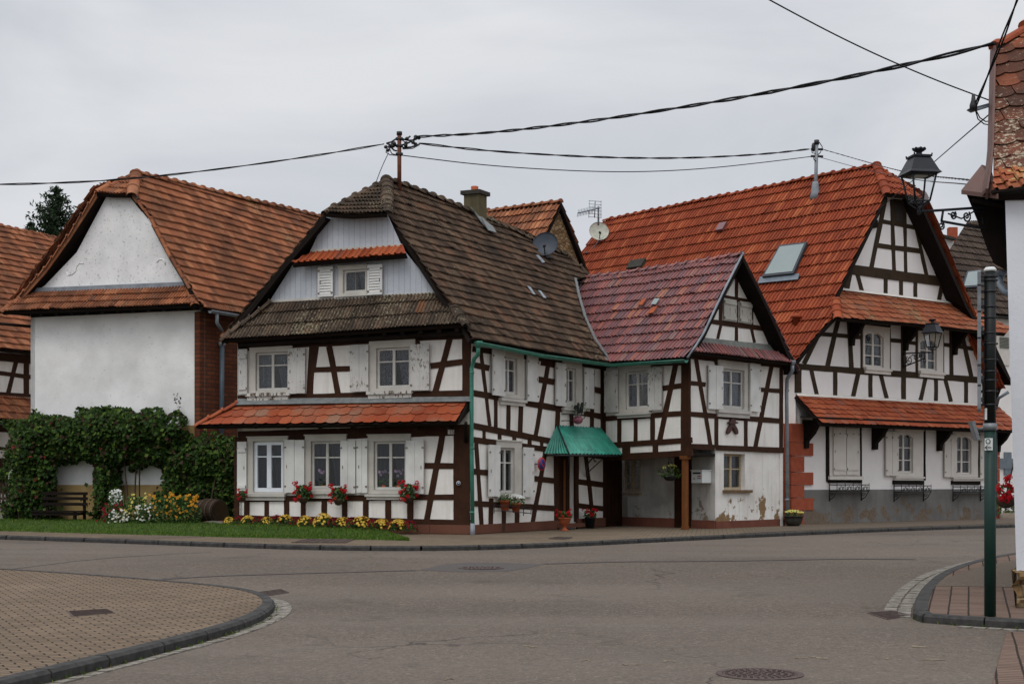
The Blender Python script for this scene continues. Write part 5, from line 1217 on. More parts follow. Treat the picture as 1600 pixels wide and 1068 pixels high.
# left island
li = [gp(x, y) for x, y in ((-300, 888), (-120, 892), (0, 896.5), (100, 903), (200, 911), (300, 919.5), (360, 926), (402, 933), (424, 942), (431, 951), (424, 962), (402, 975), (370, 987), (320, 1002), (250, 1021), (160, 1044), (70, 1067), (-30, 1092), (-200, 1130))]
li = dens(smooth(li, 2), .2); _, lin_ = kerb('kerb', li, .15, M['kerb'], .1, -1, .9)
t = MB(); c = gp(-300, 990, .1); ctr = c
fan = [p + V((0, 0, .094)) for p in lin_]
for i in range(len(fan) - 1): t.face([ctr, fan[i + 1], fan[i]])
o = tag(t.build('pavement', M['paver']), kind='structure')
def cobbles(name, pts, w0, rows, side, mat=M['cobble'], size=.17):
    t = MB()
    for r in range(rows):
        ln = dens(inset(pts, side * (w0 + r * size)), .05); acc = 0; st = ln[0]; last = 0
        for i in range(1, len(ln)):
            if (ln[i] - ln[last]).length >= size * R.uniform(.75, 1.0):
                a, b = ln[last], ln[i]; d = (b - a).normalized(); n = V((-d.y, d.x, 0)) * side; L = (b - a).length
                j = R.uniform(.006, .016); a2 = a + d * .012; 
                p = [a2 + n * .01, a + d * (L - .012) + n * .01, a + d * (L - .012) + n * (size - .014), a2 + n * (size - .014)]
                p = [q + V((R.uniform(-.008, .008), R.uniform(-.008, .008), -.03)) for q in p]
                t.prism(p, (0, 0, .03 + j)); last = i
    return tag(t.build(name, mat), kind='structure')
nose = [p for p in li]
cobbles('gutter_strip', [p for p in li if -8.6 < p.x < 20 and p.y < 18.8], .06, 1, 1, size=.11)
ns = [gp(x, y) for x, y in ((402, 931), (432, 935), (452, 941), (459, 949), (453, 960), (436, 970), (410, 981), (385, 989))]
cobbles('gutter_strip', dens(smooth(ns), .1), 0, 2, -1, size=.13)
# right island
ri = [gp(x, y) for x, y in ((2500, 832), (1800, 855), (1640, 864), (1590, 870), (1540, 878.5), (1495, 891), (1462, 906), (1440, 926), (1428, 950), (1426, 965))]
ri = dens(smooth(ri, 2), .15); _, rin = kerb('kerb', ri, .17, M['kerb'], .1, 1, 1.4)
rb = [gp(x, y) for x, y in ((1426, 966), (1440, 972), (1490, 976), (1560, 980), (1640, 984), (1750, 990), (2400, 1026))]; rb = dens(rb, .15); _, rbn = kerb('kerb', rb, .15, M['kerb'], .1, 1, .55)
t = MB(); bnd = [p + V((0, 0, .094)) for p in rin] + [p + V((0, 0, .094)) for p in rbn]
ctr = gp(2400, 930, .094)
for i in range(len(bnd) - 1): t.face([ctr, bnd[i], bnd[i + 1]])
tag(t.build('pavement', M['paver_pink']), kind='structure')
t = MB(); q = [gp(x, y, .1) for x, y in ((1455, 914.5), (1463, 909), (1480, 901.5), (1502, 893.5), (1545, 881.5), (1600, 872), (1700, 862), (1760, 925), (1600, 917))]
t.face(q[::-1]); tag(t.build('asphalt_pavement', M['asphalt_walk']), kind='structure')
cobbles('gutter_strip', ri[::-1], .02, 2, 1, size=.17)
cobbles('gutter_strip', [gp(x, y) for x, y in ((1500, 978), (1560, 982), (1640, 986))], .0, 1, -1, size=.15)
# lower right pavement
t = MB(); q = [gp(x, y, .006) for x, y in ((1573, 986), (1640, 990), (2300, 1026), (2300, 1100), (1543, 1100), (1552, 1060))]; t.face(q[::-1]); tag(t.build('pavement', M['paver_pink']), kind='structure')
# patches and seams in the road
t = MB(); q = [gp(x, y, .003) for x, y in ((655, 890), (690, 882), (728, 878), (800, 879), (850, 881), (828, 886), (790, 892), (720, 893))]; t.face(q[::-1]); tag(t.build('asphalt_patch', M['asphalt_dark']), kind='structure')
def seam(pxs, w, name='tar_seam'):
    pts = dens(smooth([gp(x, y, .005) for x, y in pxs], 1), .3); t = MB()
    a = inset(pts, w / 2); b = inset(pts, -w / 2)
    for i in range(len(pts) - 1):
        j = [V((R.uniform(-.02, .02), R.uniform(-.03, .03), 0)) for _ in range(2)]
        t.face([b[i] , b[i + 1], a[i + 1], a[i]])
    return tag(t.build(name, M['asphalt_dark']), kind='structure')
seam(((240, 905), (330, 899), (430, 896), (540, 893), (650, 890)), .16); seam(((850, 880), (960, 876.5), (1080, 876), (1200, 874.5), (1320, 872), (1430, 873)), .2); seam(((20, 888), (150, 872), (260, 865), (330, 862)), .05)
def manhole(px, py, rx_px, label, name='manhole_cover', h=.004, square=False, rows=5, wpx=None, hpx=None, ang=0):
    c = gp(px, py, h); r = rx_px / F * c.y; root = empty(name, c, label, 'manhole cover')
    t = MB()
    if not square:
        t.lathe(c, [(r, -.03), (r, .004), (r * .86, .005), (r * .85, -.004)], 40, smooth=False, cap=False); t.build('frame', M['castiron'], root)
        t = MB(); t.lathe(c, [(r * .845, -.02), (r * .845, .003)], 40, smooth=False)
        for ring in range(1, rows + 1):
            n = ring * 6
            for k in range(n):
                a = 2 * math.pi * k / n + ring * .4; rr = r * .80 * ring / rows - r * .04; d = V((math.cos(a), math.sin(a), 0)); s2 = V((-d.y, d.x, 0))
                t.box(c + d * rr + V((0, 0, .006)), r * .075, r * .05, .008, d, s2)
        t.build('cover', M['castiron'], root)
    return root
t = MB()
for x, y, w_ in ((830, 1009, 10), (985, 1037, 16), (1045, 1032, 9), (1440, 1009, 18), (1455, 1029, 22), (1380, 1028, 12), (1260, 1026, 14), (1284, 1027, 8), (915, 1030, 8), (700, 1060, 7)):
    for k in range(5):
        a = w_ * R.uniform(.2, .6); cx = x + R.uniform(-w_, w_); cy = y + R.uniform(-1.2, 1.2)
        t.face([gp(cx - a, cy + .3, .004), gp(cx + a * .7, cy + R.uniform(.4, 1.0), .004), gp(cx + a, cy - .2, .004), gp(cx - a * .4, cy - R.uniform(.4, .9), .004)])
tag(t.build('chalk_marks', M['paint_worn']), kind='structure')
manhole(1187, 1052, 68, 'round cast iron manhole cover with studs, nearest in the road')
manhole(752, 886.5, 36, 'round manhole cover in the dark asphalt patch before the corner house', rows=3)
def grate(pxs, h, label, name='drain_cover', bars=6):
    q = [gp(x, y, h) for x, y in pxs]; c = sum(q, V()) / 4; root = empty(name, c, label, 'cover')
    t = MB(); t.prism([p + V((0, 0, .004)) for p in q], (0, 0, -.02)); t.build('plate', M['castiron'], root)
    t = MB()
    for k in range(bars):
        f = (k + .5) / bars; a, b = q[0].lerp(q[3], f), q[1].lerp(q[2], f); d = (b - a)
        t.prism([a + d * .05 + V((0, 0, .004)), b - d * .05 + V((0, 0, .004)), b - d * .05 + V((0, .03, .004)), a + d * .05 + V((0, .03, .004))], (0, 0, .008))
    t.build('rib', M['castiron'], root)
grate(((104, 955), (168, 951), (180, 957), (112, 963)), .1, 'rectangular utility cover set in the brick island'); grate(((1355, 957), (1398, 954), (1425, 961), (1386, 967)), .004, 'road drain grate beside the right kerb', bars=9)
grate(((455, 846.5), (480, 841.5), (555, 841.5), (540, 847)), .105, 'flat reddish plate in the far pavement by the flower bed'); grate(((857, 840.5), (872, 838.5), (895, 839), (882, 841.5)), .105, 'small dark cover in the pavement before the green canopy')
grate(((400, 925), (440, 920), (452, 925), (412, 931)), .004, 'storm drain at the nose of the brick island', bars=4)

# ================================================================== grass verge
M['grass'] = m_leaf('grass_blades', [(0, lin(48, 74, 22)), (.5, lin(70, 100, 30)), (.9, lin(94, 122, 42)), (1, lin(136, 128, 66))], .6, .3)
M['turf'] = m_simple('turf', lin(62, 86, 30), lin(50, 62, 28), 2.5, .95)
def vx(px): return 828 + (px - 0) / 350 * 9.5 if px < 350 else 837.5 + (px - 350) / 270 * 5
gtab = []
for k in range(72):
    px = -120 + k * 10.7
    f = gp(px, vx(px) if px > 0 else 828, .115); fac = G.off(.02) if px < 340 else A.off(.08)
    b = fac.at(px, 800) if px < 340 else A.off(.08).at(px, 800); zb_ = .565 if px < 420 else .565 - .13 * (px - 420) / 230
    b = V((b.x, b.y, zb_)); f.z = .39
    if px > 600: b = f.lerp(b, max(.02, (642 - px) / 42))
    gtab.append((f, b))
t = MB()
def gpos(i, s): a, b = gtab[i]; p = a.lerp(b, s); p.z = a.z + (b.z - a.z) * sst(s * 1.6) - (.03 if s < .02 else 0); return p
for i in range(71):
    for s in range(6): t.face([gpos(i, s / 6), gpos(i + 1, s / 6), gpos(i + 1, (s + 1) / 6), gpos(i, (s + 1) / 6)], 0, None, True)
for k in range(15000):
    i = R.uniform(0, 70.99); s = R.random() ** 1.6 * .9; a = gpos(int(i), s).lerp(gpos(int(i) + 1, s), i % 1); h = R.uniform(.025, .075); an = R.uniform(0, 6.28); d = V((math.cos(an), math.sin(an), 0)) * .008
    ln_ = V((R.uniform(-.04, .04), R.uniform(-.04, .04), h)); t.face([a - d, a + d, a + ln_], 1)
tag(t.build('grass', [M['turf'], M['grass']]), kind='stuff')

t = MB()      # weeds and dirt along the gutters
for k in range(900):
    i = R.randrange(len(li)); p = li[i]
    if not (-9 < p.x < 8 and p.y < 18.5): continue
    q = p + V((R.uniform(-.02, .06), -R.uniform(.0, .055), .0)); h = R.uniform(.01, .045); an = R.uniform(0, 6.28); d = V((math.cos(an), math.sin(an), 0)) * .006
    t.face([q - d, q + d, q + V((R.uniform(-.03, .03), R.uniform(-.03, .03), h))])
for k in range(260):
    i = R.randrange(len(rb)); p = rb[i]; q = p + V((0, -R.uniform(0, .04), 0)); h = R.uniform(.01, .05); d = V((.006, .002, 0)); t.face([q - d, q + d, q + V((R.uniform(-.03, .03), R.uniform(-.03, .03), h))])
tag(t.build('weeds', M['grass']), kind='stuff')
# ================================================================== plants
def leaf(t, p, s, m=0, r=None, nrm=None, asp=.62, bend=.2):
    if nrm is None: nrm = V((R.gauss(0, 1), R.gauss(0, 1), R.gauss(.5, .8))).normalized()
    x = nrm.orthogonal().normalized(); a = R.uniform(0, 6.28); y = nrm.cross(x); x, y = x * math.cos(a) + y * math.sin(a), y * math.cos(a) - x * math.sin(a)
    r = R.random() if r is None else r
    i = [p - x * s * .5, p + y * s * asp * .5 + nrm * s * bend * .3, p + x * s * .5 - nrm * s * bend, p - y * s * asp * .5 + nrm * s * bend * .3]
    t.mesh(i, [(0, 3, 2, 1)], m, r)
def flower(t, p, s, m, nrm=None, petals=5, mc=None, r=None):
    nrm = nrm or V((R.gauss(0, .5), -1 + R.gauss(0, .4), R.uniform(.2, 1))).normalized()
    x = nrm.orthogonal().normalized(); y = nrm.cross(x); r = R.random() if r is None else r
    for k in range(petals):
        a = 2 * math.pi * k / petals; b = .9 * math.pi / petals
        f = lambda an, rr, dz: p + (x * math.cos(an) + y * math.sin(an)) * rr + nrm * dz
        t.mesh([p, f(a - b, s * .42, s * .08), f(a, s * .55, s * .02), f(a + b, s * .42, s * .08)], [(0, 1, 2, 3)], m, r)
    if mc is not None: t.blob(p + nrm * s * .06, s * .16, s * .16, s * .14, mc, None, 6, 4)
M['vine'] = m_leaf('creeper_leaves', [(0, lin(30, 46, 19)), (.35, lin(43, 65, 25)), (.75, lin(62, 88, 33)), (.90, lin(94, 116, 46)), (.92, lin(76, 56, 42)), (.9985, lin(64, 40, 38)), (.9988, lin(130, 40, 30)), (1, lin(140, 46, 32))], .6, .2)
M['leafgreen'] = m_leaf('flower_leaves', [(0, lin(44, 70, 32)), (.5, lin(64, 96, 42)), (1, lin(94, 124, 58))])
M['stem'] = m_simple('woody_stem', lin(86, 72, 58), lin(60, 50, 42), 8, .9)
def petal(n, a, b): return m_leaf(n, [(0, a), (1, b)], .6, .3)
M['p_yellow'] = petal('yellow_petals', lin(222, 184, 70), lin(238, 206, 98)); M['p_red'] = petal('red_petals', lin(176, 20, 34), lin(206, 34, 46)); M['p_white'] = petal('white_petals', lin(226, 226, 220), lin(238, 238, 234))
M['p_dark'] = petal('crimson_petals', lin(104, 16, 30), lin(138, 24, 38)); M['p_orange'] = petal('golden_petals', lin(224, 150, 44), lin(238, 178, 62)); M['p_pale'] = petal('pale_yellow_petals', lin(220, 212, 108), lin(230, 224, 136)); M['p_pink'] = petal('pink_petals', lin(160, 134, 160), lin(184, 158, 182)); M['p_centre'] = m_simple('flower_centre', lin(96, 60, 28), lin(70, 44, 24), 10, .9)

# the creeper on its trellis before the barn
R.seed(77)
vine = empty('climbing_vine', G.at(150, 812, .5), 'dark green creeper with reddish leaves, arching over the bench on the barn wall', 'vine')
lobes = [(38, 700, 30, 46, .9), (60, 680, 40, 34, .8), (34, 765, 16, 42, .7), (48, 770, 36, 46, .7), (100, 680, 44, 30, .9), (150, 672, 48, 34, 1.0), (200, 672, 50, 36, 1.0), (250, 672, 44, 34, .9), (100, 705, 60, 20, .7), (170, 705, 50, 24, .8),
         (165, 735, 22, 40, .6), (150, 780, 22, 32, .6), (175, 765, 16, 40, .5), (212, 712, 16, 26, .5), (235, 705, 40, 24, .7), (280, 720, 30, 40, .7), (310, 720, 36, 38, .6), (345, 720, 26, 42, .5), (270, 765, 26, 34, .6), (305, 765, 28, 34, .5), (345, 770, 24, 36, .4), (92, 778, 6, 26, .4), (325, 745, 34, 45, .25), (15, 795, 14, 16, .6), (60, 800, 40, 14, .6), (352, 800, 14, 18, .3), (140, 684, 128, 42, .85), (55, 735, 48, 66, .7), (300, 712, 52, 34, .45), (335, 745, 32, 56, .2)]
t = MB()
def inhole(x, y): return (88 < x < 146 and 726 < y < 800) or (192 < x < 214 and 738 < y < 772) or (224 < x < 254 and 732 < y < 768)
for cx, cy, rx, ry, dep in lobes:
    n = int(rx * ry * .85)
    for k in range(n):
        a = R.uniform(0, 6.283); rr = math.sqrt(R.random()); rr = rr * (1 + .16 * math.sin(a * 5 + cx) + .1 * math.sin(a * 11 + cy))
        x, y = cx + math.cos(a) * rx * rr, cy + math.sin(a) * ry * rr
        if inhole(x, y) and R.random() < .97: continue
        e = math.sqrt(max(0, 1 - min(1, rr) ** 2)); dn = .12 + dep * (e * R.uniform(.55, 1.0) + R.uniform(-.05, .1)) * .9
        p = G.at(x, y, max(.05, dn))
        nr = (G.n * R.uniform(.3, 1.2) + V((R.gauss(0, .55), R.gauss(0, .4), R.uniform(.1, 1.1)))).normalized()
        leaf(t, p, R.uniform(.085, .16), 0, None, nr, .85, .18)
for cx, cy, n in ((172, 648, 14), (180, 646, 10), (275, 648, 24), (278, 632, 12), (276, 622, 8), (228, 646, 8), (3, 700, 10), (8, 730, 12)):
    for k in range(n): leaf(t, G.at(cx + R.gauss(0, 3), cy + R.gauss(0, 5), R.uniform(.1, .5)), R.uniform(.07, .12), 0)
t.build('foliage', M['vine'], vine)
t = MB()
for x0, x1 in ((30, 34), (60, 52), (160, 166), (175, 172), (262, 268), (300, 296), (330, 338), (215, 212), (200, 196)):
    pts = [G.at(x0, 818, .5), G.at((x0 + x1) / 2 + R.uniform(-4, 4), 780, .45), G.at(x1, 740, .4), G.at(x1 + R.uniform(-12, 12), 690, .45)]; t.tube(pts, [.035, .028, .022, .012], 6)
t.build('stem', M['stem'], vine)
t = MB()
for y in (655, 690, 716):
    t.tube([G.at(25, y + 4, .38), G.at(270, y, .38)], .02, 5)
for x in (30, 85, 150, 218, 258): t.tube([G.at(x, 660, .36), G.at(x, 818, .36)], .022, 5)
t.build('trellis', M['stem'], vine)
# bench under the vine
bench = empty('park_bench', G.at(110, 815, .9), 'weathered brown slatted bench under the creeper, before the beige wall band', 'bench')
Gb = G.off(.75)
t = MB(); u0_, u1_, _, zs = pxrect(Gb, 66, 138, 800, 795); zs = Gb.uz(100, 797)[1]
for k in range(4): slab(t, Gb, u0_, u1_, zs - .04, zs, .05 + k * .115, .05 + k * .115 + .10)
slab(t, Gb, u0_, u1_, zs - .13, zs - .045, .42, .47); t.build('seat', M['darkwood'], bench)
t = MB()
for zz in (.14, .30, .44): slab(t, Gb, u0_ + .02, u1_ - .02, zs + zz, zs + zz + .085, .0, .035)
t.build('backrest', M['darkwood'], bench)
for u in (u0_ + .12, u1_ - .18):
    t = MB(); slab(t, Gb, u, u + .07, .45, zs - .04, .38, .46); slab(t, Gb, u, u + .07, .45, zs + .5, -.05, .0); slab(t, Gb, u + .005, u + .065, zs - .12, zs - .05, -.0, .38); t.build('leg', M['darkwood'], bench)
# fence at the left edge
fe = empty('picket_fence', G.at(5, 800, .2), 'grey-brown upright picket fence at the left edge beside the creeper', 'fence')
t = MB()
for k in range(16):
    x = -62 + k * 5.6; u_, z0_ = G.uz(x, 788, .1); z1_ = G.uz(x, 744 + R.uniform(-3, 3), .1)[1]; slab(t, G, u_ - .038, u_ + .038, z0_, z1_, .1, .125)
t.build('picket', M['postwood'] if False else M['stem'], fe)
t = MB()
for y in (752, 778): a_, b_ = G.uz(-64, y, .07)[0], G.uz(26, y, .07)[0]; z_ = G.uz(-20, y)[1]; slab(t, G, a_, b_, z_ - .035, z_ + .035, .05, .098)
t.build('rail', M['stem'], fe)
t = MB(); slab(t, G, *pxrect(G, -64, 26, 788, 812), .0, .2); t.build('fence_base', M['cobble'], fe)

def shrub(name, label, cat, anchor, w, h, d, nleaf, ls, heads, hs, mats, petals=8, front=True, grp=None, centre=True, hcluster=1):
    o = empty(name, anchor, label, cat, grp); t = MB(); c = V(anchor)
    for k in range(nleaf):
        a = R.uniform(0, 6.283); rr = math.sqrt(R.random()); z = R.random()
        rad = rr * (1 - .55 * max(0, z - .5) * 1.6); leaf(t, c + V((math.cos(a) * w / 2 * rad, math.sin(a) * d / 2 * rad, .03 + z * h * .92)), R.uniform(.7, 1.3) * ls, 0)
    t.build('foliage', M['leafgreen'], o)
    t = MB()
    for k in range(10): a = c + V((R.uniform(-.35, .35) * w, R.uniform(-.3, .3) * d, 0)); t.tube([a, a + V((R.uniform(-.08, .08), R.uniform(-.08, .08), h * .85))], .007, 4)
    t.build('stem', M['leafgreen'], o)
    t = MB()
    for k in range(heads):
        a = R.uniform(0, 6.283); z = R.uniform(.25, 1.08); rr = R.uniform(.55, 1.02) * (1 - .5 * max(0, z - .6)); p = c + V((math.cos(a) * w / 2 * rr, -abs(math.sin(a)) * d / 2 * rr if R.random() < .8 else math.sin(a) * d / 2 * rr, z * h))
        for q in range(hcluster): flower(t, p + V((R.gauss(0, hs * .8), R.gauss(0, hs * .5), R.gauss(0, hs * .7))) * (hcluster > 1), hs * R.uniform(.8, 1.2), 0, None, petals, 1 if centre else None)
    t.build('blossoms', mats, o); return o
Gp = lambda px, py, n: G.at(px, py, n)
def base(px, n, z=.46): p = G.at(px, 800, n + .55); return V((p.x, p.y, z))
shrub('phlox', 'tall white phlox in bloom against the dark creeper', 'flower', base(181, 1.5), .55, 1.0, .5, 300, .08, 0, .05, [M['p_white'], M['p_white']])
t = MB(); o_ = bpy.data.objects['phlox']; 
for k in range(95): a = R.uniform(0, 6.28); rr = math.sqrt(R.random()); flower(t, base(181 + math.cos(a) * 11 * rr, 1.5 + R.uniform(-.1, .15), CZ - (775 + math.sin(a) * 12 * rr - YH) / F * 39), .055, 0, None, 5, None)
t.build('blossoms', M['p_white'], o_)
shrub('salvia', 'clump of red flowers below the white phlox', 'flower', base(177, 1.75), .7, .62, .4, 160, .07, 26, .07, [M['p_dark'], M['p_dark']], 5, centre=False, hcluster=2)
shrub('aster', 'low white flower mound before the creeper, left of the yellow bushes', 'flower', base(186, 1.95), .55, .42, .4, 160, .06, 48, .055, [M['p_white'], M['p_yellow']], 8)
shrub('marigold', 'pale yellow flowering bush beside the white flowers', 'flower', base(213, 1.55), .85, .82, .55, 620, .075, 40, .06, [M['p_pale'], M['p_yellow']], 7)
shrub('daisy', 'white daisies in front of the pale yellow bush', 'flower', base(227, 1.95), .6, .60, .4, 420, .07, 40, .06, [M['p_white'], M['p_yellow']], 9)
shrub('coneflower', 'golden coneflower bush in the middle of the bed, beside white daisies', 'flower', base(254, 1.7), .95, .80, .6, 800, .085, 42, .07, [M['p_orange'], M['p_centre']], 9)
shrub('coneflower', 'golden coneflower bush next to the wooden barrel', 'flower', base(288, 1.7), .95, .84, .6, 800, .085, 52, .072, [M['p_orange'], M['p_centre']], 9)
# barrel lying on stones
bp_ = base(330, .8, .86); brl = empty('barrel', bp_ - V((0, 0, .36)), 'old wooden barrel lying on its side by the flower bed', 'barrel')
ax = (G.d * .95 + G.n * .35).normalized(); prof = [(.0, -.34), (.255, -.34), (.265, -.36), (.29, -.36), (.325, -.18), (.34, 0), (.325, .18), (.29, .36), (.26, .36), (.0, .34)]
t = MB(); t.lathe(bp_, prof, 22, axis=ax, smooth=False, cap=False); t.build('body', M['timber_red'], brl)
for z, r_ in ((-.30, .305), (-.13, .334), (.13, .334), (.30, .305)):
    t = MB(); t.lathe(bp_, [(r_, z - .025), (r_ + .008, z - .025), (r_ + .008, z + .025), (r_, z + .025)], 22, axis=ax, smooth=False, cap=False); t.build('hoop', M['zincdark'] if False else M['castiron'], brl)
t = MB(); t.lathe(bp_ - ax * .345, [(.04, -.004), (.04, -.012)], 10, axis=ax); t.build('bung', M['iron'], brl)
for px, py, nn, s, lb in ((335, 821, 1.75, .38, 'long flat stone under the barrel'), (324, 816, 1.8, .2, 'small pale stone block by the barrel'), (347, 817, 1.6, .24, 'rough reddish stone right of the barrel')):
    t = MB(); p = G.at(px, py, nn); p.z = .52; t.blob(p, s * .9, s * .5, .09, 0, None, 9, 6, .12); tag(t.build('stone', M['kerb_wear'] if s > .3 else M['sandstone'], None, p), lb, 'stone')
# bedding row of chrysanthemums
def mum(mat, label, s=1.0):
    o = empty('chrysanthemum', (0, 0, 0), label, 'flower', 'bedding row before the corner house'); t = MB()
    for k in range(150): a = R.uniform(0, 6.283); rr = math.sqrt(R.random()); z = math.sqrt(max(0, 1 - rr * rr)); leaf(t, V((math.cos(a) * .25 * rr, math.sin(a) * .2 * rr, .02 + z * .24 * R.uniform(.3, 1))), .06, 0)
    t.build('foliage', M['leafgreen'], o); t = MB()
    for k in range(58):
        a = R.uniform(0, 6.283); rr = math.sqrt(R.random()); z = math.sqrt(max(0, 1 - rr * rr)); n_ = V((math.cos(a) * rr, math.sin(a) * rr, z + .2)).normalized()
        p = V((math.cos(a) * .25 * rr, math.sin(a) * .2 * rr, .05 + z * .25)); flower(t, p, R.uniform(.05, .075), 0, n_, 9, None); flower(t, p + n_ * .012, .035, 0, n_, 6, None)
    t.build('blossoms', mat, o); return o
R.seed(3)
row = [(358, 'y', .7), (374, 'r', .8), (388, 'y', .85), (404, 'r', .8), (417, 'y', .75), (433, 'r', .95), (446, 'y', 1.0), (463, 'r', .85), (477, 'y', 1.0), (492, 'r', .85), (505, 'y', 1.25), (522, 'r', .9), (536, 'y', 1.0), (551, 'r', 1.05), (565, 'y', 1.15), (582, 'r', .95), (597, 'y', 1.0), (612, 'r', .9), (623, 'y', 1.05), (640, 'r', 1.0)]
py_, pr_ = mum(M['p_yellow'], ''), mum(M['p_dark'], '')
for o, w_ in ((py_, 'y'), (pr_, 'r')):
    first = True; k = 0
    for px, c_, s_ in row:
        if c_ != w_: continue
        k += 1; p = A.at(px, 800, .42); zz = .565 if px < 420 else .565 - .13 * (px - 420) / 230; loc = V((p.x, p.y, zz - .03))
        col_ = 'yellow' if w_ == 'y' else 'crimson'
        pos = 'at the far left end' if px < 380 else ('under the left front window' if px < 450 else ('under the middle front window' if px < 530 else ('under the right front window' if px < 610 else 'at the right end')))
        if px == 505: pos = 'tallest of the row, under the middle front window'
        lab = f'{col_} chrysanthemum {pos} of the bedding row, {["first", "second", "third", "fourth", "fifth", "sixth", "seventh", "eighth", "ninth", "tenth"][k - 1]} {col_} from the left'
        lab = ' '.join(lab.split()[:16])
        lab = f'{col_} chrysanthemum in the bedding row, {["first", "second", "third", "fourth", "fifth", "sixth", "seventh", "eighth", "ninth", "tenth"][k - 1]} {col_} one from the left'
        if first: o.location = loc; o['label'] = lab; o.scale = (s_,) * 3; o.rotation_euler = (0, 0, R.uniform(0, 6)); first = False
        else: copy_tree(o, loc, lab, R.uniform(0, 6), s_)
# geranium baskets under the front windows
def geranium(n=14, w=.30, h=.32, pot='basket', lab='', name='flower_basket', grp=None, cat='flower basket', mat=None):
    o = empty(name, (0, 0, 0), lab, cat, grp); t = MB()
    if pot == 'basket': t.lathe((0, 0, -.17), [(.03, 0), (.09, .03), (.125, .12), (.13, .17), (.11, .17), (.1, .1)], 14)
    elif pot == 'urn': t.lathe((0, 0, 0), [(.15, 0), (.15, .03), (.07, .06), (.06, .14), (.12, .20), (.19, .30), (.22, .40), (.235, .41), (.235, .45), (.20, .45), (.19, .36)], 18)
    elif pot == 'tub': t.lathe((0, 0, 0), [(.15, 0), (.19, .36), (.205, .36), (.205, .40), (.18, .40), (.17, .3)], 18)
    elif pot == 'bowl': t.lathe((0, 0, 0), [(.16, 0), (.24, .05), (.29, .16), (.31, .28), (.33, .29), (.33, .33), (.29, .33), (.27, .2)], 20)
    t.build('pot', mat, o)
    z0 = {'basket': 0, 'urn': .43, 'tub': .38, 'bowl': .31}[pot]
    t = MB()
    for k in range(n * 13):
        a = R.uniform(0, 6.283); rr = math.sqrt(R.random()); z = R.uniform(-.15, 1) if pot == 'basket' else R.uniform(0, 1); leaf(t, V((math.cos(a) * w * .5 * rr, math.sin(a) * w * .4 * rr, z0 + z * h * .8)), R.uniform(.06, .1), 0, None, None, .9)
    t.build('foliage', M['leafgreen'], o); t = MB()
    for k in range(n):
        a = R.uniform(0, 6.283); z = R.uniform(-.35 if pot == 'basket' else .2, 1.05); c = V((math.cos(a) * w * .58, -abs(math.sin(a)) * w * .5, z0 + z * h))
        for q in range(16): d = V((R.gauss(0, 1), R.gauss(0, 1), R.gauss(0, 1))).normalized(); flower(t, c + d * .045, .045, 0, d, 5, None)
    t.build('blossoms', M['p_red'], o); return o
R.seed(13)
g0_ = geranium(14, .40, .36, 'basket', '', grp='geranium baskets on the front wall', mat=M['stem'])
spots = [(379, 776, .55, 'small red geranium basket at the left end of the front wall'), (474, 776, 1.0, 'red geranium basket left of the middle front window, largest of the front wall'), (529, 779, .95, 'straggly red geranium basket right of the middle front window'), (637, 775, 1.0, 'red geranium basket below the right front window')]
for k, (px, py, s_, lb) in enumerate(spots):
    loc = A.at(px, py, .25)
    o = g0_ if k == 0 else copy_tree(g0_, loc, lb, 0, s_)
    if k == 0: o.location = loc; o.scale = (s_,) * 3; o['label'] = lb
    if k: o.rotation_euler = (0, 0, R.uniform(-.5, .5))
p = B.at(882, 822, .62); p.z = .376; o = geranium(13, .52, .30, 'urn', 'red geraniums in a terracotta pedestal urn left of the door step', 'flower_pot', None, 'flower pot', M['terracotta']); o.location = p; o.scale = (.76,) * 3
p = B.at(922, 820, .30); p.z = .376; o = geranium(12, .46, .32, 'tub', 'red geraniums in a black tub under the green canopy', 'flower_pot', None, 'flower pot', M['iron']); o.location = p; o.scale = (.76,) * 3
def tuft(name, label, loc, w, h, n, mats, hang=None, cat='flower pot', potmat=None, pot='bowl', ps=1, fl=20, fs=.035, leafs=.06):
    o = empty(name, loc, label, cat); c = V(loc); t = MB()
    if pot == 'bowl': t.lathe(c, [(.18 * ps, 0), (.25 * ps, .06 * ps), (.30 * ps, .2 * ps), (.31 * ps, .30 * ps), (.335 * ps, .30 * ps), (.335 * ps, .34 * ps), (.29 * ps, .34 * ps), (.27 * ps, .24 * ps)], 18); z0 = .34 * ps
    elif pot == 'half': t.lathe(c, [(.05 * ps, 0), (.16 * ps, .03 * ps), (.22 * ps, .14 * ps), (.23 * ps, .17 * ps), (.2 * ps, .17 * ps)], 14); z0 = .16 * ps
    elif pot == 'pot': t.lathe(c, [(.09 * ps, 0), (.13 * ps, .22 * ps), (.145 * ps, .22 * ps), (.145 * ps, .27 * ps), (.12 * ps, .27 * ps), (.11 * ps, .2 * ps)], 14); z0 = .26 * ps
    t.build('pot', potmat, o); t = MB()
    for k in range(n): a = R.uniform(0, 6.283); rr = math.sqrt(R.random()); leaf(t, c + V((math.cos(a) * w / 2 * rr, math.sin(a) * w / 2 * rr, z0 - .04 + R.random() * h * (1.1 - .5 * rr))), R.uniform(.7, 1.3) * leafs, 0)
    t.build('foliage', M['leafgreen'], o); t = MB()
    for k in range(fl): a = R.uniform(0, 6.283); rr = R.uniform(.3, 1); flower(t, c + V((math.cos(a) * w / 2 * rr, math.sin(a) * w / 2 * rr, z0 + h * (1.05 - .5 * rr))), fs, 0, None, 5)
    t.build('blossoms', mats, o)
    if hang is not None:
        t = MB(); top = V(hang)
        for k in range(3): a = k * 2.09; t.tube([c + V((math.cos(a) * .2 * ps, math.sin(a) * .2 * ps, z0)), top], .006, 4)
        t.build('hanger', M['iron'], o)
    return o
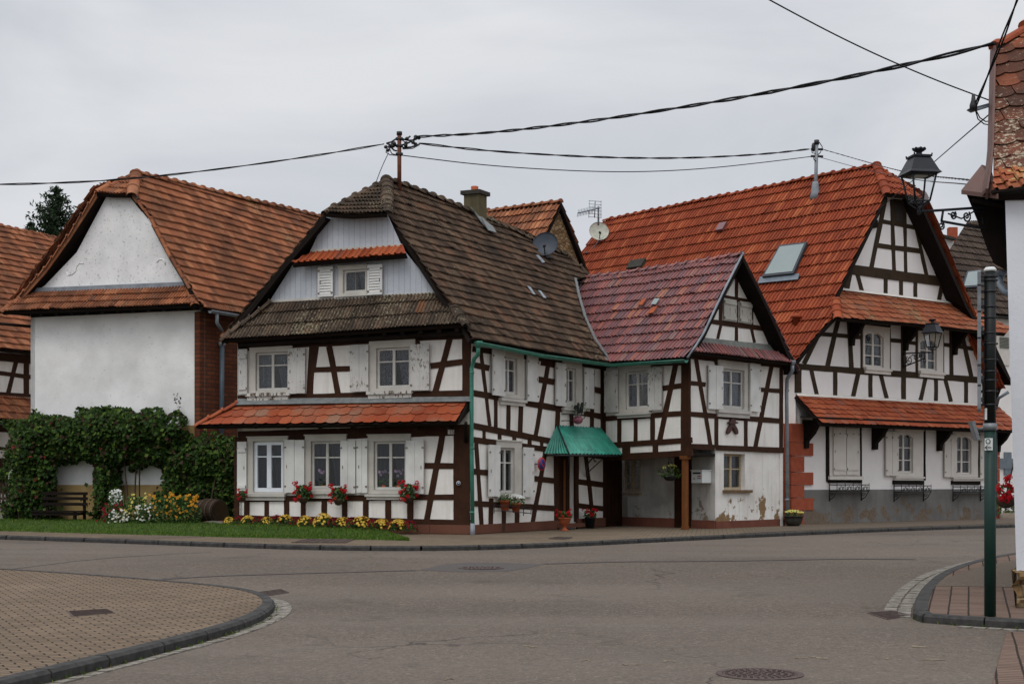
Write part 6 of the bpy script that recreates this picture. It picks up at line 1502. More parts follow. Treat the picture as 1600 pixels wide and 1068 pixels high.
pz = D.at(1240, 818, .30); tuft('flower_pot', 'dark glazed bowl of pale flowers at the foot of the grey downpipe', V((pz.x, pz.y, .385)), .55, .17, 150, M['p_pale'], None, 'flower pot', M['slab'], 'bowl', .86, 46, .05)
ph = C.at(1047, 751, -.35); tuft('hanging_basket', 'green trailing plant in a dark hanging basket under the porch', ph, .66, .34, 210, M['p_pale'], C.at(1046, 712, -.35), 'hanging basket', M['iron'], 'half', .85, 16, .05)
wb0 = empty('window_planter', B.at(795, 797, .2), 'pair of terracotta pots on an iron rail below the side window', 'planter')
t = MB(); a, b = B.at(772, 789, .08), B.at(818, 793, .08)
for z in (0, -.13): t.tube([a + V((0, 0, z)), a + B.n * .22 + V((0, 0, z)), b + B.n * .22 + V((0, 0, z)), b + V((0, 0, z))], .010, 6)
for p in (a, b): t.tube([p + B.n * .22, p + B.n * .22 - V((0, 0, .16))], .010, 6); t.tube([p + V((0, 0, .03)), p - V((0, 0, .2))], .012, 6)
t.build('rail', M['iron'], wb0)
p = B.at(789, 796, .17); tuft('flower_pot', 'terracotta pot of green leaves on the rail under the side window', p - V((0, 0, .02)), .34, .22, 110, M['leafgreen'], None, 'flower pot', M['terracotta'], 'pot', .95, 6)
p = B.at(806, 799, .20); tuft('flower_pot', 'terracotta pot of white flowers on the rail under the side window', p - V((0, 0, .02)), .46, .24, 120, M['p_white'], None, 'flower pot', M['terracotta'], 'pot', .9, 110, .045)
# orchids inside the front windows
for px, py, s_, lb in ((507, 752, .8, 'pink orchid behind the pane of the middle front window'), (600, 752, 1.0, 'pink orchid behind the left pane of the right front window'), (623, 752, 1.0, 'pink orchid behind the right pane of the right front window')):
    p = A.at(px, 764, -.085); o = empty('orchid', p, lb, 'orchid', None); t = MB(); t.lathe(p, [(.045, 0), (.06, .10), (.05, .10)], 10); t.build('pot', M['terracotta'], o)
    t = MB()
    for k in range(26): leaf(t, p + V((R.uniform(-.12, .12), R.uniform(-.01, .015), .1 + R.random() * .16)), .09, 0)
    t.tube([p + V((0, 0, .1)), p + V((.04, 0, .3)), p + V((-.03, 0, .42))], .005, 4); t.build('foliage', M['leafgreen'], o); t = MB()
    for k in range(6): flower(t, p + V((R.gauss(0, .09), R.uniform(-.015, .012), .42 + R.gauss(0, .05))), .075, 0, V((R.gauss(0, .2), -1, .2)).normalized(), 5)
    t.build('blossoms', M['p_pink'], o)
# red geraniums at the right edge, hanging on the near house
pg = P(1572, 775, 19.0); o = empty('hanging_basket', pg, 'big red geranium basket beside the white wall at the right edge', 'hanging basket'); t = MB(); t.lathe(pg - V((0, 0, .16)), [(.04, 0), (.12, .05), (.15, .15), (.13, .15)], 14); t.tube([pg, pg + V((.1, -.2, .75)), pg + V((.35, -.4, .8))], .01, 5); t.build('pot', M['stem'], o)
t = MB()
for k in range(210): a = R.uniform(0, 6.283); rr = math.sqrt(R.random()); leaf(t, pg + V((math.cos(a) * .20 * rr, math.sin(a) * .17 * rr, R.uniform(-.22, .15))), R.uniform(.04, .08), 0)
t.build('foliage', M['leafgreen'], o); t = MB()
for x, y in ((1559, 764), (1564, 768), (1572, 748), (1577, 745), (1571, 757), (1578, 757), (1575, 770), (1569, 774), (1578, 776), (1565, 779), (1573, 781), (1560, 760), (1582, 765)):
    c = P(x + R.uniform(-1, 1), y, 18.85 + R.uniform(-.05, .05))
    for q in range(22): d = V((R.gauss(0, 1), R.gauss(0, 1) - .5, R.gauss(0, 1))).normalized(); flower(t, c + d * .035, .035, 0, d, 5)
t.build('blossoms', M['p_red'], o)

# ================================================================== conifer behind the roofs
R.seed(41)
M['needles'] = m_leaf('spruce_needles', [(0, lin(28, 40, 28)), (.5, lin(40, 56, 36)), (1, lin(58, 76, 48))], .7, .15)
def conifer(cx, top_py, base_py, Y, wpx, label, dens_=1.0):
    b = P(cx, base_py, Y); b.z = .3; top = P(cx, top_py, Y).z; o = empty('conifer', b, label, 'tree')
    t = MB(); t.tube([b, V((b.x, b.y, top * .6)), V((b.x, b.y, top))], [.3, .2, .03], 8); t.build('trunk', M['stem'], o); t = MB(); W_ = wpx / F * Y
    z = top - .05
    while z > 4:
        f = (top - z); rad = W_ / 2 * min(1, (f / 1.4) ** .42) * R.uniform(.75, 1.1); n = int(10 + 7 * min(f, 2))
        for k in range(n):
            a = R.uniform(0, 6.283); L = rad * R.uniform(.6, 1.12); d = V((math.cos(a), math.sin(a), 0)); droop = R.uniform(.05, .35)
            m_ = max(4, int(L / .13 * dens_))
            for q in range(m_):
                s = (q + 1) / m_; c = V((b.x, b.y, z)) + d * (L * s) + V((0, 0, (.22 * s * s - droop * s) * L * .6))
                for _ in range(3): leaf(t, c + V((R.gauss(0, .07), R.gauss(0, .07), R.gauss(0, .07))), R.uniform(.16, .30), 0, None, None, .32, .15)
        z -= R.uniform(.22, .34)
        if top - z > 4.5: break
    t.build('foliage', M['needles'], o)
conifer(87, 296, 700, 66, 78, 'dark spruce rising behind the farmhouse roof'); conifer(48, 350, 700, 72, 30, 'tip of a small conifer just above the farmhouse ridge', .7)
# ================================================================== aerials, masts and cables
R.seed(15)
M['cable'] = m_simple('black_cable', lin(30, 30, 32), lin(22, 22, 24), 6, .6)
M['rustpole'] = m_simple('rusty_pole', lin(116, 74, 56), lin(88, 56, 44), 8, .7)
M['dishgrey'] = m_simple('slate_dish', lin(64, 70, 80), lin(54, 60, 70), 5, .5); M['dishpale'] = m_simple('pale_dish', lin(198, 198, 186), lin(166, 168, 152), 9, .6)
def dish(px, py, rpx, pl, foot, mat, label, aim):
    f = onplane(pl, *foot); c = P(px, py, f.y - .25); r = rpx / F * c.y; o = empty('satellite_dish', f, label, 'satellite dish'); n = V(aim).normalized()
    prof = [(r * k / 8, .0 + .22 * r * (k / 8) ** 2 - .22 * r) for k in range(9)] + [(r * 1.0, .02), (r * .98, -.01)] + [(r * k / 8 * .98, .22 * r * (k / 8) ** 2 - .22 * r - .02) for k in range(7, -1, -1)]
    t = MB(); t.lathe(c, prof, 32, axis=n, cap=False); t.build('reflector', mat, o)
    t = MB(); e = c + n * (r * .75) - V((0, 0, r * .55)); t.tube([c - V((0, 0, r * .95)), e], .018, 6); t.tube([e, e + (c - e).normalized() * .14], .045, 8); t.build('feed_arm', M['iron'], o)
    t = MB(); b = c - n * (.25 * r); t.tube([b, b - n * .15, V((b.x, b.y + .12, b.z)) - V((0, 0, r * .9)), f], .03, 8); t.box(f + pl[1] * .05, .25, .2, .04); t.build('mast', M['zincdark'], o); return o
dish(852, 381, 20, R1, (854, 404), M['dishgrey'], 'slate grey satellite dish on the brown roof of the corner house', (-.15, -1, .32)); dish(936, 361, 15.5, RE, (920, 396), M['dishpale'], 'pale weathered satellite dish at the left edge of the red roof', (.1, -1, .3))
ya = P(935, 346, 52); o = empty('roof_antenna', ya, 'grid television aerial above the pale satellite dish', 'antenna')
t = MB(); t.tube([P(935, 352, 52), P(935, 322, 52)], .035, 8); t.build('mast', M['zinc'], o)
t = MB(); a, b = P(937, 325, 52), P(903, 333, 51.2); t.tube([a, b], .025, 6)
for k in range(11): c = a.lerp(b, .3 + .7 * k / 10); t.tube([c + V((.03, .05, .14)), c - V((.03, .05, .14))], .010, 4)
t.build('boom', M['zincdark'], o); t = MB()
for k in range(6): y = 314 + k * 5; t.tube([P(920, y - .5, 52.1), P(940, y + 1, 51.9)], .010, 4)
for x in (921, 930, 939): t.tube([P(x, 313.5, 52), P(x - 1 if x < 935 else x, 340, 52)], .010 if x != 930 else .02, 4)
t.build('reflector', M['zinc'], o)
# roof masts
f1 = onplane(R1, 624, 300); m1y = f1.y; mast1 = empty('roof_mast', P(624, 292, m1y), 'rusty brown cable mast on the ridge of the corner house', 'mast')
t = MB(); t.tube([P(624, 300, m1y), P(624, 212, m1y)], .055, 10); t.build('pole', M['rustpole'], mast1)
t = MB(); t.tube([P(624, 211, m1y), P(624, 206, m1y)], .075, 10); t.build('cap', M['iron'], mast1)
t = MB()
for y in (217, 228, 241): t.tube([P(619, y, m1y), P(629, y, m1y - .05)], .045, 6)
for a, b in (((604, 224), (619, 217)), ((604, 224), (620, 228)), ((628, 219), (641, 213)), ((628, 227), (650, 216)), ((629, 231), (655, 226)), ((612, 231), (620, 236)), ((628, 217), (648, 219))): t.tube([P(*a, m1y), P((a[0] + b[0]) / 2, (a[1] + b[1]) / 2 + 1.5, m1y - .05), P(*b, m1y)], .024, 5)
for k in range(16): c = (R.uniform(600, 618), R.uniform(223, 236)) if k < 8 else (R.uniform(632, 660), R.uniform(213, 227)); t.blob(P(*c, m1y + R.uniform(-.1, .1)), .055, .05, .05, 0, None, 6, 4)
for pts in (((605, 231), (603, 238), (609, 242), (621, 243)), ((607, 228), (612, 240), (621, 243)), ((629, 233), (645, 232), (656, 226)), ((628, 219), (636, 224), (648, 219))): t.tube([P(x, y, m1y - .06) for x, y in pts], .014, 5)
t.build('clamp', M['iron'], mast1)
f2 = onplane(RE, 1274, 305); m2y = f2.y; mast2 = empty('roof_mast', f2, 'grey metal cable mast standing through the red roof', 'mast')
t = MB(); t.tube([f2 - V((0, 0, .3)), P(1276, 222, m2y)], .06, 10); t.lathe(f2 - V((0, 0, .05)), [(.22, -.1), (.15, .12), (.11, .42), (.09, .5)], 12); t.build('pole', M['zinc'], mast2)
t = MB(); t.tube([P(1276, 226, m2y), P(1276, 219, m2y)], .085, 10)
for y in (233, 244): t.tube([P(1267, y, m2y), P(1286, y + .5, m2y)], .04, 6)
for pts in (((1268, 234), (1269, 239), (1274, 240)), ((1280, 222), (1285, 230), (1282, 238), (1278, 242)), ((1271, 245), (1272, 250), (1275, 252))): t.tube([P(x, y, m2y - .05) for x, y in pts], .016, 5)
t.blob(P(1271, 230, m2y), .07, .07, .16, 0, None, 8, 5); t.build('clamp', M['iron'], mast2)
def cable(px, label, rad=.016, twist=2, pitch=2.4, name='cable'):
    pts = smooth([P(*p) for p in px], 3); pts = dens(pts, .25 if twist else .8); t = MB()
    if twist:
        for s in range(twist):
            acc = 0; q = []
            for i, p in enumerate(pts):
                if i: acc += (p - pts[i - 1]).length
                d = (pts[min(i + 1, len(pts) - 1)] - pts[max(i - 1, 0)]).normalized(); x = d.cross(V((0, 0, 1))).normalized(); y = x.cross(d); a = acc / pitch * 6.283 + s * 6.283 / twist
                rr = rad * (1.05 + .5 * pnoise(V((acc * .4, s, 0)))); q.append(p + x * math.cos(a) * rr + y * math.sin(a) * rr)
            t.tube(q, rad, 5)
    else: t.tube(pts, rad, 5)
    return tag(t.build(name, M['cable'], None, pts[0]), label, 'cable')
cable([(600, 225, m1y), (480, 245.5, 36), (300, 270, 35), (150, 284, 34), (0, 288.5, 33), (-160, 289, 32), (-600, 270, 29)], 'twisted black cable running left from the rusty mast past the barn', .013)
cable([(648, 214, m1y), (760, 208.5, 33), (900, 193, 29.5), (1100, 163, 25.5), (1300, 126.5, 22), (1450, 94, 19.5), (1554, 68, 18.4)], 'thick twisted cable rising right from the rusty mast to the near roof', .018)
cable([(655, 224, m1y), (760, 236, 38), (900, 244.5, 40), (1000, 247.5, 41.5), (1100, 246.5, 43), (1200, 240.5, 45), (1264, 233, m2y)], 'twisted cable between the two roof masts, the upper one', .016)
cable([(630, 243, m1y), (760, 259, 38), (900, 267.5, 40), (1000, 269, 41.5), (1100, 264, 43), (1200, 253, 45), (1268, 244.5, m2y)], 'thin cable sagging between the two roof masts', .014, 0)
cable([(1286, 233.5, m2y), (1340, 249, 44), (1400, 266, 36), (1450, 275, 28), (1510, 280.5, 20), (1534, 284, 18.8)], 'twisted cable from the grey mast towards the near house eaves', .008, pitch=1.2)
cable([(1282, 246, m2y), (1340, 262, 44), (1400, 276, 36), (1450, 283.5, 28), (1506, 287, 20), (1530, 291, 18.8)], 'thin cable from the grey mast to the near house, the lower one', .009, 0)
cable([(1150, -30, 16), (1205, 2, 16.5), (1330, 68, 17), (1450, 121, 17.6), (1549, 158, 18.2)], 'thin wire slanting down from the top edge to the near roof', .009, 0)
cable([(1600, -30, 16), (1589, 2, 16.3), (1566, 62, 17), (1545, 115, 17.4), (1523, 168, 17.8)], 'steep wire from the top edge to the grey wall bracket', .011, 2)
cable([(1549, 176, 18.2), (1500, 218, 24), (1440, 270, 32), (1370, 330, 40), (1310, 372, 43)], 'thin wire crossing down from the near roof towards the red gable', .010, 0)
cable([(607, 239, m1y), (596, 262, m1y + .1), (586, 289, m1y + .2)], 'thin stay wire beside the rusty mast', .010, 0)
wb = empty('wall_bracket', P(1523, 168, 17.8), 'grey flat wall bracket holding the steep wire by the near roof', 'bracket')
t = MB(); t.prism([P(1513, 170, 17.8), P(1549, 160, 18.0), P(1549, 165, 18.0), P(1520, 174, 17.8)], (.0, .08, 0)); t.build('arm', M['zincdark'], wb)
t = MB(); t.lathe(P(1521, 172, 17.78), [(.05, 0), (.05, .06), (.03, .12), (.02, .2)], 8); t.tube([P(1525, 172, 17.8), P(1531, 184, 17.9), P(1540, 190, 18), P(1549, 189, 18.2)], .008, 5); t.tube([P(1524, 172, 17.8), P(1528, 186, 17.9), P(1538, 194, 18), P(1549, 196, 18.2)], .008, 5); t.build('insulator', M['iron'], wb)

# ================================================================== street lanterns
M['lampmetal'] = m_simple('black_lantern_paint', lin(32, 35, 41), lin(24, 26, 31), 6, .5, .3)
M['lampglass'] = m_glass('lantern_glass', .065, (.95, .96, .96, 1), .25)
def spiral(c, d, r0, turns, n=36, sgn=1, start=0):
    return [c + d * (r0 * (1 - .8 * k / n) * math.cos(start + sgn * turns * 6.283 * k / n)) + V((0, 0, r0 * (1 - .8 * k / n) * math.sin(start + sgn * turns * 6.283 * k / n))) for k in range(n + 1)]
def lantern(name, base, s, rot, label, wall, armz, four=True, down=True):
    """square lantern: base = point under its foot; wall = point where the bracket meets the wall"""
    o = empty(name, base, label, 'street lamp'); b = V(base); ca, sa = math.cos(rot), math.sin(rot); ex, ey = V((ca, sa, 0)), V((-sa, ca, 0))
    sq = lambda r, z: [b + ex * (i * r * s) + ey * (j * r * s) + V((0, 0, z * s)) for i, j in ((-1, -1), (1, -1), (1, 1), (-1, 1))]
    lo, hi = sq(.125, .16), sq(.205, .60); t = MB()
    for k in range(4): t.tube([lo[k], hi[k]], .016 * s, 6)
    for q, r_ in ((lo, .013), (hi, .02)):
        for k in range(4): t.tube([q[k], q[(k + 1) % 4]], r_ * s, 6)
    for k in range(4): t.tube([lo[k], b + V((0, 0, .02 * s))], .012 * s, 5)
    t.tube([b - V((0, 0, .04 * s)), b + V((0, 0, .10 * s))], .028 * s, 8); t.build('cage', M['lampmetal'], o)
    t = MB(); rings = [sq(.27, .60), sq(.235, .645), sq(.15, .84), sq(.135, .865), sq(.155, .87), sq(.155, .90)]; vs = [p for r_ in rings for p in r_]
    fs = [(i * 4 + k, i * 4 + (k + 1) % 4, i * 4 + 4 + (k + 1) % 4, i * 4 + 4 + k) for i in range(5) for k in range(4)] + [(3, 2, 1, 0), (20, 21, 22, 23)]; t.mesh(vs, fs); t.build('roof', M['lampmetal'], o)
    t = MB(); t.lathe(b + V((0, 0, .90 * s)), [(.07 * s, 0), (.05 * s, .02 * s), (.045 * s, .06 * s), (.09 * s, .085 * s), (.105 * s, .11 * s), (.085 * s, .125 * s), (.04 * s, .13 * s)], 12)
    for k in range(8): a = k * .785; t.blob(b + V((math.cos(a) * .095 * s, math.sin(a) * .095 * s, 1.015 * s)), .024 * s, .024 * s, .02 * s, 0, None, 6, 4)
    for c in sq(.15, .91): t.blob(c, .014 * s, .014 * s, .02 * s, 0, None, 6, 4)
    t.build('finial', M['lampmetal'], o)
    t = MB()
    for k in range(4): t.face([lo[k], lo[(k + 1) % 4], hi[(k + 1) % 4], hi[k]])
    t.build('pane', M['lampglass'], o)
    t = MB(); t.box(b + V((0, 0, .585 * s)), .34 * s, .34 * s, .015 * s, ex, ey); t.box(b + V((0, 0, .57 * s)), .2 * s, .2 * s, .02 * s, ex, ey, m=1); t.build('lamp_plate', [M['lampmetal'], M['dishpale']], o)
    w = V(wall); d = V((b.x - w.x, b.y - w.y, 0)); L = d.length; d.normalize(); t = MB(); z1 = armz
    top0, top1 = V((w.x, w.y, w.z)), V((b.x, b.y, b.z + .0)); t.tube([top0, top1 + d * .02], .024 * s, 6)
    h = -.42 * s; t.tube([top0 + V((0, 0, h - .05)), top0 + V((0, 0, .08))], .024 * s, 6)
    zl = lambda f: V((0, 0, (top1.z - top0.z) * f)); cur = [top0 + d * (L * f) + zl(f) + V((0, 0, h * (1 - f) ** 1.3 - .12 * s * math.sin(f * 3.14) * .35 - .10 * s * f)) for f in [k / 14 * .74 for k in range(15)]]; t.tube(cur, .022 * s, 6)
    t.tube([top0 + d * (L * .72) + zl(.72), cur[-1]], .02 * s, 6)
    t.tube(spiral(cur[-1] + V((0, 0, -.075 * s)), d, .075 * s, 1.6, sgn=1, start=1.57), .014 * s, 5)
    for f, r_, dz in ((.20, .15, -.22), (.44, .10, -.13), (.60, .075, -.09)):
        t.tube(spiral(top0 + d * (L * f) + zl(f) + V((0, 0, dz * s)), d, r_ * s, 1.5, start=2.2), .015 * s, 5)
    t.tube([top0 + d * (L * .06) + V((0, 0, h * .8)), top0 + d * (L * .2) + V((0, 0, h * .35)), top0 + d * (L * .34) + zl(.34) + V((0, 0, -.05 * s)), top0 + d * (L * .5) + zl(.5) + V((0, 0, -.16 * s)), top0 + d * (L * .66) + zl(.66) + V((0, 0, -.06 * s))], .014 * s, 5)
    t.build('bracket', M['lampmetal'], o); return o
b = P(1436, 331, 16.6); lantern('street_lantern', b, .73, .16, 'black square lantern on a scrolled bracket of the near house, against the sky', P(1566, 322, 17.4), 0)
b = E.at(1457, 550, 1.35); lantern('street_lantern', b, 1.02, .85, 'small black lantern on a scrolled bracket of the red-roofed house', E.at(1412, 552, .06), 0)

# ================================================================== sign post
sy = gp(1547, 961, .1).y; sx = (1547 - 800) / F * sy; sp = empty('sign_post', (sx, sy, .09), 'dark green sign post with sign plates seen edge-on and a small arrow sticker', 'sign post')
M['postgreen'] = m_simple('dark_green_paint', lin(18, 50, 41), lin(13, 41, 34), 4, .5, .3); M['alu'] = m_simple('aluminium', lin(134, 138, 140), lin(100, 104, 108), 8, .45, .5, .05, .3); M['stickerwhite'] = m_simple('sticker_white', lin(216, 220, 216), lin(206, 210, 206), 5, .6)
zz = lambda py: CZ + (YH - py) / F * sy
M['postdark'] = m_simple('near_black_green', lin(15, 22, 21), lin(11, 16, 16), 4, .5, .3)
zt = CZ + (YH - 424) / F * sy; t = MB(); t.tube([(sx, sy, .06), (sx, sy, zz(668))], .063, 16); t.build('pole', M['postgreen'], sp); t = MB(); t.tube([(sx, sy, zz(668)), (sx, sy, zt)], .0625, 16); t.build('upper_pole', M['postdark'], sp)
t = MB(); t.lathe((sx, sy, zt), [(.066, 0), (.07, .02), (.05, .045), (.01, .05)], 14); t.build('cap', M['stickerwhite'], sp)
zz = lambda py: CZ + (YH - py) / F * sy
sd = V((.318, .948, 0)); plates = [(424, 446, 1), (447, 487, 0), (488, 528, 1), (529, 570, 0), (572, 602, 1), (603, 640, 0)]
sn = V((-.948, .318, 0))
for y0, y1, k in plates:
    t = MB(); c = V((sx, sy, (zz(y0) + zz(y1)) / 2)) + sn * .115 + sd * .30; t.box(c, .8, .038, zz(y0) - zz(y1) - .015, sd, sn); 
    t.box(c - sn * .02, .05, .05, .05, sd, sn); t.build('sign_plate', M['alu'], sp)
    for py in (y0 + 8, y1 - 8):
        q = MB(); q.tube([(sx, sy, zz(py) - .009), (sx, sy, zz(py) + .009)], .068, 14); q.box(V((sx, sy, zz(py))) + sn * .09, .03, .05, .03, sd, sn)
        q.blob(V((sx, sy, zz(py))) - sn * .075, .012, .012, .012, 0, None, 6, 4); q.build('clamp', M['iron'], sp)
t = MB(); t.tube([(sx, sy, zz(672)), (sx, sy, zz(661))], .075, 14); t.build('clamp', M['alu'], sp)
t = MB(); c = V((sx - .13, sy + .12, zz(672))); s3 = V((.18, .98, 0)).normalized(); n3 = V((-.98, .18, 0)).normalized(); t.box(c + s3 * .05, .30, .035, .22, s3, n3, (V((0, 0, 1)) + n3 * .3).normalized()); t.tube([c, (sx, sy, zz(666))], .02, 6); t.build('sign_plate', M['alu'], sp)
Fs = Fac((sx, sy - .069), (1, .14)); 
t = MB(); 
def sticker(x0, x1, y0, y1, mt, n0=.002):
    tt = MB(); a, b, c_, d_ = pxrect(Fs, x0, x1, y0, y1)
    K = 6
    for k in range(K):
        def q(u): return V((sx + .0685 * math.sin(u / .067), sy - (.0685 + n0) * math.cos(u / .067), 0))
        ua, ub = a + (b - a) * k / K, a + (b - a) * (k + 1) / K; pa, pb = q(ua - 0.0), q(ub - 0.0)
        tt.face([pa + V((0, 0, c_)), pb + V((0, 0, c_)), pb + V((0, 0, d_)), pa + V((0, 0, d_))])
    return tt.build('sticker', mt, sp)
s1 = sticker(1538.2, 1551, 684, 703, M['stickerwhite']); sticker(1538.5, 1543, 637, 655, M['stickerwhite'])
t = MB(); cc = Fs.at(1543.8, 689.2, .008); t.lathe(cc, [(.020, 0), (.030, 0), (.030, .002), (.020, .002)], 18, axis=Fs.n, cap=False); t.build('ring_mark', M['postgreen'], s1)
t = MB(); c_ = Fs.at(1543.8, 698.8, .008); z_ = V((0, 0, 1))
t.prism([c_ - Fs.d * .035 - z_ * .006, c_ + Fs.d * .038 - z_ * .006, c_ + Fs.d * .038 + z_ * .006, c_ - Fs.d * .035 + z_ * .006], Fs.n * .002)
for sg in (1, -1): t.prism([c_ - Fs.d * .042 + z_ * .0, c_ - Fs.d * .028, c_ + z_ * (sg * .026) + Fs.d * .002, c_ + z_ * (sg * .026) - Fs.d * .012], Fs.n * .003)
t.build('arrow_mark', M['iron'], s1)
# no-parking sign on the side wall
ns_ = empty('parking_sign', B.at(846, 725, .35), 'round blue no-parking sign with red rim on the side wall', 'traffic sign')
c = B.at(846.5, 724.5, .2); nn = (B.n * 1.0 + V((0, -.15, 0))).normalized(); ux = nn.cross(V((0, 0, 1))).normalized() * -1
M['signred'] = m_simple('sign_red', lin(176, 50, 54), lin(160, 44, 50), 3, .4, .5); M['signblue'] = m_simple('sign_blue', lin(52, 60, 128), lin(44, 52, 116), 3, .4, .5)
t = MB(); t.lathe(c, [(.175, -.012), (.175, .0)], 28, axis=nn); t.build('plate', M['signred'], ns_)
t = MB(); t.lathe(c + nn * .001, [(.128, 0), (.128, .004)], 28, axis=nn); t.build('face', M['signblue'], ns_)
t = MB(); d1 = (ux * .707 - V((0, 0, .707))); d2 = nn.cross(d1); t.box(c + nn * .007, .26, .034, .004, d1, d2, nn); t.build('bar', M['signred'], ns_)
t = MB(); t.tube([c - nn * .01, c - B.n * .22], .02, 6); t.build('bracket', M['zincdark'], ns_)
# letter box on the porch wall
mb = empty('letter_box', Cr.at(1090, 752, .15), 'white metal letter box on the porch side wall', 'letter box')
u0_, u1_, z0_, z1_ = pxrect(Cr, 1080, 1094, 736, 754)
bx = Cr.at(1097, 744, .0); p0 = Dg.at(1097.5, 0, 0)
t = MB(); ctr = Cr.at(1096, 744.5, .19); t.box(ctr, .40, .36, .33, Cr.d, Cr.n); t.box(ctr + V((0, 0, .175)), .44, .40, .02, Cr.d, Cr.n); t.build('body', M['stickerwhite'], mb)
fr_ = ctr + Cr.n * .181; t = MB(); t.box(fr_ + V((0, 0, .10)), .30, .004, .045, Cr.d, Cr.n); t.build('slot', M['iron'], mb)
t = MB(); t.box(fr_ + Cr.d * .09 + V((0, 0, .02)), .13, .004, .03, Cr.d, Cr.n, m=0); t.box(fr_ + Cr.d * .09 - V((0, 0, .04)), .13, .004, .02, Cr.d, Cr.n, m=1); t.box(fr_ - Cr.d * .1 - V((0, 0, .05)), .03, .006, .04, Cr.d, Cr.n, m=1); t.build('name_plate', [M['signred'], M['iron']], mb)
# carved beetle with a hat on the wing front
bt = empty('carved_emblem', D.at(1143, 680, .05), 'brown carved wooden hat and braids emblem under the wing window', 'ornament')
M['carved'] = m_simple('carved_brown', lin(78, 44, 34), lin(58, 32, 25), 12, .5, .3, .4)
t = MB(); q = lambda x, y, n=.05: D.at(x, y, n)
def oval(cx, cy, rx, ry, ang, n0, n1, k=14):
    pts = []; 
    for i in range(k): a = 6.283 * i / k; x, y = rx * math.cos(a), ry * math.sin(a); pts.append(D.at(cx + x * math.cos(ang) - y * math.sin(ang), cy + x * math.sin(ang) + y * math.cos(ang), n0))
    t.prism(pts, D.n * (n1 - n0))
oval(1143.2, 660, 7.4, 2.0, .02, .02, .09); oval(1143.4, 657.6, 4.0, 3.6, 0, .02, .075); t.build('hat', M['carved'], bt)
t = MB(); oval(1143.2, 664.5, 4.4, 4.6, 0, .02, .06); t.build('head', M['carved'], bt)
for sg in (-1, 1):
    t = MB(); oval(1143.2 + sg * 4.6, 670.5, 3.4, 8.2, sg * -.42, .021, .055)
    for k in range(3): oval(1143.2 + sg * (3.4 + k * 1.6), 667 + k * 3.4, 2.0, 2.0, 0, .05, .07)
    t.build('braid', M['carved'], bt)
# wrought iron ornament with pink pot on the canopy ridge
orn = empty('iron_ornament', B.at(903, 665, .3), 'black iron flourish with a pink pot standing on the canopy ridge', 'ornament'); oc_ = B.at(903, 656, .25)
t = MB(); t.blob(oc_, .135, .10, .11, 0, None, 12, 8); t.lathe(oc_ + V((0, 0, .06)), [(.08, 0), (.10, .05), (.08, .05)], 12); t.build('pot', m_simple('pink_glaze', lin(150, 84, 96), lin(116, 62, 76), 10, .4, .5), orn)
t = MB()
for k in range(9): a = R.uniform(-1.2, 1.2); s_ = R.uniform(.05, .09); t.tube(spiral(oc_ + B.n * .05 + B.d * (math.sin(a) * .25) + V((0, 0, .27 + R.uniform(-.06, .14))), B.d, s_, 1.3, 16, start=R.uniform(0, 6)), .021, 5)
t.tube([oc_, oc_ + V((0, 0, .35))], .014, 5); a = B.at(877, 647, .04); t.tube([a, a + B.n * .3, a + B.n * .3 - V((0, 0, .17)), a - V((0, 0, .17))], .012, 5); t.tube([a + B.d * .45, a + B.d * .45 + B.n * .3, a + B.n * .3], .012, 5)
t.tube([oc_, oc_ + B.d * .35 + V((0, 0, .06)), oc_ + B.d * .5 + V((0, 0, .16))], .012, 5); t.build('scrollwork', M['iron'], orn)
t = MB()
for k in range(40): leaf(t, oc_ + V((R.gauss(0, .13), R.gauss(0, .06), .22 + R.uniform(-.05, .2))), .07, 0)
t.build('foliage', M['leafgreen'], orn)
# iron window baskets of the red house
def wbasket(x0, x1, ytop, ybot, label):
    o = empty('window_basket', E.at((x0 + x1) / 2, ybot, .2), label, 'window basket', 'iron window baskets of the red-roofed house'); t = MB()
    zt_, zb_ = E.uz((x0 + x1) / 2, ytop)[1], E.uz((x0 + x1) / 2, ybot)[1]; a, _ = E.uz(x0, ytop); b, _ = E.uz(x1 - 12, ytop); dp = .34
    for z in (zt_, zb_ + .02): t.tube([E.pt(a, z, .05), E.pt(a, z, dp), E.pt(b, z, dp), E.pt(b, z, .05)], .016, 6)
    t.prism([E.pt(a, zb_, .06), E.pt(b, zb_, .06), E.pt(b, zb_, dp), E.pt(a, zb_, dp)], (0, 0, .012))
    n = 5
    for k in range(n): u = a + (b - a) * k / (n - 1); t.tube([E.pt(u, zb_, dp), E.pt(u, zt_ + .05, dp)], .012, 5); 
    for u in (a, b): t.tube([E.pt(u, zt_ + .05, .05), E.pt(u, zb_ - .30, .05)], .018, 6); t.tube([E.pt(u, zb_ - .26, .06), E.pt(u, zb_ - .18, dp * .6), E.pt(u, zb_, dp * .95)], .014, 5); t.tube(spiral(E.pt(u, zb_ - .10, dp * .4), E.n, .07, 1.3, 16), .010, 5)
    t.build('rail', M['iron'], o); t = MB()
    for k in range(n - 1):
        u = a + (b - a) * (k + .5) / (n - 1); w_ = (b - a) / (n - 1)
        t.tube([E.pt(u - w_ * .45, zb_ + .03, dp), E.pt(u - w_ * .2, zb_ + .06, dp), E.pt(u, zt_ - .03, dp), E.pt(u + w_ * .2, zb_ + .06, dp), E.pt(u + w_ * .45, zb_ + .03, dp)], .010, 5)
        for sg in (-1, 1): t.tube(spiral(E.pt(u + sg * w_ * .22, zb_ + .10, dp), E.d, .055, 1.3, 14, sgn=sg), .009, 5)
    t.build('scrollwork', M['iron'], o)
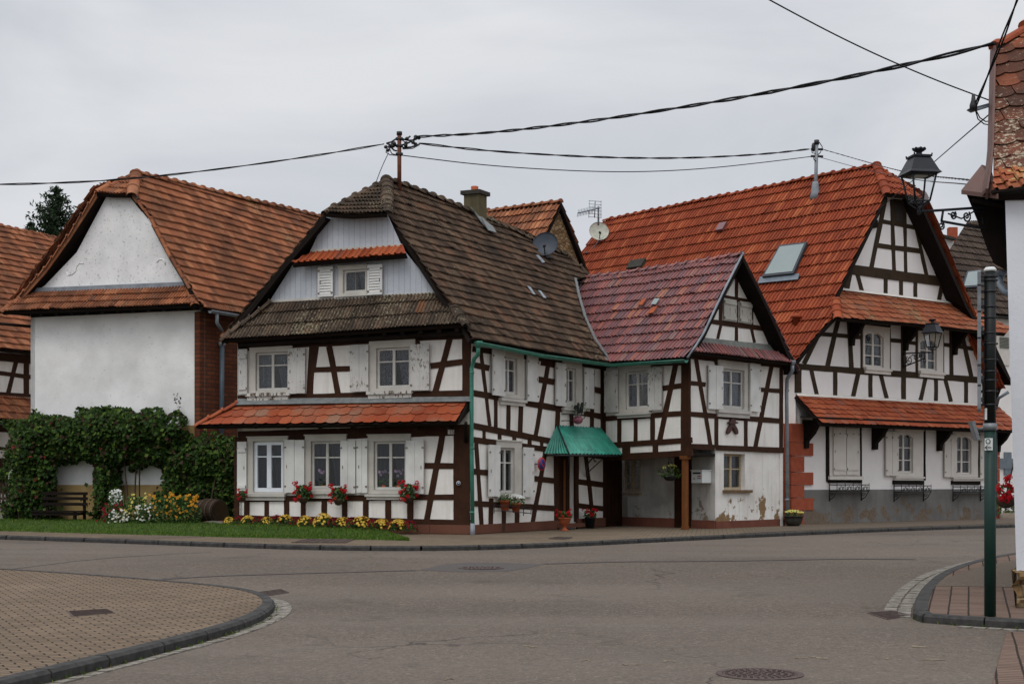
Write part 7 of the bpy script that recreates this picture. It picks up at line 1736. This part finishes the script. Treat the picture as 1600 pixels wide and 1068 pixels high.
wbasket(1294, 1356, 757, 767, 'empty iron window basket below the closed shutters'); wbasket(1395, 1453, 758.5, 768.5, 'empty iron window basket below the middle window of the red-roofed house'); wbasket(1487, 1542, 760, 769, 'empty iron window basket partly behind the green sign post')

# ================================================================== sky, sun, camera
w = bpy.data.worlds.new('World'); SC.world = w; w.use_nodes = True; nt = w.node_tree; N_ = nt.nodes; L_ = nt.links; N_.clear()
out = N_.new('ShaderNodeOutputWorld'); bg = N_.new('ShaderNodeBackground'); bg.inputs[1].default_value = 1.0; L_.new(bg.outputs[0], out.inputs[0])
sky = N_.new('ShaderNodeTexSky'); sky.sky_type = 'NISHITA'; sky.sun_disc = False
SUN_EL, SUN_AZ = math.radians(55), math.radians(205)        # overcast: a broad soft sun behind the camera, a little to the left
sky.sun_elevation = SUN_EL; sky.sun_rotation = SUN_AZ
sc = N_.new('ShaderNodeVectorMath'); sc.operation = 'SCALE'; sc.inputs['Scale'].default_value = .08; L_.new(sky.outputs[0], sc.inputs[0])
tc = N_.new('ShaderNodeTexCoord'); mp = N_.new('ShaderNodeMapping'); mp.inputs['Scale'].default_value = (1.0, 1.0, 2.6); L_.new(tc.outputs['Generated'], mp.inputs[0])
nz = N_.new('ShaderNodeTexNoise'); nz.inputs['Scale'].default_value = 2.2; nz.inputs['Detail'].default_value = 6; nz.inputs['Roughness'].default_value = .52; nz.inputs['Distortion'].default_value = .5; L_.new(mp.outputs[0], nz.inputs['Vector'])
cr = N_.new('ShaderNodeValToRGB'); e = cr.color_ramp.elements; e[0].position = .34; e[0].color = (.51, .54, .60, 1); e[1].position = .66; e[1].color = (.78, .79, .81, 1); L_.new(nz.outputs['Fac'], cr.inputs[0])
sx_ = N_.new('ShaderNodeSeparateXYZ'); L_.new(tc.outputs['Generated'], sx_.inputs[0])
mr = N_.new('ShaderNodeMapRange'); mr.inputs[1].default_value = .30; mr.inputs[2].default_value = .95; mr.inputs[3].default_value = 1.0; mr.inputs[4].default_value = 2.45; L_.new(sx_.outputs[2], mr.inputs[0])   # overcast sky brightens towards the zenith
sc2 = N_.new('ShaderNodeVectorMath'); sc2.operation = 'SCALE'; L_.new(cr.outputs[0], sc2.inputs[0]); L_.new(mr.outputs[0], sc2.inputs['Scale'])
mx = N_.new('ShaderNodeMix'); mx.data_type = 'RGBA'; mx.inputs[0].default_value = .93; L_.new(sc.outputs[0], mx.inputs[6]); L_.new(sc2.outputs[0], mx.inputs[7]); L_.new(mx.outputs[2], bg.inputs[0])
sl_ = bpy.data.lights.new('sun', 'SUN'); sl_.energy = .85; sl_.angle = math.radians(25); sl_.color = (1, .97, .93); so_ = bpy.data.objects.new('sun', sl_); COL.objects.link(so_)
d = V((math.sin(SUN_AZ) * math.cos(SUN_EL), math.cos(SUN_AZ) * math.cos(SUN_EL), math.sin(SUN_EL))); so_.rotation_euler = d.to_track_quat('Z', 'Y').to_euler(); so_.location = (0, -20, 30)
cd = bpy.data.cameras.new('camera'); co_ = bpy.data.objects.new('camera', cd); COL.objects.link(co_); co_.location = (0, 0, CZ); co_.rotation_euler = (math.radians(90), 0, 0)
cd.sensor_width = 36; cd.sensor_fit = 'HORIZONTAL'; cd.lens = 36 * F / 1600; cd.shift_y = (YH - 534) / 1600; cd.clip_start = .1; cd.clip_end = 2000; SC.camera = co_
vs_ = SC.view_settings; vs_.view_transform = 'Standard'; vs_.look = 'None'; vs_.exposure = 0; vs_.gamma = 1
SC.render.engine = 'CYCLES'; SC.cycles.max_bounces = 8; SC.cycles.transparent_max_bounces = 12
